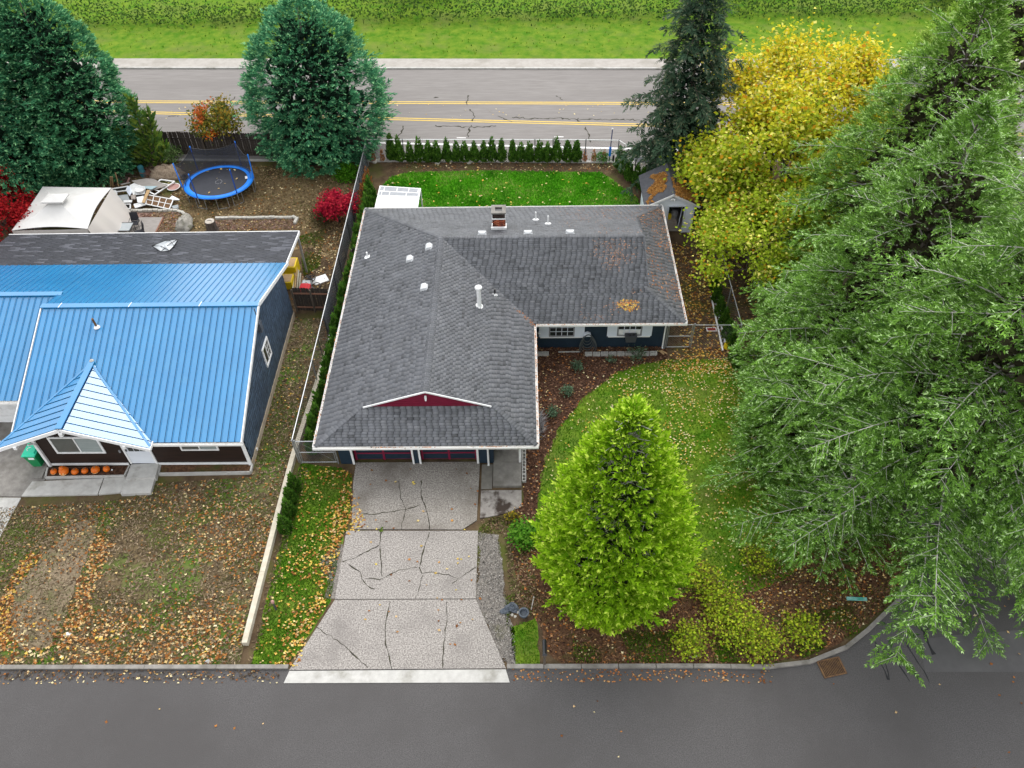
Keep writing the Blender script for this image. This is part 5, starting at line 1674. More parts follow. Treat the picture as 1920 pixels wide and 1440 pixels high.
wf = thing('wooden_fence', 'weathered dark board fence between the neighbour backyard and the road', 'wooden fence', (-22, 54, 0))
picket_fence(wf, (-40.0, 54.2), (-11.35, 52.5), 1.85, M['darkwood'], 0.17)
wf2 = thing('wooden_fence', 'short grey board fence with reddish rails beside the blue house', 'wooden fence', (-12.3, 35.9, 0))
picket_fence(wf2, (-13.35, 35.85), (-11.2, 35.75), 1.75, M['darkwood'], 0.15, rails=(0.30, 1.35), cap=True, posts=1.1, side=-1)
wf3 = thing('wooden_fence', 'short brown board fence piece between the arborvitae and the navy house wall', 'wooden fence', (-9.6, 39.6, 0))
picket_fence(wf3, (-10.4, 39.6), (-9.08, 39.6), 1.7, M['darkwood'], 0.14, posts=1.2)

# ================================================================== FOLIAGE
def kites(base, axis, side, L, Wd, nrm=None, fold=0.0):
    """leaf quads: arrays of base points, unit axes, unit sides, lengths, widths"""
    n = len(base)
    V = np.zeros((n, 4, 3))
    V[:, 0] = base
    V[:, 1] = base + axis * (L * 0.42)[:, None] + side * (Wd * 0.5)[:, None]
    V[:, 2] = base + axis * L[:, None]
    V[:, 3] = base + axis * (L * 0.42)[:, None] - side * (Wd * 0.5)[:, None]
    if nrm is not None:
        V[:, 1] += nrm * (fold * Wd)[:, None]
        V[:, 3] += nrm * (fold * Wd)[:, None]
    return V


def unit(v):
    return v / np.maximum(np.linalg.norm(v, axis=-1, keepdims=True), 1e-9)


def spray_template(fingers, ang, fl, fw, tip=0.3, seed=0):
    """flat feathery spray in the xy plane along +x, unit length; rows of (base, axis, L, W)"""
    r = np.random.default_rng(seed)
    rows = []
    for i in range(fingers):
        s = 0.05 + 0.85 * i / fingers
        for sg in (-1, 1):
            a = ang * sg * r.uniform(0.75, 1.2)
            rows.append((s, 0, 0, math.cos(a), math.sin(a), r.uniform(-0.15, 0.15), fl * (1 - 0.55 * s) * r.uniform(0.8, 1.15), fw * r.uniform(0.8, 1.2)))
    rows.append((0.0, 0, 0, 1, 0, 0, 0.7, fw * 0.8))
    rows.append((0.7, 0, 0, 1, 0, 0, tip, fw))
    return np.array(rows)


def sprays(P, A, N, Ls, tpl, wscale=1.0, jit=0.0):
    """put the template at points P with axis A, normal N and length Ls -> (n*k, 4, 3)"""
    A = unit(A)
    Sd = unit(np.cross(N, A))
    Nn = np.cross(A, Sd)
    k = len(tpl)
    B = P[:, None] + Ls[:, None, None] * (tpl[None, :, 0:1] * A[:, None] + tpl[None, :, 1:2] * Sd[:, None] + tpl[None, :, 2:3] * Nn[:, None])
    ax = tpl[None, :, 3:4] * A[:, None] + tpl[None, :, 4:5] * Sd[:, None] + tpl[None, :, 5:6] * Nn[:, None]
    if jit: ax = ax + RNG.normal(0, jit, ax.shape)
    ax = unit(ax)
    sd = unit(np.cross(np.broadcast_to(Nn[:, None], ax.shape), ax))
    L = Ls[:, None] * tpl[None, :, 6]
    Wd = Ls[:, None] * tpl[None, :, 7] * wscale
    n = len(P)
    return kites(B.reshape(-1, 3), ax.reshape(-1, 3), sd.reshape(-1, 3), L.reshape(-1), Wd.reshape(-1))


def leafmesh(name, V, tint, m, parent, kind=None):
    n = len(V)
    return npmesh(name, V.reshape(-1, 3), np.arange(n * 4).reshape(n, 4), m, parent, np.repeat(tint, 4, 0), kind=kind)


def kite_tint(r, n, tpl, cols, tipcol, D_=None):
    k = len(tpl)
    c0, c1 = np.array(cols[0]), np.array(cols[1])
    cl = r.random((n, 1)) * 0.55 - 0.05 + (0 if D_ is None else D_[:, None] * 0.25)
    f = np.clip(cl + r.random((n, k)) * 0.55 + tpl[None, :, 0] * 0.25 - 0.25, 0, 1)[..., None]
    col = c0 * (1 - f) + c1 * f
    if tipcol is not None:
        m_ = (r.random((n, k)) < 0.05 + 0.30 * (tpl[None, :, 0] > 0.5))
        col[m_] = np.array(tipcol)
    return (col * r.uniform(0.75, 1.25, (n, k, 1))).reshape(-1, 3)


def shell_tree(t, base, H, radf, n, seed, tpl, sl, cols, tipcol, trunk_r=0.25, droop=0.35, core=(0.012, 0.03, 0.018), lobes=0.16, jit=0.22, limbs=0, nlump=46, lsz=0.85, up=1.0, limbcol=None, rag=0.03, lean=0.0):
    """a dense crown: frond clusters over lumpy boughs, dead inner foliage coloured darker for shade"""
    r = np.random.default_rng(seed)
    base = np.array(base, float)
    if trunk_r > 0.06: MB().path([tuple(base + np.array([0, 0, H * s])) for s in np.linspace(0, 0.95, 6)], [trunk_r * (1 - .9 * s) for s in np.linspace(0, 1, 6)], 9).build('trunk', M['bark'], t, smooth=True)
    s = r.random(n * 3)
    R_ = np.array([radf(q) for q in np.linspace(0, 1, 200)])
    keep = r.random(n * 3) < np.interp(s, np.linspace(0, 1, 200), R_) / R_.max() + 0.05 + 0.22 * (s > 0.9)
    s = s[keep][:n]
    n = len(s)
    az = r.random(n) * 6.283
    rad = np.interp(s, np.linspace(0, 1, 200), R_)
    nb = nlump
    # boughs: lumps scattered on the crown, each one a bulge with light painted into its frond tint
    bs, ba = r.random(nb * 4), r.random(nb * 4) * 6.283
    br = np.interp(bs, np.linspace(0, 1, 200), R_)
    bx, by, bz = np.cos(ba) * br, np.sin(ba) * br, bs * H
    X, Y, Zz = np.cos(az) * rad, np.sin(az) * rad, s * H
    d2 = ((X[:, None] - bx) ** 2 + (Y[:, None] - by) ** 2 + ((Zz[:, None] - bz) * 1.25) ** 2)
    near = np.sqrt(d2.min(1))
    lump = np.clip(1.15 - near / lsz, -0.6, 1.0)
    k = 1 + lobes * lump * r.uniform(0.75, 1.1, n) + r.normal(0, rag, n)
    P = np.stack([X * k, Y * k, np.maximum(Zz + 0.1 * lump, 0.08)], 1) + base
    out = np.stack([np.cos(az), np.sin(az), np.zeros(n)], 1)
    A = unit(out + np.stack([-np.sin(az), np.cos(az), np.zeros(n)], 1) * r.normal(0, 0.5, (n, 1)) + np.array([0, 0, 1.0]) * (s * up - droop + 0.25 * lump + r.normal(0, 0.2, n))[:, None])
    N = unit(np.array([0, 0, 1.0]) + out * 0.5 + r.normal(0, 0.3, (n, 3)))
    P = P - A * 0.25
    P[:, 0] += lean * P[:, 2]
    V = sprays(P, A, N, r.uniform(*sl, n), tpl, 1.0, jit)
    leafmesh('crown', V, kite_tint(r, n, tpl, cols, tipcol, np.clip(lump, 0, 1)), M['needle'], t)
    if limbs:
        lb = MB()
        for i in range(limbs):
            q = r.uniform(0.25, 0.98)
            a_ = r.random() * 6.283
            R0 = np.interp(q, np.linspace(0, 1, 200), R_)
            z0 = (q - 0.07) * H
            pts = [base + np.array([math.cos(a_ + .1 * f) * R0 * f, math.sin(a_ + .1 * f) * R0 * f, z0 + H * .07 * f + .15 * f * f]) for f in (0, .35, .7, 1.05)]
            lb.path([tuple(p) for p in pts], [.05, .04, .028, .01], 5)
            for f in (0.75, 0.95):
                p = base + np.array([math.cos(a_) * R0 * f, math.sin(a_) * R0 * f, z0 + H * .07 * f + .12])
                e_ = p + np.array([math.cos(a_ + r.choice((-.9, .9))), math.sin(a_ + r.choice((-.9, .9))), .3]) * .45
                lb.path([tuple(p), tuple(e_)], [.022, .008], 4)
        lb.build('limbs', limbcol or M['lichen'], t)
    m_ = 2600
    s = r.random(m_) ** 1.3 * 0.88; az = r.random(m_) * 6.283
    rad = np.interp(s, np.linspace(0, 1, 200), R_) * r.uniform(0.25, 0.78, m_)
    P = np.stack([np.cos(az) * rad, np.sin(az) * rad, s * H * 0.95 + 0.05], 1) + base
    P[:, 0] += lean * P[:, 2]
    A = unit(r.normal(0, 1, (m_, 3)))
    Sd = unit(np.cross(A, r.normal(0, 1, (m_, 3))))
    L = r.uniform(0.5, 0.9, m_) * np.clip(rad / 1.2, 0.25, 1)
    leafmesh('shade_foliage', kites(P, A, Sd, L, L * 0.5), np.array(core) * r.uniform(0.5, 1.5, (m_, 1)), M['litter'], t)  # dead inner foliage, its colour darkened to deepen shade between clusters
    return len(V)


def conifer(t, base, H, zb, Rad, nb, prof, seed, tpl, sl=(0.4, 0.6), step=0.26, cols=((0.03, 0.07, 0.02), (0.06, 0.12, 0.04)), tipcol=None, rise=0.25, droop=0.45,
            lean=(0, 0), hang=0.35, trunk_r=0.25, bl=(0.22, 0.10), limb=M['lichen'], limb_r=0.035, dens=1.0, inner=0.22, az_range=None, bare=0.0, up_tip=0.0, ns=2.2, twigs=True, power=0.85, jit=0.22, spread_=0.22, nj=0.4):
    r = np.random.default_rng(seed)
    base = np.array(base, float)
    tr = MB()
    tp = [(base[0] + lean[0] * s * H, base[1] + lean[1] * s * H, base[2] + s * H) for s in np.linspace(0, 0.97, 9)]
    tr.path(tp, [trunk_r * (1 - 0.93 * s) * (1.25 if s == 0 else 1) for s in np.linspace(0, 1, 9)], 9)
    if trunk_r > 0.06: tr.build('trunk', M['bark'], t, smooth=True)
    lb = MB()
    PP, AA, NN, LL, DD = [], [], [], [], []
    for i in range(nb):
        s = (i + r.random()) / nb
        s = s ** power
        z = zb + (H * 0.98 - zb) * s
        az = i * 2.39996 + r.normal() * 0.25
        if az_range is not None:
            az = az_range[0] + (az_range[1] - az_range[0]) * r.random()
        L = Rad * prof(s) * r.uniform(0.80, 1.12)
        if L < 0.15: continue
        d = np.array([math.cos(az), math.sin(az), 0])
        sd = np.array([-d[1], d[0], 0])
        o = np.array([base[0] + lean[0] * z, base[1] + lean[1] * z, base[2] + z])
        bend = r.normal() * 0.12
        rs, dr = rise * r.uniform(0.6, 1.3) * (1 + 0.8 * s), droop * r.uniform(0.7, 1.2)
        def pt(q): return o + d * (L * q) + sd * (bend * L * q * q) + np.array([0, 0, L * (rs * q - dr * q * q + up_tip * q ** 3)])
        qs = np.linspace(0, 1, 7)
        lb.path([pt(q) for q in qs], [max(0.006, limb_r * (0.35 + L / max(Rad, .1) * 0.65) * (1 - 0.9 * q)) for q in qs], 5)
        m_ = max(2, int(L * (1 - inner) / step * dens))
        for j in range(m_):
            q = inner + (1 - inner) * (j + r.random() * 0.6) / m_
            if r.random() < bare: continue
            p = pt(q)
            tang = unit(pt(min(q + 0.05, 1.05)) - pt(q - 0.05))
            for sg in (-1, 1):
                l = (bl[0] * (1 - q) * L + bl[1] * L) * r.uniform(0.6, 1.25)
                l = min(max(l, 0.18), 1.5)
                a = r.uniform(0.65, 1.15)
                dv = unit(tang * math.cos(a) + sg * sd * math.sin(a) + np.array([0, 0, -hang * r.uniform(0.3, 1.4)]))
                k = max(1, int(l / (sl[0] * 0.5) * ns / 2.2))
                for e in range(k):
                    f = (e + 0.4) / k
                    pp = p + dv * (l * f) + np.array([0, 0, -0.22 * hang * l * f * f - 0.05])
                    av = unit(dv + np.array([0, 0, -hang * 0.6 * f]) + r.normal(0, spread_, 3) + tang * 0.25)
                    PP.append(pp); AA.append(av)
                    NN.append(unit(np.array([0, 0, 1.0]) + d * 0.25 + r.normal(0, nj, 3)))
                    LL.append(r.uniform(*sl) * (0.8 + 0.2 * (1 - f)))
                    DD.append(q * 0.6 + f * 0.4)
                if twigs and l > 0.5 and r.random() < 0.35:
                    lb.path([p, p + dv * (l * 0.5), p + dv * l + np.array([0, 0, -0.2 * hang * l])], [0.012, 0.009, 0.004], 3)
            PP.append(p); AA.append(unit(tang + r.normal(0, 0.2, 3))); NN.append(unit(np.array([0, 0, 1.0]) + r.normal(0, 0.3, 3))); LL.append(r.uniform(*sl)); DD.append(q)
    # leader
    top = base + np.array([lean[0] * H, lean[1] * H, H])
    for i in range(14):
        az = i * 2.4
        PP.append(top - np.array([0, 0, r.uniform(0, 0.08) * H])); AA.append(unit(np.array([math.cos(az) * 0.7, math.sin(az) * 0.7, r.uniform(0.2, 1.0)]))); NN.append(np.array([math.cos(az), math.sin(az), 1.2])); LL.append(r.uniform(*sl)); DD.append(1)
    lb.build('limbs', limb, t)
    P, A, N, L_, D_ = (np.array(q) for q in (PP, AA, NN, LL, DD))
    V = sprays(P, A, unit(N), L_, tpl, 1.0, jit)
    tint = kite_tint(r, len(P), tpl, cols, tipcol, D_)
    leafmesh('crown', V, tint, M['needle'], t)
    return len(V)


TPL_FIR = spray_template(4, 0.74, 0.50, 0.098, 0.40, 3)
TPL_SPR = spray_template(4, 0.62, 0.55, 0.15, 0.4, 5)
TPL_CED = spray_template(4, 0.62, 0.46, 0.15, 0.4, 7)
cone = lambda s: (1 - s) ** 0.8
fir_prof = lambda s: min(1.0, 0.90 + 0.5 * s) if s < 0.25 else max(0.05, 1.05 * (1 - (s - 0.2) / 0.85) ** 0.75)
round_prof = lambda s: max(0.10, (1 - s ** 1.6) ** 0.65) * min(1, 0.62 + 2.2 * s)
NT = 0

# ---- tall firs on the right, over the street corner
GR1, GR2, GRT = (0.024, 0.068, 0.014), (0.215, 0.415, 0.060), (0.42, 0.60, 0.25)
t = thing('fir_tree', 'tall drooping fir with a bare leaning trunk standing at the street corner kerb', 'fir tree', (17.2, 20.6, 0), 'tall firs on the right side of the lot')
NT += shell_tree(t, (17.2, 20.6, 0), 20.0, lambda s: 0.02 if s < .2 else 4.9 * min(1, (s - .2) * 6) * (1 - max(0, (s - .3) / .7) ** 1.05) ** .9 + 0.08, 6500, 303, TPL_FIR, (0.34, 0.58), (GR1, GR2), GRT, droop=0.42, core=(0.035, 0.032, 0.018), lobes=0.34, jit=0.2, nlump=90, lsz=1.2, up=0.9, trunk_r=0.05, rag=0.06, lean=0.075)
NT += conifer(t, (17.2, 20.6, 0), 21.5, 0.6, 8.3, 108, fir_prof, 3, TPL_FIR, (0.34, 0.56), 0.28, (GR1, GR2), GRT, 0.28, 0.32, (0.075, 0.0), 0.10, 0.34, limb_r=0.05, bl=(0.20, 0.10), spread_=0.3, nj=0.3, jit=0.2, ns=2.0, inner=0.2)
t = thing('fir_tree', 'young low fir in the corner bed in front of the leaning fir trunk', 'fir tree', (13.6, 19.9, 0), 'tall firs on the right side of the lot')
NT += conifer(t, (13.6, 19.9, 0), 6.5, 0.25, 3.7, 46, fir_prof, 88, TPL_FIR, (0.34, 0.54), 0.27, (GR1, GR2), GRT, 0.30, 0.30, (0.02, 0.0), 0.05, 0.12, limb_r=0.04, bl=(0.20, 0.10), spread_=0.3, nj=0.3, jit=0.2, ns=2.2)
t = thing('fir_tree', 'wide drooping green fir standing in the middle of the right side', 'fir tree', (17.0, 27.6, 0), 'tall firs on the right side of the lot')
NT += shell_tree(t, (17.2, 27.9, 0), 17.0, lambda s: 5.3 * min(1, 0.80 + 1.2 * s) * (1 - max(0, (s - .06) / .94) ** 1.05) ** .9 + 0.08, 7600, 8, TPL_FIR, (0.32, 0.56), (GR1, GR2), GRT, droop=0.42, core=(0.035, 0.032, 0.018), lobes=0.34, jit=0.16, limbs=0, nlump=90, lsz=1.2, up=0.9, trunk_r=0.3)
NT += conifer(t, (17.2, 27.9, 0), 17.5, 0.5, 7.3, 74, fir_prof, 208, TPL_FIR, (0.34, 0.56), 0.30, (GR1, GR2), GRT, 0.30, 0.30, (0.01, 0.0), 0.05, 0.05, limb_r=0.05, bl=(0.20, 0.10), spread_=0.3, nj=0.3, jit=0.2, inner=0.38, ns=2.0)
t = thing('fir_tree', 'lower bushy fir at the right edge of the front lawn, below the fence corner', 'fir tree', (14.0, 24.8, 0), 'tall firs on the right side of the lot')
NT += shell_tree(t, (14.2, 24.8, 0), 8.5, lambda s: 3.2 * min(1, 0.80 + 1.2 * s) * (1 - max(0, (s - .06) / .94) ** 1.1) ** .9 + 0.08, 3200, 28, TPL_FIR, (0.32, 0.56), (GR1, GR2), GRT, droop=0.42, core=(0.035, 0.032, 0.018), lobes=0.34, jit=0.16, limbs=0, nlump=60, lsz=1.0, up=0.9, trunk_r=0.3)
NT += conifer(t, (14.2, 24.8, 0), 9.0, 0.5, 4.7, 50, fir_prof, 228, TPL_FIR, (0.34, 0.56), 0.30, (GR1, GR2), GRT, 0.30, 0.30, (0.01, 0.0), 0.05, 0.05, limb_r=0.05, bl=(0.20, 0.10), spread_=0.3, nj=0.3, jit=0.2, inner=0.38, ns=2.0)
t = thing('fir_tree', 'green fir rising right of the yellow maple, at the upper right', 'fir tree', (20.2, 35.8, 0), 'tall firs on the right side of the lot')
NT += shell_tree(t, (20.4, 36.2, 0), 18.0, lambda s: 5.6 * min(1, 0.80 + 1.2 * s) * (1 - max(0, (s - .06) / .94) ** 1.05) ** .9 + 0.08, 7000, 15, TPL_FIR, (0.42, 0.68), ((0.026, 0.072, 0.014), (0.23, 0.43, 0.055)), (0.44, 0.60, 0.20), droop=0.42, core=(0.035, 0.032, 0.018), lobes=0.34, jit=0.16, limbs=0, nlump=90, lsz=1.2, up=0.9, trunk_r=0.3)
NT += conifer(t, (20.4, 36.2, 0), 18.5, 0.5, 7.6, 70, fir_prof, 215, TPL_FIR, (0.34, 0.56), 0.30, (GR1, GR2), GRT, 0.30, 0.30, (0.01, 0.0), 0.05, 0.05, limb_r=0.05, bl=(0.20, 0.10), spread_=0.3, nj=0.3, jit=0.2, inner=0.38, ns=2.0)
t = thing('fir_tree', 'green fir at the far upper right behind the other firs', 'fir tree', (26.5, 44.5, 0), 'tall firs on the right side of the lot')
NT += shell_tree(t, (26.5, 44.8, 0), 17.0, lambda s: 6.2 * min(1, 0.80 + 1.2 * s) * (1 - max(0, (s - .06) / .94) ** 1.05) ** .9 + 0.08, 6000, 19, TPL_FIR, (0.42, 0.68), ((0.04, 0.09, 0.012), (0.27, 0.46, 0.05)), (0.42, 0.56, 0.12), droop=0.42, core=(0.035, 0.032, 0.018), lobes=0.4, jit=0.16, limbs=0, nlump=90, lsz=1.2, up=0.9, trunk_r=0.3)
# ---- dark spruce behind the shed
t = thing('spruce_tree', 'dark green spruce with drooping boughs standing just behind the white shed', 'spruce tree', (10.9, 49.0, 0))
NT += shell_tree(t, (10.9, 49.0, 0), 15.0, lambda s: 1.7 * min(1, 0.85 + .8 * s) * (1 - s) ** .6 + 0.08, 2200, 23, TPL_SPR, (0.45, 0.7), ((0.022, 0.05, 0.028), (0.075, 0.13, 0.075)), (0.15, 0.17, 0.10), droop=0.6, lobes=0.4, nlump=80)
NT += conifer(t, (10.9, 49.0, 0), 15.0, 0.8, 4.7, 84, lambda s: max(0.08, (1 - s) ** 0.5), 22, TPL_SPR, (0.50, 0.75), 0.34, ((0.022, 0.05, 0.028), (0.075, 0.13, 0.075)), (0.15, 0.17, 0.10), 0.10, 0.40, (0, 0), 0.5, 0.05, limb=M['bark'], inner=0.4, jit=0.2)
# ---- blue-green spruces of the neighbour
BG1, BG2, BGT = (0.018, 0.095, 0.046), (0.105, 0.35, 0.165), (0.25, 0.52, 0.24)
t = thing('spruce_tree', 'broad round blue green spruce by the road at the corner of the chain link fence', 'spruce tree', (-14.4, 52.2, 0))
NT += shell_tree(t, (-14.5, 53.6, 0), 11.0, lambda s: 4.15 * min(1, 0.72 + 1.3 * s) * max(0, 1 - max(0, (s - .25) / .75) ** 2.1) ** .7, 5200, 31, TPL_SPR, (0.42, 0.66), (BG1, BG2), BGT, lobes=0.26, rag=0.06)
t = thing('spruce_tree', 'big blue green spruce behind the white gazebo at the far left', 'spruce tree', (-36.0, 49.6, 0))
NT += shell_tree(t, (-36.2, 50.2, 0), 14.0, lambda s: 5.4 * min(1, 0.72 + 1.3 * s) * max(0, 1 - max(0, (s - .25) / .75) ** 1.9) ** .75, 7200, 37, TPL_SPR, (0.46, 0.72), (BG1, BG2), BGT)
t = thing('spruce_tree', 'tall blue green spruce right of the gazebo, in front of the road', 'spruce tree', (-30.9, 50.6, 0))
NT += shell_tree(t, (-31.2, 51.6, 0), 13.0, lambda s: 3.75 * min(1, 0.72 + 1.3 * s) * max(0, 1 - max(0, (s - .25) / .75) ** 1.9) ** .75, 5600, 41, TPL_SPR, (0.44, 0.68), (BG1, (0.10, 0.34, 0.15)), BGT)
# ---- the bright tree on the front lawn
t = thing('cypress_tree', 'bright yellow green conifer with pale bare twigs on the front lawn', 'conifer', (3.75, 17.7, 0))
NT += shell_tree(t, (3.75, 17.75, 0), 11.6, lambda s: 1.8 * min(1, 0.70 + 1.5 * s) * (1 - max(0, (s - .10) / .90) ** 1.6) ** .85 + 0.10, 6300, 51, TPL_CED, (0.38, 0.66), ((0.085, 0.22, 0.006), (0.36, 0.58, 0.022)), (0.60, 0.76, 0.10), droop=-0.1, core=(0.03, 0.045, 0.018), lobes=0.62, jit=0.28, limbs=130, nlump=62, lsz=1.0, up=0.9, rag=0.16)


def limbs_tree(b, p, d, L, r, depth, rnd, tips, spread=0.6, kids=3, shrink=0.68):
    p, d = Vector(p), Vector(d).normalized()
    bend = Vector((rnd.uniform(-1, 1), rnd.uniform(-1, 1), rnd.uniform(-0.2, 0.6))) * 0.15
    m_ = p + (d + bend * 0.5) * (L * 0.5)
    e = m_ + (d + bend).normalized() * (L * 0.5)
    b.path([p, m_, e], [r, r * 0.8, r * 0.6], 5)
    if depth <= 1: tips.append((e, d)); tips.append((m_, d))
    if depth == 0: return
    for i in range(kids):
        a = Vector((rnd.uniform(-1, 1), rnd.uniform(-1, 1), rnd.uniform(-0.5, 0.8)))
        limbs_tree(b, m_.lerp(e, rnd.uniform(0.3, 1.0)), (d + a * spread).normalized(), L * shrink * rnd.uniform(0.8, 1.2), r * 0.55, depth - 1, rnd, tips, spread, kids, shrink)


def broadleaf(t, base, trunk, dirs, L0, r0, depth, n, cl, leaf, colf, seed, kids=3, spread=0.6, bark=M['bark'], flat=0.6, shrink=0.68, m='leaf'):
    rnd = random.Random(seed)
    r = np.random.default_rng(seed)
    b = MB()
    tips = []
    base = Vector(base)
    top = base + Vector(trunk)
    b2 = MB(); b2.path([base, (base + top) / 2 + Vector((0.05, 0.03, 0)), top], [r0 * 1.3, r0, r0 * 0.85], 9); b2.build('trunk', bark, t, smooth=True)
    for d in dirs: limbs_tree(b, base.lerp(top, rnd.uniform(0.75, 1.0)), d, L0 * rnd.uniform(0.85, 1.15), r0 * 0.55, depth, rnd, tips, spread, kids, shrink)
    b.build('limbs', bark, t)
    T = np.array([tuple(q[0]) for q in tips])
    k = r.integers(0, len(T), n)
    P = T[k] + r.normal(0, 1, (n, 3)) * np.array(cl)
    P[:, 2] = np.maximum(P[:, 2], 0.12)
    A = unit(r.normal(0, 1, (n, 3)) * np.array([1, 1, 0.55]) + np.array([0, 0, -0.25]))
    up = unit(np.array([0, 0, 1.0]) + r.normal(0, flat, (n, 3)))
    Sd = unit(np.cross(up, A))
    Nn = np.cross(A, Sd)
    L = r.uniform(leaf[0], leaf[1], n)
    V = kites(P, A, Sd, L, L * r.uniform(0.6, 0.95, n), Nn, 0.14)
    tint = colf(P, r) * r.uniform(0.75, 1.2, (n, 1))
    leafmesh('crown', V, tint, M[m], t)
    return n


def maple_col(P, r):
    n = len(P)
    ye, gn, og, pl = np.array((0.68, 0.58, 0.030)), np.array((0.32, 0.43, 0.026)), np.array((0.60, 0.30, 0.02)), np.array((0.80, 0.74, 0.18))
    f = np.clip((P[:, 2] - 4.8) / 7.0 + (P[:, 1] - 42.5) * 0.09 + r.normal(0, 0.22, n), 0, 1)[:, None]
    c = gn * (1 - f) + ye * f
    u = r.random(n)
    c[u < 0.05] = og
    c[(u > 0.09) & (u < 0.22)] = pl
    c[(u > 0.22) & (u < 0.42)] = gn * 0.9
    return c


def ring(k, el, seed, lo=0, hi=6.283):
    rn = random.Random(seed)
    return [Vector((math.cos(lo + (hi - lo) * i / k + rn.uniform(-.2, .2)), math.sin(lo + (hi - lo) * i / k + rn.uniform(-.2, .2)), el + rn.uniform(-0.3, 0.5))) for i in range(k)]


t = thing('maple_tree', 'large yellow and green autumn maple between the white shed and the firs', 'maple tree', (15.9, 43.6, 0))
NT += broadleaf(t, (15.9, 43.6, 0), (0.1, 0, 2.4), ring(9, 0.7, 1) + [Vector((0.1, 0, 1)), Vector((-1, -0.5, 0.35)), Vector((-0.8, -1, 0.2)), Vector((-1, 0.5, 0.5))], 2.7, 0.24, 3, 28000, (0.55, 0.60, 0.5), (0.18, 0.32), maple_col, 61, 3, 0.62)
t = thing('maple_tree', 'yellow orange maple crown partly hidden behind the firs near the road', 'maple tree', (18.6, 48.8, 0))
NT += broadleaf(t, (18.6, 48.8, 0), (0.1, 0, 3.0), ring(8, 0.8, 2) + [Vector((0.1, 0, 1))], 3.1, 0.22, 3, 22000, (0.70, 0.70, 0.55), (0.18, 0.32), lambda P, r: maple_col(P + np.array([0, 0, 2.2]), r), 67, 3, 0.62)
t = thing('maple_tree', 'low green leafed young maple leaning over the right side fence', 'maple tree', (14.3, 37.4, 0))
NT += broadleaf(t, (14.3, 37.4, 0), (0.0, 0, 1.6), ring(8, 0.6, 5) + [Vector((0.1, 0, 1))], 2.1, 0.14, 3, 13000, (0.42, 0.42, 0.36), (0.13, 0.24), lambda P, r: maple_col(P + np.array([0, 3, -0.6]), r), 71, 3, 0.62)
# ---- red maples of the neighbour
redc = lambda P, r: np.array([(0.38, 0.012, 0.018), (0.50, 0.03, 0.03), (0.26, 0.008, 0.014)])[r.integers(0, 3, len(P))]
t = thing('japanese_maple', 'bright red maple at the left edge beside the white gazebo', 'red maple', (-34.6, 42.6, 0))
NT += broadleaf(t, (-34.6, 42.6, 0), (0, 0, 0.9), ring(9, 0.55, 3) + [Vector((0, 0, 1))], 1.75, 0.12, 3, 15000, (0.30, 0.30, 0.18), (0.12, 0.22), redc, 73, 3, 0.7)
t = thing('japanese_maple', 'small crimson weeping maple beside the chain link fence', 'red maple', (-12.15, 44.6, 0))
magc = lambda P, r: np.array([(0.40, 0.012, 0.04), (0.28, 0.008, 0.03), (0.50, 0.03, 0.05)])[r.integers(0, 3, len(P))]
NT += broadleaf(t, (-12.15, 44.6, 0), (0, 0, 1.0), ring(8, 0.5, 4) + [Vector((0, 0, 1))], 0.60, 0.07, 3, 4200, (0.15, 0.15, 0.14), (0.10, 0.20), magc, 79, 3, 0.75)


def bush(name, label, cat, x, y, R_, h, n, cols, leaf=(0.08, 0.16), seed=0, group=None, ribs=5):
    t = thing(name, label, cat, (x, y, 0), group)
    cc = np.array(cols)
    return broadleaf(t, (x, y, 0), (0, 0, h * 0.25), ring(ribs, 0.7, seed) + [Vector((0, 0, 1))], max(R_, h) * 0.42, 0.03, 2, n, (R_ * 0.26, R_ * 0.26, h * 0.16), leaf, lambda P, r: cc[r.integers(0, len(cc), len(P))], seed, 3, 0.7, M['twig'])


v = at(606, 420); bush('shrub', 'brown green twiggy shrub at the foot of the crimson weeping maple', 'shrub', v.x, v.y, 0.75, 1.0, 1600, [(0.10, 0.085, 0.035), (0.14, 0.11, 0.05), (0.06, 0.06, 0.03)], (0.06, 0.12), 81)
v = at(652, 335); bush('shrub', 'bright green leafy shrub behind the crimson maple against the fence', 'shrub', v.x, v.y, 0.85, 0.9, 1900, [(0.07, 0.24, 0.012), (0.12, 0.32, 0.02), (0.05, 0.16, 0.01)], (0.10, 0.18), 82)
v = at(420, 290); t = thing('maple_shrub', 'young maple shrub turning orange and yellow behind the trampoline', 'shrub', (v.x, v.y, 0))
def oc(P, r):
    c = np.array([(0.13, 0.16, 0.025), (0.24, 0.21, 0.03), (0.08, 0.10, 0.02), (0.34, 0.22, 0.03)])[r.integers(0, 4, len(P))]
    m_ = (np.hypot(P[:, 0] - v.x - 0.1, P[:, 2] - 2.3) < 0.45) & (r.random(len(P)) < 0.8)
    c[m_] = (0.60, 0.15, 0.02)
    m_ = (np.hypot(P[:, 0] - v.x + 0.9, P[:, 2] - 3.4) < 0.55) & (r.random(len(P)) < 0.8)
    c[m_] = (0.50, 0.13, 0.03)
    return c
NT += broadleaf(t, (v.x, v.y, 0), (0, 0, 1.5), ring(8, 0.9, 6) + [Vector((0, 0, 1))], 1.05, 0.07, 3, 3600, (0.24, 0.24, 0.22), (0.13, 0.24), oc, 85, 3, 0.65)
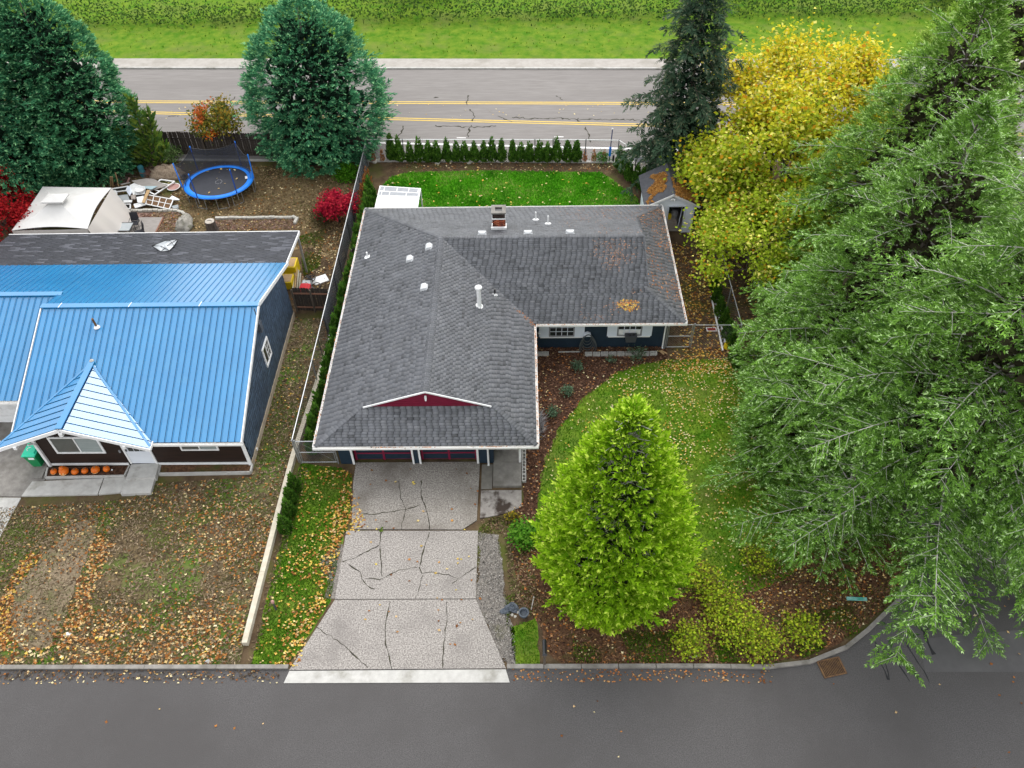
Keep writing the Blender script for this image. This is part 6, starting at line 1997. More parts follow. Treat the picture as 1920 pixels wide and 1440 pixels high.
# upright ragged juniper by the fence
v = at(292, 318); t = thing('juniper', 'ragged upright dark green juniper with several leaders in front of the board fence', 'juniper', (v.x, v.y, 0))
tplj = spray_template(4, 0.4, 0.45, 0.16, 0.5, 9)
r = np.random.default_rng(90)
PP, AA, LL = [], [], []
b = MB()
for (ex, ey, ez, wd_) in ((0.1, 0.2, 5.3, 0.75), (0.9, 0.2, 4.4, 0.6), (-1.9, 0.4, 2.9, 0.5), (1.3, 0, 2.0, 0.6), (-0.8, -0.2, 2.0, 0.7), (0.4, -0.3, 2.6, 0.8)):
    e = Vector((v.x + ex, v.y + ey, ez))
    s0 = Vector((v.x, v.y, 0))
    m_ = s0.lerp(e, 0.5) + Vector((ex * 0.15, 0, 0.2))
    b.path([s0, m_, e], [0.07, 0.05, 0.015], 5)
    for i in range(int(120 * ez / 3)):
        s = r.uniform(0.2, 1.0)
        p = np.array(s0.lerp(m_, s * 2) if s < 0.5 else m_.lerp(e, s * 2 - 1))
        az = r.random() * 6.283
        q = wd_ * (1.15 - s) * r.random()
        PP.append(p + np.array([math.cos(az) * q, math.sin(az) * q, r.normal() * 0.1]))
        AA.append(unit(np.array([math.cos(az) * 0.8, math.sin(az) * 0.8, 0.9]) + r.normal(0, 0.2, 3)))
        LL.append(r.uniform(0.35, 0.65))
b.build('limbs', M['bark'], t)
P, A, L_ = np.array(PP), np.array(AA), np.array(LL)
V = sprays(P, A, unit(r.normal(0, 1, P.shape) + np.array([0, -0.5, 0.5])), L_, tplj)
jc = np.array([(0.06, 0.13, 0.02), (0.13, 0.23, 0.035), (0.09, 0.17, 0.045), (0.22, 0.30, 0.05)])
leafmesh('crown', V, np.repeat(jc[r.integers(0, 4, len(P))], len(tplj), 0), M['needle'], t)
v = at(240, 308); bush('shrub', 'tan autumn shrub left of the ragged juniper', 'shrub', v.x, v.y, 0.8, 1.3, 700, [(0.30, 0.20, 0.09), (0.20, 0.13, 0.06), (0.36, 0.27, 0.14)], (0.08, 0.16), 91)
v = at(322, 302); bush('shrub', 'low light green leafy shrub right of the ragged juniper', 'shrub', v.x, v.y, 0.9, 0.9, 1000, [(0.06, 0.12, 0.03), (0.12, 0.20, 0.06), (0.17, 0.24, 0.09)], (0.09, 0.17), 92)
v = at(262, 312); bush('shrub', 'dark green low shrub under the ragged juniper', 'shrub', v.x + 0.6, v.y - 0.3, 0.9, 0.8, 900, [(0.03, 0.06, 0.02), (0.06, 0.10, 0.03)], (0.09, 0.16), 93)
# front beds
v = at(985, 1012); bush('shrub', 'bright green leafy shrub beside the bright conifer, near the driveway', 'shrub', v.x, v.y, 0.72, 0.8, 1500, [(0.06, 0.20, 0.015), (0.10, 0.28, 0.02), (0.14, 0.30, 0.03)], (0.08, 0.16), 95)
v = at(962, 975); bush('shrub', 'small yellow and bronze shrub at the edge of the stained entry slab', 'shrub', v.x, v.y, 0.34, 0.4, 320, [(0.40, 0.30, 0.02), (0.14, 0.16, 0.02), (0.10, 0.07, 0.03)], (0.06, 0.11), 96)
lowc = [(0.27, 0.40, 0.02), (0.40, 0.52, 0.03), (0.14, 0.20, 0.02), (0.54, 0.60, 0.05), (0.20, 0.15, 0.04)]
for i, (px, py, rr, hh, nn, lb) in enumerate(((1375, 1180, 1.35, 0.9, 2600, 'largest spreading yellow green juniper in the corner bed, in front of the firs'), (1290, 1210, 0.85, 0.6, 1200, 'low yellow green juniper nearest the kerb, right of the bright conifer'),
                                            (1320, 1098, 1.0, 0.6, 1100, 'thin olive juniper at the lower edge of the front lawn'), (1425, 1215, 0.9, 0.6, 1200, 'low yellow green juniper by the kerb under the fir boughs'), (1415, 1058, 0.8, 0.6, 900, 'small olive juniper at the lawn edge under the fir boughs'), (1345, 1145, 0.9, 0.6, 1200, 'pale yellow green juniper behind the largest spreading juniper'), (1500, 1190, 0.9, 0.5, 1000, 'low yellow green juniper on the bark farthest right, near the kerb curve'))):
    v = at(px, py); bush('juniper_shrub', lb, 'juniper', v.x, v.y, rr, hh, nn, lowc, (0.07, 0.15), 100 + i, 'spreading junipers in the corner bed', 8)
for i, (px, py, lb) in enumerate(((1083, 692, 'small grey green rose bush in the bark, closest to the hose reel'), (1064, 738, 'small grey green bush on the bark beside the lawn edge, middle of three'), (1036, 778, 'small grey green bush on the bark nearest the garage wing'), (1195, 672, 'tall thin grey green bush in front of the right cinder block border'), (1145, 680, 'tiny faded bush on the bark between the two front windows'))):
    v = at(px, py); bush('rose_bush', lb, 'bush', v.x, v.y, 0.42 if i < 4 else 0.25, 0.65 if i == 3 else 0.42, 260 if i < 4 else 110, [(0.09, 0.16, 0.09), (0.16, 0.26, 0.16), (0.07, 0.11, 0.06)], (0.06, 0.12), 110 + i, 'small rose bushes in the bark bed', 5)
v = at(1128, 303); bush('shrub', 'low green ground shrub at the back fence near the blue pole', 'shrub', v.x, v.y, 0.8, 0.35, 700, [(0.04, 0.14, 0.02), (0.06, 0.20, 0.03)], (0.06, 0.12), 120)
# the grey tuft under the garage eave
t = thing('ornamental_grass', 'grey dried clump of ornamental grass beside the garage wing wall', 'grass clump', tuple(at(1010, 800)))
v = at(1010, 800)
r = np.random.default_rng(121)
n = 420
az = r.uniform(-1.9, 1.9, n); q = r.uniform(0, 1, n)
base = np.stack([v.x - 0.1 + r.normal(0, 0.10, n), v.y + r.normal(0, 0.35, n), np.full(n, 0.02)], 1)
A = unit(np.stack([np.cos(az) * 0.8, np.sin(az) * 0.8, r.uniform(0.3, 1.3, n)], 1))
Sd = unit(np.cross(A, np.array([0.3, 0.2, 1.0])))
V = kites(base, A, Sd, r.uniform(0.35, 0.75, n), np.full(n, 0.035))
leafmesh('blades', V, np.array([(0.30, 0.29, 0.30), (0.42, 0.41, 0.42), (0.20, 0.19, 0.20)])[r.integers(0, 3, n)], M['litter'], t)

# ---- arborvitae
def arb_mesh(seed, cols, n=620, ragged_=1.0):
    r = np.random.default_rng(seed)
    z = 1 - np.sqrt(r.random(n)) * 0.97
    th = r.random(n) * 6.283
    lob = 1 + 0.13 * np.sin(th * 3 + seed) + 0.10 * np.sin(z * 19 + th * 2)
    rad = 0.31 * np.minimum(1, (1 - z) ** 0.72 * 1.12) * np.minimum(1, 0.62 + z * 3.0) * lob * r.uniform(0.72, 1.0, n)
    P = np.stack([np.cos(th) * rad, np.sin(th) * rad, z * 1.62 + 0.03], 1)
    out = np.stack([np.cos(th), np.sin(th), np.zeros(n)], 1)
    A = unit(out * r.uniform(0.15, 0.6, (n, 1)) + np.array([0, 0, 1.0]) + r.normal(0, 0.18, (n, 3)))
    Sd = unit(np.cross(A, out + r.normal(0, 0.5, (n, 3))))
    L = r.uniform(0.14, 0.26, n) * ragged_
    V = kites(P, A, Sd, L, L * 0.52)
    c = np.array(cols)
    t_ = c[r.integers(0, len(c), n)] * r.uniform(0.75, 1.2, (n, 1))
    return V, t_
AV = [(0.055, 0.14, 0.018), (0.085, 0.20, 0.024), (0.13, 0.26, 0.034), (0.04, 0.10, 0.015)]
DEAD = [(0.38, 0.15, 0.045), (0.30, 0.11, 0.035), (0.45, 0.22, 0.08)]
protos = []
def arb_proto(seed, cols, label, group, n=620, nm='arborvitae'):
    t = thing(nm, label, 'arborvitae', (0, 0, 0), group)
    MB().tube((0, 0, 0), (0, 0, 1.3), 0.03, 0.01, 5).build('trunk', M['twig'], t)
    V, c = arb_mesh(seed, cols, n)
    leafmesh('crown', V, c, M['needle'], t)
    return t
ARBN = {}
ORD = ('first second third fourth fifth sixth seventh eighth ninth tenth eleventh twelfth thirteenth fourteenth fifteenth sixteenth seventeenth eighteenth nineteenth twentieth '
       'twenty-first twenty-second twenty-third twenty-fourth twenty-fifth twenty-sixth twenty-seventh twenty-eighth twenty-ninth thirtieth thirty-first thirty-second').split()
ARB = {}
def arb(x, y, s, label, group, key='live', h=1.0):
    k = (key, random.randrange(3))
    if k not in ARB:
        ARB[k] = arb_proto(130 + len(ARB), AV if key == 'live' else DEAD, label, group, 620 if key == 'live' else 170)
        o = ARB[k]
    else:
        o = copy_tree(ARB[k])
    ARBN[group] = ARBN.get(group, 0) + 1
    o['label'] = label.replace('#', ORD[ARBN[group] - 1])
    o['group'] = group
    o.location = (x, y, 0)
    o.rotation_euler = (0, 0, random.uniform(0, 6.28))
    o.scale = (s, s, s * h)
lab_b, grp_b = '# green arborvitae from the spruce end of the row behind the back lawn', 'arborvitae row along the back fence'
for i, px in enumerate((735, 752, 772, 788, 805, 821, 838, 856, 873, 890, 907, 924, 942, 960, 976, 994, 1012, 1027, 1045, 1062, 1079)):
    z = at(px, 304 + (0 if i else -3))
    arb(z.x + random.uniform(-0.08, 0.08), z.y, random.choice((1.05, 1.12, 1.2)), lab_b, grp_b, 'live', random.choice((0.86, 0.92, 1.0, 1.06)))
for px in (701, 718, 1096, 1113, 1132):
    z = at(px, 303)
    arb(z.x, z.y, 0.55, '# dead orange arborvitae from the spruce end along the back fence', 'dead arborvitae along the back fence', 'dead', 1.15)
lab_l, grp_l = '# arborvitae counted from the garage gate in the long row left of the navy house', 'arborvitae row along the left fence'
y = 25.1
i = 0
while y < 47.6:
    arb(-10.45 + random.uniform(-0.08, 0.08) + (y - 25) * 0.008, y, random.uniform(1.12, 1.32), lab_l, grp_l, 'live', random.uniform(0.85, 1.05))
    y += random.uniform(0.74, 0.88)
for (px, py, s) in ((686, 372, 1.0), (690, 352, 0.9), (694, 335, 0.9), (683, 392, 0.95)):
    z = at(px, py + 12)
    arb(z.x - 0.1, z.y, s, '# dead orange arborvitae at the far end of the left fence row', 'dead arborvitae of the left row', 'dead', 1.0)
for (px, py) in ((556, 922), (549, 947), (546, 968), (538, 998)):
    z = at(px, py)
    arb(z.x, z.y, 0.95, '# dark green arborvitae from the gate beside the cream retaining kerb', 'arborvitae beside the retaining kerb', 'live', 0.9)
for (px, py) in ((1160, 318), (1168, 328), (1178, 340), (1192, 350), (1203, 358)):
    z = at(px, py)
    arb(z.x, z.y, 1.0, '# arborvitae from the road end of the short row left of the shed', 'arborvitae row beside the shed', 'live', 1.1)
for (px, py) in ((1338, 545), (1342, 568), (1347, 592), (1356, 612), (1361, 634), (1368, 652), (1374, 676), (1381, 692)):
    z = at(px, py)
    arb(z.x, z.y, 0.9, '# arborvitae from the far end of the row beside the white ladder', 'arborvitae row along the right fence', 'live', 0.95)
print('kites', NT)

# ================================================================== THE SHED
sh = thing('shed', 'pale blue grey garden shed with an open doorway and needle littered black roof', 'shed', (9.55, 44.7, 0))
SX0, SX1, SY0, SY1, SE, SA = 8.05, 11.0, 43.1, 46.2, 2.2, 2.95
xm = (SX0 + SX1) / 2
dx0, dx1, dz = 9.38, 10.38, 2.0
b = MB()
t_ = 0.1
b.box(SX0, dx0, SY0, SY0 + t_, 0, SE); b.box(dx1, SX1, SY0, SY0 + t_, 0, SE); b.box(dx0, dx1, SY0, SY0 + t_, dz, SE)
b.prism([(SX0, SY0, SE), (SX1, SY0, SE), (xm, SY0, SA)], (0, t_, 0)); b.prism([(SX0, SY1 - t_, SE), (SX1, SY1 - t_, SE), (xm, SY1 - t_, SA)], (0, t_, 0))
b.box(SX0, SX1, SY1 - t_, SY1, 0, SE); b.box(SX0, SX0 + t_, SY0 + t_, SY1 - t_, 0, SE); b.box(SX1 - t_, SX1, SY0 + t_, SY1 - t_, 0, SE)
b.build('wall', M['siding'], sh)
b = MB(); b.box(SX0 + 0.11, SX1 - 0.11, SY0 + 0.3, SY0 + 0.33, 0.0, 0.04); b.box(SX0 + 0.11, SX1 - 0.11, SY0 + 0.11, SY1 - 0.11, 0.02, 0.06); b.build('floor', M['greywood'], sh)
b = MB()
for x in (SX0 + 0.05, SX1 - 0.05): b.box(x - 0.07, x + 0.07, SY0 - 0.03, SY0 - 0.002, 0, SE)
for x in (dx0 - 0.05, dx1 + 0.05): b.box(x - 0.05, x + 0.05, SY0 - 0.03, SY0 - 0.002, 0, dz + 0.08)
b.box(dx0 - 0.1, dx1 + 0.1, SY0 - 0.028, SY0 - 0.0025, dz, dz + 0.1)
b.build('trim', M['pale'], sh)
oh = 0.28
for sg in (-1, 1):
    xe = xm + sg * ((SX1 - SX0) / 2 + oh)
    ze = SE - oh * (SA - SE) / ((SX1 - SX0) / 2) + 0.05
    b = MB(); b.prism([(xm, SY0 - 0.22, SA + 0.08), (xe, SY0 - 0.22, ze), (xe, SY1 + 0.22, ze), (xm, SY1 + 0.22, SA + 0.08)], (0, 0, 0.06))
    b.build('roof', M['shedroof'], sh)
    MB().beam((xm, SY0 - 0.235, SA + 0.06), (xe, SY0 - 0.235, ze - 0.02), 0.03, 0.13).build('fascia', M['whitepaint'], sh)
b = MB(); b.box(xm - 0.08, xm + 0.02, SY0 - 0.18, SY0 - 0.02, SA - 0.28, SA - 0.2); b.tube((xm - 0.1, SY0 - 0.16, SA - 0.24), (xm - 0.12, SY0 - 0.26, SA - 0.32), 0.05, 0.07); b.tube((xm + 0.05, SY0 - 0.16, SA - 0.24), (xm + 0.09, SY0 - 0.26, SA - 0.32), 0.05, 0.07); b.build('security_light', M['whitepaint'], sh)
b = MB(); b.box(dx0 + 0.04, dx1 - 0.3, SY0 + 0.35, SY0 + 1.0, 0.06, 0.62); b.solo('storage_box', M['ply'], 'tan box standing just inside the shed doorway', 'box')
b = MB(); b.lathe((9.62, SY0 + 0.7, 0.62), [(0.15, 0), (0.17, 0.2), (0.12, 0.34), (0.05, 0.38)], 10); b.solo('jug', M['yellow'], 'dim yellow jug on the tan box inside the shed', 'jug')
b = MB(); b.lathe((9.95, SY0 + 0.8, 0.62), [(0.2, 0), (0.24, 0.3), (0.2, 0.5), (0.06, 0.56)], 10); b.solo('canister', M['greyframe'], 'grey canister on the tan box inside the shed', 'canister')
b = MB(); b.beam((10.25, SY0 + 0.45, 0.1), (10.45, SY0 + 0.9, 1.75), 0.05, 0.03); b.solo('stick', M['pale'], 'pale stick leaning inside the shed doorway', 'stick')
# needles lying on its roof
def zshed(x): return SA + 0.16 - abs(x - xm) * (SA + 0.08 - (SE - oh * (SA - SE) / ((SX1 - SX0) / 2) + 0.05)) / ((SX1 - SX0) / 2 + oh)
NEED = [(0.34, 0.15, 0.035), (0.42, 0.20, 0.05), (0.26, 0.11, 0.03), (0.48, 0.26, 0.08)]
def on_shed(pts, ox=1190, oy=290, k=9.0):
    out = []
    for x, y in pts:
        z = 2.6
        for _ in range(8):
            p = at(ox + x / k, oy + y / k, z); z = zshed(p.x)
        out.append((p.x, p.y))
    return out
def needles(poly, n):
    P = sample(ragged(poly, 0.05, 0.12), n)
    return np.concatenate([P, zshed(P[:, 0])[:, None] + 0.0 + RNG.random((n, 1)) * 0.035], 1)
p1 = needles(on_shed([(440, 300), (500, 285), (545, 330), (545, 400), (515, 480), (530, 530), (490, 620), (400, 640), (330, 690), (300, 740), (240, 780), (230, 840), (205, 800), (250, 720), (290, 680), (210, 630), (240, 570), (330, 490), (350, 430), (270, 390), (280, 345), (400, 330)]), 2600)
p2 = needles(on_shed([(720, 370), (770, 345), (805, 380), (800, 440), (860, 530), (960, 620), (1020, 700), (1080, 800), (1060, 840), (980, 790), (880, 760), (780, 720), (690, 690), (690, 560), (730, 440)]), 2600)
p3 = needles(on_shed([(630, 380), (650, 400), (680, 560), (670, 560), (640, 450)]), 160)
p4_ = needles(on_shed([(290, 770), (340, 800), (320, 810), (270, 780)]), 60)
Pn = np.concatenate([p1, p2, p3, p4_])
n_ = len(Pn)
az_ = RNG.random(n_) * 6.283
Vn = kites(Pn, unit(np.stack([np.cos(az_), np.sin(az_), RNG.normal(0, .15, n_)], 1)), unit(np.stack([-np.sin(az_), np.cos(az_), RNG.normal(0, .3, n_)], 1)), RNG.uniform(.06, .14, n_), RNG.uniform(.03, .06, n_))
o = leafmesh('needle_litter', Vn, np.array(NEED)[RNG.integers(0, 4, n_)] * RNG.uniform(.7, 1.2, (n_, 1)), M['litter'], None)
props(o, 'orange brown conifer needles lying in patches on the black shed roof', 'needle litter', None, 'stuff')

# ================================================================== THE WHITE COVER BEHIND THE HOUSE
wc = thing('patio_cover', 'white flat patio cover with two rows of grey panels behind the navy house', 'patio cover', (-8, 44.5, 0))
zc_ = 2.05
c4 = [at(712, 348, zc_), at(789, 353, zc_), at(783, 391, zc_), at(702, 391, zc_)]
c4 = [Vector((v.x, v.y, zc_)) for v in c4]
c4[2] = Vector((c4[2].x, 43.0, zc_)); c4[3] = Vector((c4[3].x, 43.0, zc_))
b = MB(); b.prism(c4, (0, 0, -0.06)); b.build('roof', mat('brightwhite', (0.86, 0.86, 0.86), None, rough=0.5), wc)
def q4(u, v): return (c4[3].lerp(c4[2], u)).lerp(c4[0].lerp(c4[1], u), v)
for (v0, v1, us) in ((0.80, 0.965, (0.02, 0.13, 0.44, 0.72, 0.95)), (0.615, 0.755, (0.02, 0.09, 0.28, 0.68, 0.97))):
    for i in range(len(us) - 1):
        pts = [q4(us[i] + 0.008, v0), q4(us[i + 1] - 0.012, v0), q4(us[i + 1] - 0.012, v1), q4(us[i] + 0.008, v1)]
        MB().prism([p + Vector((0, 0, 0.004)) for p in pts], (0, 0, 0.02)).build('panel', mat('greypanel', (0.24, 0.25, 0.27), (0.30, 0.31, 0.33), 4, 0.6) if 'greypanel' not in bpy.data.materials else bpy.data.materials['greypanel'], wc)
b = MB(); v0 = q4(0.0, 0.585); v1 = q4(1, 0.585); b.beam(v0 + Vector((0, 0, 0.02)), v1 + Vector((0, 0, 0.02)), 0.05, 0.05); b.build('batten', M['whitepaint'], wc)
for v in c4: MB().beam((v.x * 0.98 - 0.16, v.y - 0.06 if v.y > 44 else v.y + 0.1, 0), (v.x * 0.98 - 0.16, v.y - 0.06 if v.y > 44 else v.y + 0.1, zc_ - 0.06), 0.09, 0.09).build('post', M['whitepaint'], wc)

# ================================================================== TRAMPOLINE
def flat_fit(pxs, z): return [at(x, y, z) for x, y in pxs]
tz = 0.92
L_, R__, T__, B__ = at(342, 350, tz), at(475.5, 333, tz), at(413, 309.5, tz), at(402, 372, tz)
tc = Vector(((L_.x + R__.x) / 2, (T__.y + B__.y) / 2, 0))
ra, rb = (R__.x - L_.x) / 2, (T__.y - B__.y) / 2
tilt_ = math.atan2(R__.y - L_.y, R__.x - L_.x) * 0.9
tr = thing('trampoline', 'round blue rimmed trampoline with black mat and a sagging black safety net', 'trampoline', tuple(tc))
def tp_(a, s=1.0, z=tz):
    x, y = math.cos(a) * ra * s, math.sin(a) * rb * s
    c_, s_ = math.cos(tilt_), math.sin(tilt_)
    return Vector((tc.x + x * c_ - y * s_, tc.y + x * s_ + y * c_, z))
N = 48
b = MB()
vs = [tp_(2 * math.pi * i / N, 0.86, tz - 0.02 - 0.02) for i in range(N)]
b.poly(vs); b.build('mat', M['trammat'], tr)
b = MB()
for i in range(N):
    a0, a1 = 2 * math.pi * i / N, 2 * math.pi * (i + 1) / N
    b.add([tp_(a0, 0.84, tz), tp_(a1, 0.84, tz), tp_(a1, 0.92, tz + 0.035), tp_(a0, 0.92, tz + 0.035), tp_(a1, 1.0, tz + 0.01), tp_(a0, 1.0, tz + 0.01), tp_(a1, 1.01, tz - 0.06), tp_(a0, 1.01, tz - 0.06)],
          [(0, 1, 2, 3), (3, 2, 4, 5), (5, 4, 6, 7)])
b.build('safety_pad', M['tramblue'], tr, smooth=True)
b = MB(); b.path([tp_(2 * math.pi * i / N, 0.985, tz - 0.07) for i in range(N)], 0.03, 6, closed=True); b.build('frame_ring', M['steel'], tr)
b = MB()
ctr = tp_(0, 0, tz)
for i in range(7):
    a = 2 * math.pi * i / 7
    p = ctr + Vector((math.cos(a) * 0.22, math.sin(a) * 0.26, -0.035)); q = ctr + Vector((math.cos(a + 0.6) * 0.22, math.sin(a + 0.6) * 0.26, -0.035))
    b.beam(p, q, 0.035, 0.004)
b.build('mat_print', M['greyframe'], tr)
angs = [math.radians(x) for x in (188, 238, 303, 355, 52, 128)]
tops = []
for i, a in enumerate(angs):
    p = tp_(a, 1.03)
    top = Vector((p.x, p.y, 2.75)) + Vector((math.cos(a) * 0.05, math.sin(a) * 0.05, 0))
    tops.append(top)
    pl_ = MB().tube((p.x, p.y, tz - 0.45), top, 0.028, 0.028, 8).build('pole', M['steel'], tr)
    MB().tube((p.x, p.y, tz + 0.05), top + Vector((0, 0, -0.02)), 0.042, 0.042, 8).build('pole_foam', M['tramblue'] if i in (0, 3) else M['polefoam'], pl_)
    b = MB(); b.lathe(top, [(0.05, 0), (0.05, 0.04), (0.02, 0.09)], 8); b.build('pole_cap', M['tramblue'], pl_)
for a in (angs[0] + 0.1, angs[1], (angs[1] + angs[2]) / 2 + 0.1, angs[2], angs[3], 1.2, 2.3):
    p, q = tp_(a - 0.16, 0.99, 0.03), tp_(a + 0.16, 0.99, 0.03)
    b = MB(); b.path([tp_(a - 0.16, 0.985, tz - 0.08), tp_(a - 0.16, 0.99, 0.06), p + Vector((0, 0, 0.0)), q, tp_(a + 0.16, 0.99, 0.06), tp_(a + 0.16, 0.985, tz - 0.08)], 0.022, 6); b.build('leg', M['steel'], tr)
# the net: hangs from pole to pole round the back, sagging between them
b = MB()
order = [0, 5, 4, 3]
for k_ in range(3):
    i, j = order[k_], order[k_ + 1]
    a0, a1 = angs[i], angs[j]
    if k_ == 2: a1 -= 2 * math.pi
    n = 8
    for s in range(n):
        def tpn(f, low):
            a = a0 + (a1 - a0) * f
            if a0 > a1 and False: pass
            p = tp_(a, 0.93, tz + 0.03)
            tq = tops[i].lerp(tops[j], f) * 1.0
            tq.z -= 0.30 * math.sin(math.pi * f) + 0.05
            return p if low else tq
        f0, f1 = s / n, (s + 1) / n
        b.add([tpn(f0, 1), tpn(f1, 1), tpn(f1, 0), tpn(f0, 0)], [(0, 1, 2, 3)])
b.build('safety_net', M['net'], tr)
b = MB()
for k_ in range(3):
    i, j = order[k_], order[k_ + 1]
    pts = []
    for s in range(9):
        q = tops[i].lerp(tops[j], s / 8); q.z -= 0.30 * math.sin(math.pi * s / 8) + 0.05; pts.append(q)
    b.path(pts, 0.012, 4)
b.build('net_cord', M['black'], tr)
o = leaves('mat_leaves', np.array([tuple(tp_(random.uniform(0.9, 2.2), random.uniform(0.70, 0.82), tz + 0.01)) for _ in range(7)] + [tuple(tp_(random.uniform(0, 6.28), random.uniform(0.2, 0.8), tz + 0.0)) for _ in range(6)]), CR, (0.06, 0.11))
b = MB(); v = tp_(0.05, 0.80, tz); b.obox(v + Vector((0, 0, 0.005)), (0.16, 0.34, 0.006), 0.3); b.build('warning_label', M['whitepaint'], tr)

# ================================================================== GAZEBO
gz = thing('gazebo', 'white canvas gazebo with pale net curtains in the neighbour backyard', 'gazebo', tuple(at(100, 425)))
ez = 2.15
g4 = [at(22, 432, ez), at(164, 429, ez), at(209, 352, ez), at(80, 350, ez)]
pk = [(at(116, 386, 3.0)), (at(128, 361, 3.0)), (at(92, 358, 3.0)), (at(82, 375, 3.0))]
gc = sum(g4, Vector()) / 4
V_, F_q = [], []
n = 10
b = MB()
peak = at(104, 372, 3.2)
for e in range(4):
    a, c = Vector(g4[e]), Vector(g4[(e + 1) % 4])
    grid = []
    for i in range(n + 1):
        f = i / n
        edge = a.lerp(c, f)
        sag = math.sin(math.pi * f)
        edge = edge.lerp(gc, 0.07 * sag) + Vector((0, 0, 0.10 * sag))
        row = []
        for j in range(7):
            s = j / 6
            p = edge.lerp(peak, s)
            p.z = edge.z + (peak.z - edge.z) * (s ** 1.25) - 0.06 * math.sin(math.pi * s) * sag
            row.append(p)
        grid.append(row)
    vs = [p for row in grid for p in row]
    b.add(vs, [(i * 7 + j, (i + 1) * 7 + j, (i + 1) * 7 + j + 1, i * 7 + j + 1) for i in range(n) for j in range(6)])
b.build('canopy', M['canvas'], gz, smooth=True)
b = MB()
vt = [peak + Vector((-0.75, -0.5, 0.05)), peak + Vector((0.65, -0.5, 0.05)), peak + Vector((0.7, 0.45, 0.05)), peak + Vector((-0.6, 0.45, 0.05))]
tpk = peak + Vector((0, 0, 0.30))
b.add(vt + [tpk], [(0, 1, 4), (1, 2, 4), (2, 3, 4), (3, 0, 4)])
b.add([v for v in vt] + [v - Vector((0, 0, 0.09)) for v in vt], [(i, (i + 1) % 4, 4 + (i + 1) % 4, 4 + i) for i in range(4)])
b.build('vent_cap', M['canvas'], gz)
b = MB()
for e in range(4):
    a, c = Vector(g4[e]), Vector(g4[(e + 1) % 4])
    pts = []
    for i in range(11):
        f = i / 10; sag = math.sin(math.pi * f)
        pts.append(a.lerp(c, f).lerp(gc, 0.07 * sag) + Vector((0, 0, 0.10 * sag - 0.01)))
    b.path(pts, 0.016, 4)
b.build('piping', M['greyframe'], gz)
for v in g4: MB().tube((v.x * 1 + (gc.x - v.x) * 0.05, v.y + (gc.y - v.y) * 0.05, 0), (v.x + (gc.x - v.x) * 0.05, v.y + (gc.y - v.y) * 0.05, ez), 0.03).build('pole', M['darksteel'], gz)
def curtain(a, c, flare, seed, m):
    rn = random.Random(seed)
    b = MB()
    nn = 16
    o_ = Vector((c - a).normalized().cross(Vector((0, 0, 1))))
    for i in range(nn + 1):
        f = i / nn
        t0 = a.lerp(c, f) + Vector((0, 0, -0.02))
        w_ = 0.05 * math.sin(f * 23 + seed) + rn.uniform(-0.02, 0.02)
        bot = a.lerp(c, f * 1.0) + flare * (0.55 + 0.45 * math.sin(f * 3.1)) + o_ * w_
        bot.z = 0.05
        mid_p = t0.lerp(bot, 0.5) + o_ * w_ * 0.7
        b.v += [tuple(t0), tuple(mid_p), tuple(bot)]
        if i:
            k = i * 3
            b.f += [(k - 3, k, k + 1, k - 2), (k - 2, k + 1, k + 2, k - 1)]
    b.build('curtain', m, gz, smooth=True)
curtain(Vector(g4[1]), Vector(g4[2]), Vector((1.15, -0.1, 0)), 3, M['gauze'])
curtain(Vector(g4[0]), Vector(g4[1]), Vector((0, -0.35, 0)), 5, M['gauze'])
curtain(Vector(g4[3]), Vector(g4[0]), Vector((-0.3, 0, 0)), 7, M['gauze'])

# ================================================================== PATIO, EDGING, CHAIRS
dk = thing('deck', 'small weathered grey plank deck beside the gazebo', 'deck', tuple(at(285, 420)))
dp = [at(233, 407, 0.12), at(306, 407, 0.12), at(288, 446, 0.12), at(226, 446, 0.12)]
xl, xr = dp[3].x - 0.1, dp[1].x - 0.05
yb, yt = dp[2].y - 1.0, dp[1].y
nn = int((yt - yb) / 0.15)
me0 = None
for i in range(nn):
    y = yb + (i + 0.5) * 0.15
    b = MB(); b.box(xl, xr + random.uniform(-0.01, 0.01), y - 0.068, y + 0.068, 0.08, 0.12)
    b.build('plank', M['greywood'], dk)
MB().box(xr + 0.012, xr + 0.10, yb, yt, 0.0, 0.14).build('edge_board', M['redwood'], dk)
sheet('patio_bark', W([(215, 400), (332, 398), (350, 415), (345, 440), (210, 440)]), 2, mat('patiobark', (0.16, 0.09, 0.07), (0.30, 0.20, 0.165), 9, 0.95, 0.9, 20))
sheet('border_bark', W([(395, 413), (553, 412), (556, 430), (395, 432)]), 2, bpy.data.materials['patiobark'])
chips('bark_chips', W([(215, 400), (332, 398), (350, 415), (345, 440), (210, 440)]), 900, [(0.22, 0.12, 0.09), (0.32, 0.21, 0.17), (0.12, 0.07, 0.05)], (0.08, 0.2))
chips('bark_chips', W([(395, 413), (553, 412), (556, 430), (395, 432)]), 900, [(0.22, 0.12, 0.09), (0.32, 0.22, 0.18), (0.14, 0.09, 0.06)], (0.08, 0.2))
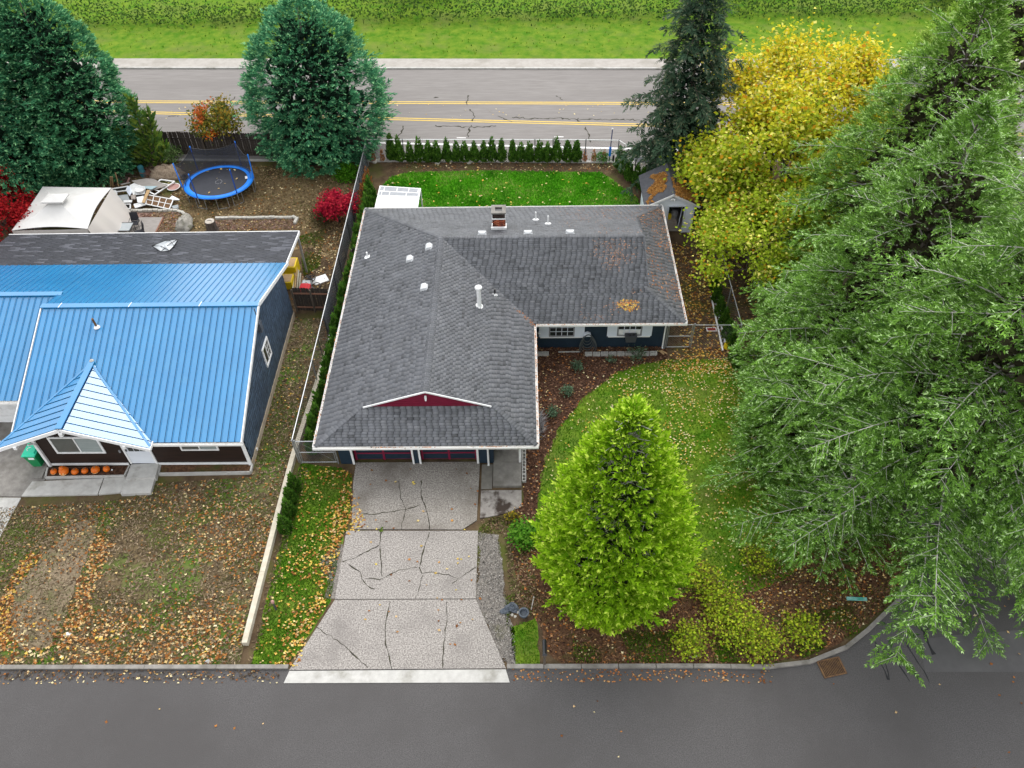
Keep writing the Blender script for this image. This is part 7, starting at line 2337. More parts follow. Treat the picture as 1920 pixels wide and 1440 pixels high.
def edging(label, pts, n, size=(0.36, 0.19, 0.17)):
    P = [at(x, y) for x, y in pts]
    t = thing('garden_edging', label, 'garden edging', tuple(P[0]))
    seg = [(P[i + 1] - P[i]).length for i in range(len(P) - 1)]
    tot = sum(seg)
    base = None
    for k in range(n):
        s = (k + 0.5) / n * tot
        i = 0
        while s > seg[i] and i < len(seg) - 1: s -= seg[i]; i += 1
        v = P[i].lerp(P[i + 1], s / seg[i])
        d = P[i + 1] - P[i]
        if base is None:
            b = MB(); b.prism([(-size[0] / 2, -size[1] / 2, 0), (size[0] / 2, -size[1] / 2, 0), (size[0] / 2 - 0.04, size[1] / 2, 0), (-size[0] / 2 + 0.04, size[1] / 2, 0)], (0, 0, size[2]))
            base = bpy.data.meshes.new('block'); base.from_pydata([tuple(q) for q in b.v], [], b.f); base.materials.append(M['stone'])
        o = link('block', base, t)
        o.location = Vector((v.x, v.y, 0)) - ORG[t.name] + Vector((0, random.uniform(-0.02, 0.02), random.uniform(-0.02, 0.02)))
        o.rotation_euler = (0, 0, math.atan2(d.y, d.x) + math.pi + random.uniform(-0.06, 0.06))
edging('row of pale edging blocks between the debris pile and the plank deck', [(222, 397), (330, 396.5), (343, 401), (350, 408)], 15)
edging('row of pale edging blocks along the bark border right of the stump', [(405, 411), (551, 409.5), (557, 413), (553, 421)], 20)


def lump(c, rx, ry, rz, seed, n=14, m_=9, rough=0.18):
    r = np.random.default_rng(seed)
    b = MB()
    vs, fs = [], []
    off = r.normal(0, 1, (m_ + 1, n)) * rough
    for j in range(m_ + 1):
        ph = math.pi * 0.5 * j / m_
        for i in range(n):
            th = 2 * math.pi * i / n
            k = 1 + (off[j, i] * 0.5 + 0.15 * math.sin(3 * th + seed) * (1 - j / m_)) * (0.9 if j < m_ else 0)
            vs.append((c[0] + math.cos(th) * math.cos(ph) * rx * k, c[1] + math.sin(th) * math.cos(ph) * ry * k, c[2] + math.sin(ph) * rz * k))
    for j in range(m_):
        for i in range(n): fs.append((j * n + i, j * n + (i + 1) % n, (j + 1) * n + (i + 1) % n, (j + 1) * n + i))
    fs.append(tuple(reversed(range(n)))); fs.append(tuple(range(m_ * n, m_ * n + n)))
    b.add(vs, fs)
    return b
v = at(348, 424); lump((v.x, v.y, 0), 0.55, 0.95, 0.7, 3).solo('boulder', M['boulder'], 'large mossy grey boulder between the plank deck and the tree stump', 'boulder', smooth=True)
st = thing('tree_stump', 'cut tree stump with a pale sawn top beside the grey carport', 'tree stump', tuple(at(399, 432)))
v = at(399, 432)
b = MB(); b.lathe((v.x, v.y, 0), [(0.46, 0), (0.38, 0.10), (0.34, 0.35), (0.33, 0.74)], 14); b.build('trunk', M['bark'], st)
b = MB(); b.tube((v.x, v.y, 0.742), (v.x, v.y, 0.765), 0.31, 0.30, 14); b.build('sawn_top', M['stumptop'], st)
b = MB(); b.path([Vector((v.x - 0.18, v.y, 0.775)), Vector((v.x, v.y + 0.04, 0.775)), Vector((v.x + 0.2, v.y - 0.05, 0.775))], 0.018, 4); b.build('split', M['black'], st)


def patio_chair(label, px, py, rz):
    v = at(px, py)
    t = thing('patio_chair', label, 'chair', (v.x, v.y, 0), 'black patio chairs on the deck', rz)
    o = ORG[t.name]
    f = MB(); f.prism([o + Vector(p) for p in ((-0.26, -0.25, 0.42), (0.26, -0.25, 0.42), (0.24, 0.24, 0.42), (-0.24, 0.24, 0.42))], (0, 0, 0.03)); f.build('seat', M['blackmesh'], t)
    f = MB(); f.prism([o + Vector(p) for p in ((-0.25, 0.24, 0.46), (0.25, 0.24, 0.46), (0.23, 0.38, 1.02), (-0.23, 0.38, 1.02))], (0, 0.02, 0)); f.build('backrest', M['blackmesh'], t)
    for sg in (-1, 1):
        f = MB(); f.path([o + Vector(p) for p in ((sg * 0.27, -0.28, 0.0), (sg * 0.29, -0.27, 0.64), (sg * 0.29, 0.24, 0.66))], 0.017, 6); f.build('armrest', M['black'], t)
        f = MB(); f.path([o + Vector(p) for p in ((sg * 0.26, 0.36, 0.0), (sg * 0.26, 0.22, 0.43), (sg * 0.24, 0.39, 1.05))], 0.016, 6); f.build('leg', M['black'], t)
    return t
patio_chair('black mesh patio chair facing the carport with its back to the debris pile', 257, 428, 0.12)
patio_chair('black patio chair half hidden by the carport roof, right of the glass table', 266, 445, -1.0)
patio_chair('black framed patio chair partly behind the gazebo net curtain', 222, 440, 0.5)
v = at(241, 441); tb = thing('patio_table', 'small glass topped black patio table between the chairs', 'table', tuple(v))
MB().box(v.x - 0.5, v.x + 0.45, v.y - 0.45, v.y + 0.45, 0.66, 0.68).build('table_top', M['tile'], tb)
b = MB()
for a, c in (((-.5, -.45), (.45, -.45)), ((.45, -.45), (.45, .45)), ((.45, .45), (-.5, .45)), ((-.5, .45), (-.5, -.45))): b.beam((v.x + a[0], v.y + a[1], 0.67), (v.x + c[0], v.y + c[1], 0.67), 0.035, 0.045)
b.build('rim', M['black'], tb)
for sx, sy in ((-.46, -.41), (.41, -.41), (.41, .41), (-.46, .41)): MB().tube((v.x + sx, v.y + sy, 0), (v.x + sx * 0.97, v.y + sy * 0.97, 0.65), 0.02).build('leg', M['black'], tb)

# ================================================================== DEBRIS PILE
grp = 'things in the debris pile'
def DZ(x, y, z): return at(190 + x / 12, 310 + y / 12, z)
def slab_thing(name, pts, zs, th, m, label, cat):
    P = [DZ(x, y, z) for (x, y), z in zip(pts, zs)]
    P = [Vector((p.x, p.y, z)) for p, z in zip(P, zs)]
    n = len(P)
    b = MB(); b.add(P + [p + Vector((0, 0, th)) for p in P], [tuple(reversed(range(n))), tuple(range(n, 2 * n))] + [(i, (i + 1) % n, n + (i + 1) % n, n + i) for i in range(n)])
    return b.solo(name, m, label, cat, grp)
def frame_thing(name, pts, zs, wd, m, label, cat, cols=0, rows=0, pane=None):
    P = [Vector((*DZ(x, y, z)[:2], z)) for (x, y), z in zip(pts, zs)]
    t = thing(name, label, cat, tuple(Vector((P[0].x, P[0].y, 0))), grp)
    for i in range(4):
        MB().beam(P[i], P[(i + 1) % 4], wd, 0.05).build('frame_bar', m, t)
    for i in range(1, cols):
        f = i / cols
        MB().beam(P[0].lerp(P[1], f), P[3].lerp(P[2], f), wd * 0.7, 0.035).build('muntin', m, t)
    for i in range(1, rows):
        f = i / rows
        MB().beam(P[0].lerp(P[3], f), P[1].lerp(P[2], f), wd * 0.7, 0.03).build('muntin', m, t)
    if pane is not None:
        MB().poly([p + Vector((0, 0, -0.012)) for p in P]).build('pane', pane, t)
    return t
WP = M['whitepaint']
slab_thing('plywood_sheet', [(680, 355), (1010, 300), (1180, 310), (1480, 465), (1110, 575), (880, 470)], [.55, .55, .5, .4, .35, .45], 0.03, M['greywood'], 'large weathered grey panel lying on top of the debris pile', 'panel')
slab_thing('glass_sheet', [(900, 470), (1270, 470), (1130, 545), (990, 520)], [.52, .50, .45, .48], 0.012, M['skyblue'], 'pale blue glass sheet on the grey panel of the debris pile', 'glass sheet')
frame_thing('window_frame', [(1330, 320), (1650, 365), (1200, 660), (1080, 600)], [.35, .3, .25, .3], 0.10, WP, 'long white window frame at the right end of the debris pile', 'window frame', 0, 4)
frame_thing('window_frame', [(1040, 665), (1620, 770), (1530, 985), (1000, 870)], [.35, .3, .2, .25], 0.06, WP, 'white divided window frame with eight openings lying on the debris pile', 'window frame', 4, 2, M['rust'])
frame_thing('window_frame', [(330, 880), (655, 875), (650, 975), (370, 985)], [.3, .3, .25, .25], 0.07, WP, 'white two pane window frame in front of the debris pile', 'window frame', 2, 0, M['dark'])
slab_thing('window_sash', [(240, 710), (600, 665), (640, 785), (290, 830)], [.35, .35, .3, .3], 0.05, M['tile'], 'grey glass window sash lying flat beside the gazebo curtain', 'window sash')
slab_thing('board', [(500, 800), (700, 790), (690, 840), (500, 850)], [.3, .3, .28, .28], 0.05, WP, 'white board in front of the grey window sash', 'board')
slab_thing('metal_sheet', [(640, 460), (760, 400), (1000, 520), (980, 650), (720, 680)], [.45, .45, .45, .4, .4], 0.05, WP, 'white bent panel in the middle of the debris pile', 'panel')
b = MB(); v = DZ(890, 590, 0.45); b.lathe(v, [(0.05, 0), (0.30, 0.06), (0.36, 0.22), (0.33, 0.22), (0.26, 0.09), (0.03, 0.05)], 14); b.solo('basin', WP, 'round white basin on the white panel of the debris pile', 'basin', grp)
slab_thing('white_board', [(590, 470), (650, 480), (700, 600), (640, 700), (570, 600)], [.6, .6, .4, .35, .4], 0.04, M['pale'], 'pale cabinet side standing at the left of the debris pile', 'panel')
frame_thing('wooden_frame', [(230, 530), (600, 470), (560, 570), (200, 610)], [.6, .6, .45, .45], 0.08, WP, 'white cabinet frame at the back left of the debris pile', 'cabinet frame', 0, 0, M['dark'])  # bare wooden frame over a dark pane, no cabinet body
frame_thing('wooden_frame', [(180, 610), (320, 560), (350, 650), (210, 700)], [.5, .5, .35, .35], 0.09, WP, 'small white frame next to the gazebo edge in the debris pile', 'cabinet frame', 0, 0, M['dark'])
slab_thing('drawer', [(670, 690), (780, 675), (775, 770), (680, 780)], [.42, .42, .35, .35], 0.08, M['ply'], 'small brown drawer front in the debris pile', 'drawer')
slab_thing('timber_board', [(1030, 560), (1100, 570), (975, 850), (915, 840)], [.5, .5, .35, .35], 0.04, M['newwood'], 'light new wood board on the debris pile beside the divided frame', 'board')
slab_thing('white_sheet', [(790, 720), (960, 690), (930, 850), (820, 840)], [.38, .38, .3, .3], 0.03, WP, 'crumpled white sheet between brown drawer and wood board', 'sheet')
frame_thing('tray', [(740, 880), (930, 840), (1000, 880), (770, 955)], [.25, .25, .2, .2], 0.08, WP, 'white tray frame at the front of the debris pile', 'tray', 0, 0, WP)
slab_thing('board', [(560, 410), (620, 280), (645, 290), (600, 420)], [.3, .9, .9, .3], 0.04, M['pink'], 'pinkish board propped up at the back of the debris pile', 'board')
slab_thing('board', [(430, 430), (640, 385), (660, 400), (460, 450)], [.4, .45, .45, .4], 0.04, M['greywood'], 'grey board lying across the back of the debris pile', 'board')
slab_thing('marble_piece', [(1590, 955), (1740, 920), (1750, 985), (1640, 1010)], [.05, .05, .05, .05], 0.14, M['tile'], 'pale green slab piece by the end of the edging blocks', 'slab')
b = MB(); v0, v1, v2 = DZ(1500, 780, 0.2), DZ(1580, 700, 0.35), DZ(1750, 785, 0.2); b.prism([v0, v1, v2], (0, 0.12, 0.0)); b.solo('bracket', WP, 'white triangular bracket lying right of the divided window frame', 'bracket', grp)
b = MB(); v = DZ(1640, 530, 0.0); b.lathe(v, [(0.25, 0), (0.42, 0.12), (0.44, 0.17), (0.36, 0.16), (0.05, 0.14)], 16); o = b.solo('planter_bowl', M['pink'], 'shallow pink bowl with a white rim near the trampoline', 'bowl')
b = MB(); b.path([Vector(v) + Vector((math.cos(a) * 0.44, math.sin(a) * 0.44, 0.17)) for a in np.linspace(0, 6.283, 17)[:-1]], 0.03, 5, closed=True); b.build('rim', WP, o)
b = MB(); v = DZ(955, 240, 0.0); b.lathe(v, [(0.2, 0), (0.22, 0.4), (0.17, 0.62), (0.22, 0.66), (0.2, 0.8), (0.08, 0.86)], 12); b.solo('barrel', M['teal'], 'dark teal barrel behind the debris pile', 'barrel')
v = DZ(1500, 230, 0); lump((v.x, v.y, 0), 1.25, 0.8, 0.75, 9, rough=0.25).solo('straw_heap', mat('straw', (0.22, 0.16, 0.11), (0.33, 0.26, 0.19), 9, 0.95, 0.8, 16), 'heap of tan dead brush between the debris pile and the trampoline', 'brush heap', smooth=True)
v = DZ(1180, 230, 0); br = MB()
rn = random.Random(5)
for i in range(90):
    a = v + Vector((rn.uniform(-0.9, 1.3), rn.uniform(-0.5, 0.5), rn.uniform(0.05, 0.5)))
    e = a + Vector((rn.uniform(0.4, 1.2), rn.uniform(-0.35, 0.2), rn.uniform(-0.2, 0.2)))
    e.z = max(e.z, 0.03)
    br.tube(a, e, 0.018, 0.008, 4)
br.solo('brush_pile', mat('redbrush', (0.15, 0.07, 0.055), (0.22, 0.12, 0.09), 5, 0.95), 'pile of reddish cut branches behind the debris pile', 'brush pile')
v = at(212, 336); br = MB()
for i in range(130):
    a = v + Vector((rn.uniform(-2.2, 1.6), rn.uniform(-0.7, 0.7), rn.uniform(0.02, 0.45)))
    e = a + Vector((rn.uniform(-0.9, 0.9), rn.uniform(-0.5, 0.5), rn.uniform(-0.25, 0.35)))
    e.z = max(e.z, 0.03)
    br.tube(a, e, 0.02, 0.008, 4)
br.solo('brush_pile', mat('darkbrush', (0.05, 0.035, 0.03), (0.12, 0.085, 0.075), 6, 0.95), 'long pile of dark cut branches behind the gazebo', 'brush pile')
for (x, y, x2, y2, lb) in ((215, 480, 205, 255, 'thick wooden stake behind the gazebo corner, leftmost of the three'), (262, 480, 240, 255, 'thin wooden stake behind the gazebo corner, middle of the three'), (385, 465, 315, 165, 'tall pale wooden stake leaning right of the other two stakes')):
    p, q = DZ(x, y, 0.0), DZ(x2, y2, 1.0)
    MB().beam((p.x, p.y, 0), (q.x, q.y, 1.0), 0.09, 0.05).solo('stake', M['newwood'], lb, 'stake', 'stakes behind the gazebo')

# ================================================================== BESIDE THE BLUE HOUSE
v = at(548, 503, 0.5)
b = MB(); b.box(v.x - 0.55, v.x + 0.3, v.y - 0.35, v.y + 0.6, 0.0, 0.86); b.build  # noqa
ct = b.solo('crate', M['yellow'], 'tall yellow crate beside the rear corner of the blue house', 'crate', 'yellow crates')
MB().box(v.x - 0.47, v.x + 0.22, v.y - 0.27, v.y + 0.52, 0.862, 0.88).build('lid', M['newwood'], ct)
v = at(541, 525, 0.4)
b = MB(); b.box(v.x - 0.4, v.x + 0.28, v.y - 0.42, v.y + 0.42, 0.0, 0.55); ct = b.solo('crate', M['yellow'], 'lower yellow crate nearest the blue shake wall', 'crate', 'yellow crates')
MB().box(v.x - 0.33, v.x + 0.21, v.y - 0.35, v.y + 0.35, 0.552, 0.57).build('lid', M['newwood'], ct)
plt = thing('pallet_stack', 'stack of pale wooden slats leaning beside the yellow crates', 'slat stack', tuple(at(560, 522)))
for i in range(7):
    p, q = at(549 + i * 4.2, 543, 0.1), at(554 + i * 3.6, 500 + i * 5.5, 0.35)
    MB().beam((p.x, p.y, 0.12), (q.x, q.y, 0.55), 0.085, 0.05).build('slat', M['newwood'] if i % 3 == 1 else M['timber'], plt)
v = at(573, 544, 0.3)
gm = thing('lawn_mower', 'red topped push mower parked against the short grey board fence', 'lawn mower', (v.x, v.y, 0))
b = MB(); b.prism([(v.x - 0.32, v.y - 0.35, 0.28), (v.x + 0.32, v.y - 0.35, 0.28), (v.x + 0.30, v.y + 0.3, 0.28), (v.x - 0.30, v.y + 0.3, 0.28)], (0, 0, 0.28)); b.prism([(v.x - 0.25, v.y - 0.28, 0.56), (v.x + 0.25, v.y - 0.28, 0.56), (v.x + 0.2, v.y + 0.2, 0.56), (v.x - 0.2, v.y + 0.2, 0.56)], (0, 0, 0.12)); b.build('hood', M['red'], gm)
MB().box(v.x - 0.36, v.x + 0.36, v.y - 0.4, v.y + 0.4, 0.14, 0.278).build('deck', M['black'], gm)
MB().box(v.x - 0.27, v.x + 0.27, v.y + 0.31, v.y + 0.66, 0.3, 0.52).build('grass_bag', M['tile'], gm)
for sx, sy in ((-.38, -.3), (.38, -.3), (-.38, .3), (.38, .3)): MB().tube((v.x + sx - .03, v.y + sy, 0.12), (v.x + sx + .03, v.y + sy, 0.12), 0.12, 0.12, 10).build('wheel', M['rubber'], gm)
b = MB(); b.path([(v.x - .25, v.y + .35, .4), (v.x - .25, v.y + .95, 1.0), (v.x + .25, v.y + .95, 1.0), (v.x + .25, v.y + .35, .4)], 0.018, 6); b.build('handle', M['black'], gm)
v = at(588, 530, 0.1)
b = MB()
rn = random.Random(12)
for i in range(7):
    c = Vector((v.x + rn.uniform(-.4, .5), v.y + rn.uniform(-.45, .45), rn.uniform(.12, .4)))
    rr = rn.uniform(.16, .3)
    tl = Vector((rn.uniform(-1, 1), rn.uniform(-1, 1), 1)).normalized()
    a1 = tl.orthogonal().normalized(); a2 = tl.cross(a1)
    b.path([c + a1 * math.cos(q) * rr + a2 * math.sin(q) * rr for q in np.linspace(0, 6.283, 17)[:-1]], 0.03, 5, closed=True)
hp = b.solo('hose_heap', M['black'], 'tangled heap of black hoses beside the red mower', 'hose heap')
b = MB(); b.obox((v.x + .35, v.y + .35, .04), (.9, .7, .06), .5); b.obox((v.x + 0.05, v.y + 0.1, .05), (.5, .4, .06), -.3); b.solo('paper_sheet', M['whitepaint'], 'whitish sheet lying under the tangled black hoses', 'sheet')

# ================================================================== PUMPKINS, BIN
def pumpkin(px, py, r_, label, carved=False, sh=0.8, lid=False):
    z = 0.14
    v = at(px, py, z + r_ * sh)
    t = thing('pumpkin', label, 'pumpkin', (v.x, v.y, z), 'pumpkins under the window of the blue roofed house')
    n, m_ = 24, 10
    vs, fs = [], []
    for j in range(m_ + 1):
        ph = -math.pi / 2 + math.pi * j / m_
        for i in range(n):
            th = 2 * math.pi * i / n
            k = r_ * (0.94 + 0.06 * abs(math.cos(4 * th)))
            vs.append((v.x + math.cos(th) * math.cos(ph) * k, v.y + math.sin(th) * math.cos(ph) * k, z + r_ * sh + math.sin(ph) * r_ * sh * (1 - 0.12 * (math.cos(ph) < 0.3))))
    for j in range(m_):
        for i in range(n): fs.append((j * n + i, j * n + (i + 1) % n, (j + 1) * n + (i + 1) % n, (j + 1) * n + i))
    b = MB(); b.add(vs, fs); b.build('flesh', M['pumpkin'], t, smooth=True)
    b = MB(); zt_ = z + r_ * sh * 1.88; b.path([(v.x, v.y, zt_), (v.x + 0.01, v.y + 0.02, zt_ + 0.05), (v.x + 0.04, v.y + 0.03, zt_ + 0.09)], [0.03, 0.022, 0.018], 6); b.build('stem', M['twig'], t)
    if lid:
        b = MB(); b.lathe((v.x - 0.06, v.y + 0.05, zt_ - 0.02), [(0.11, 0), (0.12, 0.05), (0.05, 0.11)], 10); b.build('lid', M['pumpkin'], t)
    if carved:
        def onp(th, ph, k=1.01):
            return Vector((v.x + math.cos(th) * math.cos(ph) * r_ * k, v.y + math.sin(th) * math.cos(ph) * r_ * k, z + r_ * sh + math.sin(ph) * r_ * sh * k))
        b = MB()
        for i in range(9):
            a0, a1 = -1.57 - 0.75 + i / 9 * 1.5, -1.57 - 0.75 + (i + 1) / 9 * 1.5
            e0, e1 = -0.12 - 0.33 * math.cos((i / 9 - .5) * math.pi), -0.12 - 0.33 * math.cos(((i + 1) / 9 - .5) * math.pi)
            b.add([onp(a0, e0 + .08, .99), onp(a1, e1 + .08, .99), onp(a1, e1 - .10, .99), onp(a0, e0 - .10, .99), onp(a0, e0 + .08, 1.03), onp(a1, e1 + .08, 1.03), onp(a1, e1 - .10, 1.03), onp(a0, e0 - .10, 1.03)], [(4, 5, 6, 7), (0, 1, 5, 4), (3, 2, 6, 7)])
        b.build('carved_mouth', M['palecut'], t)
        if carved == 2:
            for a in (-1.57 - .38, -1.57 + .32):
                b = MB(); b.add([onp(a - .16, .30, 1.03), onp(a + .16, .30, 1.03), onp(a + .12, .10, 1.03), onp(a - .12, .10, 1.03), onp(a - .16, .30, .98), onp(a + .16, .30, .98), onp(a + .12, .10, .98), onp(a - .12, .10, .98)], [(0, 1, 2, 3), (4, 5, 1, 0), (5, 6, 2, 1), (6, 7, 3, 2), (7, 4, 0, 3)]); b.build('carved_eye', M['palecut'], t)
pumpkin(101, 884, 0.165, 'small carved pumpkin at the left end of the pumpkin row', 1)
pumpkin(119.5, 883, 0.24, 'largest carved pumpkin with two eyes, its lid askew, second in the row', 2, 0.85, True)
pumpkin(140.5, 884, 0.18, 'plain pumpkin between the largest carved one and the fourth pumpkin')
pumpkin(159, 882.5, 0.17, 'plain round pumpkin just left of the wide smiling pumpkin')
pumpkin(179, 880.5, 0.215, 'wide carved pumpkin with a broad smile, second from the right end', 1, 0.8)
pumpkin(199.5, 879, 0.17, 'tall plain pumpkin at the right end of the pumpkin row', 0, 0.95)
b = MB(); v = at(210, 881, .18); b.lathe(v, [(.03, -.03), (.05, 0), (.02, .04)], 6); b.solo('pebble', M['whitepaint'], 'white pebble right of the last pumpkin', 'pebble')
bn = thing('wheelie_bin', 'green wheeled bin with a mint lid at the corner of the brown front', 'bin', tuple(at(78, 873)))
v = at(76, 868)
b = MB()
def tap(x, y, z0, z1, a0, a1, c0, c1): return [(x - a0, y - c0, z0), (x + a0, y - c0, z0), (x + a0, y + c0, z0), (x - a0, y + c0, z0), (x - a1, y - c1, z1), (x + a1, y - c1, z1), (x + a1, y + c1, z1), (x - a1, y + c1, z1)]
b.add(tap(v.x, v.y, 0.06, 1.0, 0.22, 0.30, 0.27, 0.38), [(0, 3, 2, 1), (4, 5, 6, 7), (0, 1, 5, 4), (1, 2, 6, 5), (2, 3, 7, 6), (3, 0, 4, 7)]); b.build('body', M['bin'], bn)
b = MB(); b.add(tap(v.x, v.y, 1.0, 1.06, 0.33, 0.33, 0.42, 0.42), [(0, 3, 2, 1), (4, 5, 6, 7), (0, 1, 5, 4), (1, 2, 6, 5), (2, 3, 7, 6), (3, 0, 4, 7)]); b.add(tap(v.x, v.y + 0.05, 1.06, 1.12, 0.30, 0.25, 0.36, 0.28), [(4, 5, 6, 7), (0, 1, 5, 4), (1, 2, 6, 5), (2, 3, 7, 6), (3, 0, 4, 7)]); b.build('lid', M['binlid'], bn)
b = MB(); b.obox((v.x + 0.05, v.y - 0.372, 0.82), (0.28, 0.012, 0.13), 0, R(-6)); b.build('sticker', M['whitepaint'], bn)
b = MB(); b.path([(v.x - .1, v.y - .12, 1.125), (v.x - .17, v.y - .02, 1.125), (v.x - .1, v.y + .08, 1.125), (v.x + 0.0, v.y + .1, 1.125)], 0.018, 5); b.build('lid_emblem', M['whitepaint'], bn)
for sg in (-1, 1): MB().tube((v.x + sg * 0.24, v.y + 0.27, 0.1), (v.x + sg * 0.30, v.y + 0.27, 0.1), 0.1, 0.1, 10).build('wheel', M['rubber'], bn)

# ================================================================== FRONT GARDEN
def block_row(label, a, c, n, size=(0.40, 0.20, 0.19), z=0.0, vert=False):
    a, c = Vector(a), Vector(c)
    t = thing('block_border', label, 'block border', (a.x, a.y, 0))
    d = (c - a)
    ang = math.atan2(d.y, d.x)
    L, Wd, Ht = size
    b = MB()
    for y in (-Wd / 2 + .018, Wd / 2 - .018): b.box(-L / 2, L / 2, y - .018, y + .018, 0, Ht)
    for x in (-L / 2 + .018, 0, L / 2 - .018): b.box(x - .018, x + .018, -Wd / 2 + .036, Wd / 2 - .036, 0, Ht)
    me = bpy.data.meshes.new('concrete_block'); me.from_pydata([tuple(q) for q in b.v], [], b.f); me.materials.append(M['paleconc'])
    for i in range(n):
        v = a.lerp(c, (i + .5) / n)
        o = link('concrete_block', me, t)
        o.location = v - ORG[t.name] + Vector((0, random.uniform(-.012, .012), 0))
        o.rotation_euler = (0, 0, ang + random.uniform(-.02, .02))
    return t
p, q = at(1096, 662, .19), at(1233, 660.5, .19); n_ = int((q.x - p.x) / .41)
block_row('long row of hollow concrete blocks in front of the two front windows', (p.x, p.y, 0), (q.x, q.y, 0), n_)
p, q = at(1005, 661.5, .19), at(1028, 661, .19); block_row('short pair of concrete blocks in the inner corner of the navy house', (p.x, p.y, 0), (q.x, q.y, 0), 2)
p, q = at(981.5, 836, .19), at(981.5, 902, .19); n_ = int((p.y - q.y) / .41)
block_row('column of hollow concrete blocks along the porch side', (p.x + .02, q.y, 0), (p.x + .02, p.y, 0), n_)
p, q = at(1047, 659.5, .08), at(1087, 659, .08); MB().beam((p.x, p.y, .06), (q.x, q.y, .06), .05, .06).solo('pipe', M['paleconc'], 'pale pipe lying between the two concrete block rows', 'pipe')
v = at(1239, 662); b = MB(); b.obox((v.x + 0.05, v.y, .04), (.35, .08, .07), -0.9); b.obox((v.x + .18, v.y + .03, .05), (.4, .06, .05), -0.7); b.solo('wood_scrap', M['newwood'], 'tan wood scraps at the right end of the long block row', 'wood scrap')
# hose reel
hr = thing('hose_reel', 'coiled dark garden hose hanging on a wall hanger between the windows', 'garden hose', tuple(at(1101, 655)))
v = onwall(1101.5, 628, Yw - 0.12)
b = MB(); b.prism([(v.x - .20, Yw - .05, v.z - .05), (v.x + .20, Yw - .05, v.z - .05), (v.x + .16, Yw - .05, v.z + .14), (v.x, Yw - .05, v.z + .21), (v.x - .16, Yw - .05, v.z + .14)], (0, -.16, 0)); b.build('hanger', M['pale'], hr)
for i in range(6):
    ww, hh_ = .20 + .055 * i, .34 + .09 * i
    c = Vector((v.x + .01 * i, Yw - .12 - .018 * (i % 3) - 0.02 * i, v.z + .10 - hh_ * .92))
    b = MB(); b.path([c + Vector((math.cos(a) * ww * (1 - .25 * max(0, math.sin(a))), -0.05 * (1 - math.sin(a)) * i * .25, math.sin(a) * hh_ * .95)) for a in np.linspace(0, 6.283, 25)[:-1]], 0.022, 6, closed=True); b.build('hose_coil', M['rubber'], hr)
# mailbox
mb_ = thing('mailbox', 'black round topped mailbox on a wooden post near the kerb', 'mailbox', tuple(at(1021, 1240)))
v = at(1021, 1214, 1.05)
MB().box(v.x - .05, v.x + .05, v.y - .3, v.y - .2, 0, 1.0).build('post', M['wood'], mb_)
MB().box(v.x - .09, v.x + .09, v.y - .36, v.y + .28, 0.98, 1.02).build('shelf', M['wood'], mb_)
b = MB()
pr = [(-.085, 1.02), (.085, 1.02), (.085, 1.12), (.06, 1.17), (0, 1.195), (-.06, 1.17), (-.085, 1.12)]
b.prism([(v.x + x, v.y - .32, z) for x, z in pr], (0, .6, 0)); b.build('box', M['black'], mb_)
b = MB(); b.prism([(v.x + x * 1.06, v.y - .335, 1.015 + (z - 1.02) * 1.05) for x, z in pr], (0, .014, 0)); b.build('door', M['darksteel'], mb_)
# garden light on a post in the left lawn
v = at(518, 1143)
gl = thing('garden_light', 'short dark post light with a pinkish cap on the strip lawn', 'garden light', tuple(v))
MB().tube((v.x, v.y, 0), (v.x, v.y, .62), .05, .045, 8).build('post', M['darksteel'], gl)
b = MB(); b.lathe((v.x, v.y, .62), [(.07, 0), (.075, .10), (.05, .16), (.01, .18)], 10); b.build('cap', M['pink'], gl)
for (px, py, rx, ry, rz, lb) in ((959.5, 1141, .30, .22, .24, 'largest dark slate stone at the bed edge beside the gravel'), (946, 1147, .22, .14, .14, 'flat dark slate stone nearest the driveway gravel'), ):
    v = at(px, py); lump((v.x, v.y, 0), rx, ry, rz, int(px), rough=.22).solo('stone', M['slate'], lb, 'stone', 'slate stones at the bed edge')
v = at(982, 1153); b = MB(); b.lathe(v, [(.17, 0), (.21, .20), (.23, .20), (.23, .25), (.17, .25), (.15, .12), (.02, .10)], 14); b.solo('flower_pot', M['slate'], 'dark grey flower pot at the bed edge beside the slate stones', 'flower pot')
for i, (px, py, s) in enumerate(((970, 1147, .09), (960, 1153, .07), (966, 1156, .06))):
    v = at(px, py); lump((v.x, v.y, 0), s, s, s * .7, 300 + i).solo('pebble', M['stone'], ('largest pale pebble', 'middle pale pebble', 'smallest pale pebble')[i] + ' among the dark slate stones at the bed edge', 'pebble', 'pale pebbles by the slate stones')
p, q = at(1001, 1120), at(996, 1144); MB().tube((p.x, p.y, .05), (q.x, q.y, .04), .03, .02, 5).solo('stick', M['lichen'], 'pale grey stick on the bark left of the bright conifer', 'stick')
b = MB(); p, q, s = at(1291, 1229), at(1300, 1234), at(1310, 1229); b.beam((p.x, p.y, .04), (q.x, q.y, .04), .05, .04); b.beam((q.x, q.y, .045), (s.x, s.y, .045), .05, .04); b.solo('wood_scrap', M['paleconc'], 'white V shaped scrap on the grass near the kerb', 'scrap')
p, q = at(1588, 1121, .4), at(1626, 1122.5, .4); MB().beam((p.x, p.y, .35), (q.x, q.y, .35), .14, .06).solo('plastic_strip', mat('tealstrip', (.03, .28, .22), (.25, .45, .42), 3, .4), 'teal plastic strip on the ground under the corner fir', 'plastic strip')
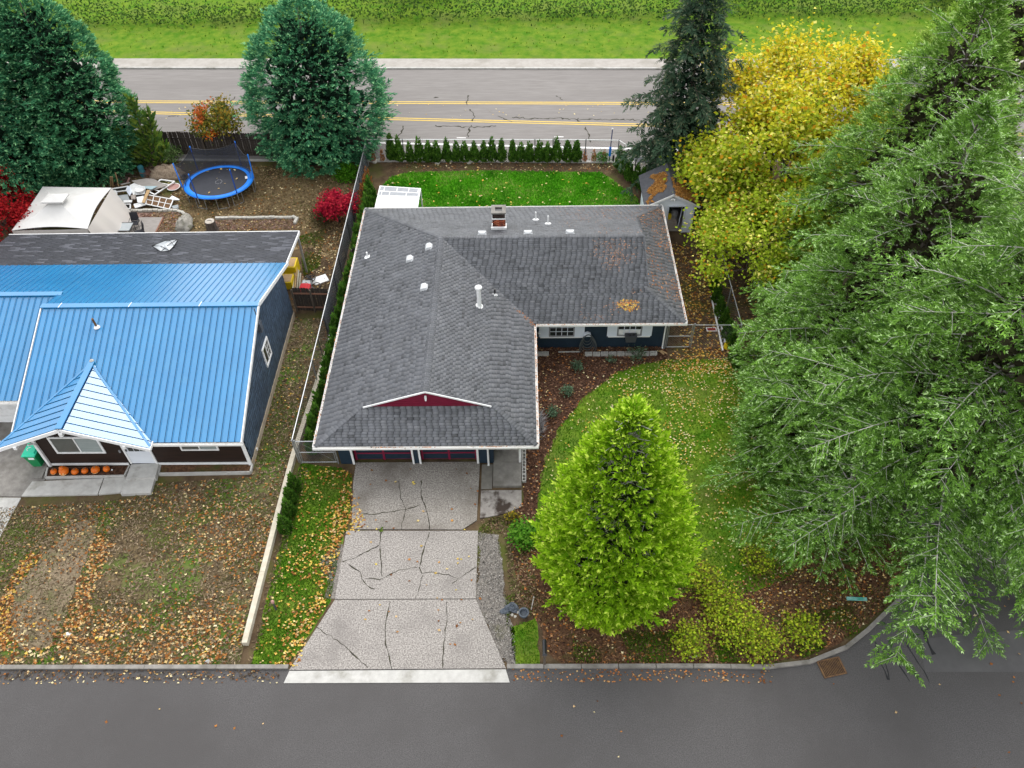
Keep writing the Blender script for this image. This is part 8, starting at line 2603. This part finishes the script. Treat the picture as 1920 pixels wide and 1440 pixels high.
# ladder, board, jug, sign, buckets on the right
ld = thing('ladder', 'long white ladder lying on the leaves along the right fence', 'ladder', tuple(at(1346, 610)))
a0, a1, c0, c1 = at(1333.5, 556, .12), at(1355, 657, .12), at(1339, 556, .12), at(1360.5, 646, .12)
for p, q in ((a0, a1), (c0, c1)): MB().beam((p.x, p.y, .12), (q.x, q.y, .12), .07, .09).build('side_rail', M['whitepaint'], ld)
for i in range(16):
    f = (i + .5) / 16
    p, q = a0.lerp(a1, f), c0.lerp(c1, f)
    MB().beam((p.x, p.y, .12), (q.x, q.y, .12), .04, .03).build('rung', M['steel'], ld)
p, q = at(1357, 617, .3), at(1362, 641, .1); MB().beam((p.x, p.y, .30), (q.x, q.y, .08), .22, .04).solo('board', M['ply'], 'tan board leaning beside the foot of the white ladder', 'board')
v = at(1362, 652); b = MB(); m4 = MB(); b.obox((v.x, v.y, .22), (.38, .22, .40), R(50)); b.obox((v.x + .07, v.y + .09, .46), (.12, .12, .10), R(50)); b.solo('jug', M['yellow'], 'bright yellow plastic jug at the foot of the white ladder', 'jug')
sg_ = thing('yard_sign', 'dark red sign with a white border lying on the leaves left of the ladder', 'sign', tuple(at(1334, 619)))
v = at(1334, 619)
MB().box(v.x - .30, v.x + .28, v.y - .16, v.y + .16, .05, .07).build('border', M['whitepaint'], sg_)
MB().box(v.x - .25, v.x + .23, v.y - .11, v.y + .11, .0705, .08).build('face', M['signred'], sg_)
for px, py in ((1347, 569), (1352, 589), (1353, 601)):
    v = at(px, py); b = MB(); b.lathe(v, [(.12, 0), (.14, .26), (.15, .28), (.11, .27)], 10); b.solo('bucket', M['whitepaint'], ('farthest small white bucket', 'middle small white bucket', 'nearest small white bucket')[(569, 589, 601).index(py)] + ' among the arborvitae beside the white ladder', 'bucket', 'white buckets by the ladder')
v = at(1375, 642); b = MB(); b.lathe(v, [(.1, 0), (.13, .18), (.1, .22)], 9); b.solo('flower_pot', M['ply'], 'small tan pot inside the corner of the right chain link fence', 'flower pot')
# poles at the back kerb
v = at(1142, 304); bp = thing('sign_post', 'tall thin blue post at the back kerb near the fence corner', 'post', tuple(v))
tq = at(1149, 252, 2.6)
MB().tube((v.x, v.y, 0), (v.x + .05, v.y, 2.6), .04, .035, 8).build('pole', M['bluepole'], bp)
MB().box(v.x - .07, v.x + .09, v.y - .05, v.y + .04, .5, 1.2).build('sleeve', M['tramblue'], bp)
MB().tube((v.x + .04, v.y, 2.6), (v.x + .05, v.y, 2.68), .05, .05, 8).build('cap', M['whitepaint'], bp)
v = at(1149.5, 303); MB().tube((v.x, v.y, 0), (v.x, v.y, .55), .08, .08, 8).solo('bollard', M['black'], 'short black bollard right of the blue post', 'bollard')
for i, (px, py, s) in enumerate(((693, 300, .18), (703, 303, .22), (712, 301, .2), (745, 298, .24), (761, 298, .28), (815, 301, .22), (820, 306, .16), (880, 305, .18))):
    v = at(px, py); lump((v.x, v.y, 0), s * 1.2, s, s * .7, 200 + i).solo('stone', M['stone'], ORD[i] + ' pale rock from the left along the arborvitae of the back row', 'rock', 'pale rocks along the back row', smooth=False)
v = at(127, 1190); lump((v.x, v.y, 0), .17, .11, .07, 411).solo('stone', M['whitepaint'], 'white flat stone at the edge of the overgrown path', 'stone')
v = at(390, 1241); lump((v.x, v.y, 0), .13, .11, .07, 412).solo('stone', M['tile'], 'pale grey stone near the bottom edge of the neighbour yard', 'stone')
# trees and a loose hedge past the far pavement
for i, (src, x, y, s_, lb) in enumerate((('spruce_tree.001', -9, 84.5, 0.75, 'blue green spruce standing across the road behind the chimney'),
                                       ('maple_tree', 22, 88, 1.0, 'yellow maple past the far pavement behind the right firs'), ('spruce_tree', 42, 82, 1.0, 'dark spruce at the right end across the road'))):
    o = copy_tree(bpy.data.objects[src])
    o.location = (x, y, 0)
    o.rotation_euler = (0, 0, i * 1.3 + 0.5)
    o.scale = (s_, s_, s_)
    o['label'] = lb
    o['group'] = 'trees across the road'
n = 15000
P = np.stack([RNG.uniform(-80, 80, n), 76.5 + RNG.normal(0, 0.75, n), RNG.uniform(0.05, 1.9, n)], 1)
P[:, 2] *= 0.7 + 0.5 * vnoise(0.25, 4)(P[:, 0], P[:, 1] * 0)
A = unit(RNG.normal(0, 1, (n, 3)))
Sd = unit(np.cross(A, RNG.normal(0, 1, (n, 3))))
hc = np.array([(0.03, 0.075, 0.015), (0.06, 0.12, 0.02), (0.09, 0.15, 0.03)])
o = leafmesh('hedge', kites(P, A, Sd, RNG.uniform(.2, .4, n), RNG.uniform(.1, .2, n)), hc[RNG.integers(0, 3, n)], M['leaf'], None)
props(o, 'long loose green hedge past the far pavement', 'hedge', None, 'stuff')

# what the ground covers are
LAB = {'fallen_leaves': 'fallen autumn leaves lying', 'grass': 'short grass growing', 'bark_chips': 'bark chips spread', 'dry_twigs': 'dry stems and twigs lying', 'roof_leaves': 'dry leaf litter lying',
       'forest_litter': 'needle and bark litter lying', 'gravel_stones': 'loose gravel stones lying', 'gutter_grit': 'dark grit collected', 'moss_tufts': 'moss tufts growing', 'mat_leaves': 'pale leaves lying'}
PLACES = [(-14, -11.3, 24, 36, 'in the passage right of the blue house'), (-60, -11.4, 13.9, 24, "over the blue house's front yard"), (-60, -10, -50, 13.9, 'in the street gutter by the left yard'), (-11.4, -8.0, 13.5, 25, 'on the strip lawn left of the driveway'), (-8.0, -2.0, 13.5, 25, 'on the driveway slabs'),
          (-2.0, 0.4, 13.5, 22.5, 'beside the gravel right of the driveway'), (0.4, 15, 17.8, 29, 'on the round front lawn'), (0.4, 17, 13.9, 17.8, 'in the corner bed by the kerb'), (0.0, 8.5, 29, 33, 'by the front windows'), (8.5, 12.3, 29, 46, 'right of the navy house'), (12.3, 30, 28, 48, 'under the firs'),
          (-12, 9, 43, 50.6, 'on the back lawn'), (-12, 9, 50.6, 53, 'along the back fence'), (-14.5, -11, 36, 45, 'beside the yellow crates and the fence'), (-60, -11, 36, 54, 'over the neighbour backyard'), (9, 30, -50, 24, 'on the street at the corner'), (-60, 60, 54, 64, 'on the far road'), (-200, 200, 64, 200, 'past the far pavement')]
for o in list(C.objects):
    if o.parent is None and o.get('kind') == 'stuff' and not o.get('label'):
        k = o.name.split('.')[0]
        m_ = np.zeros(len(o.data.vertices) * 3, dtype=np.float32)
        o.data.vertices.foreach_get('co', m_)
        c_ = m_.reshape(-1, 3).mean(0)
        pl_ = next((p[4] for p in PLACES if p[0] <= c_[0] <= p[1] and p[2] <= c_[1] <= p[3]), 'on the ground')
        if k == 'roof_leaves': pl_ = 'on the shingle roof or in the gutter of the navy house'
        o['label'] = LAB.get(k, k.replace('_', ' ')) + ' ' + pl_
        o['category'] = k.replace('_', ' ')
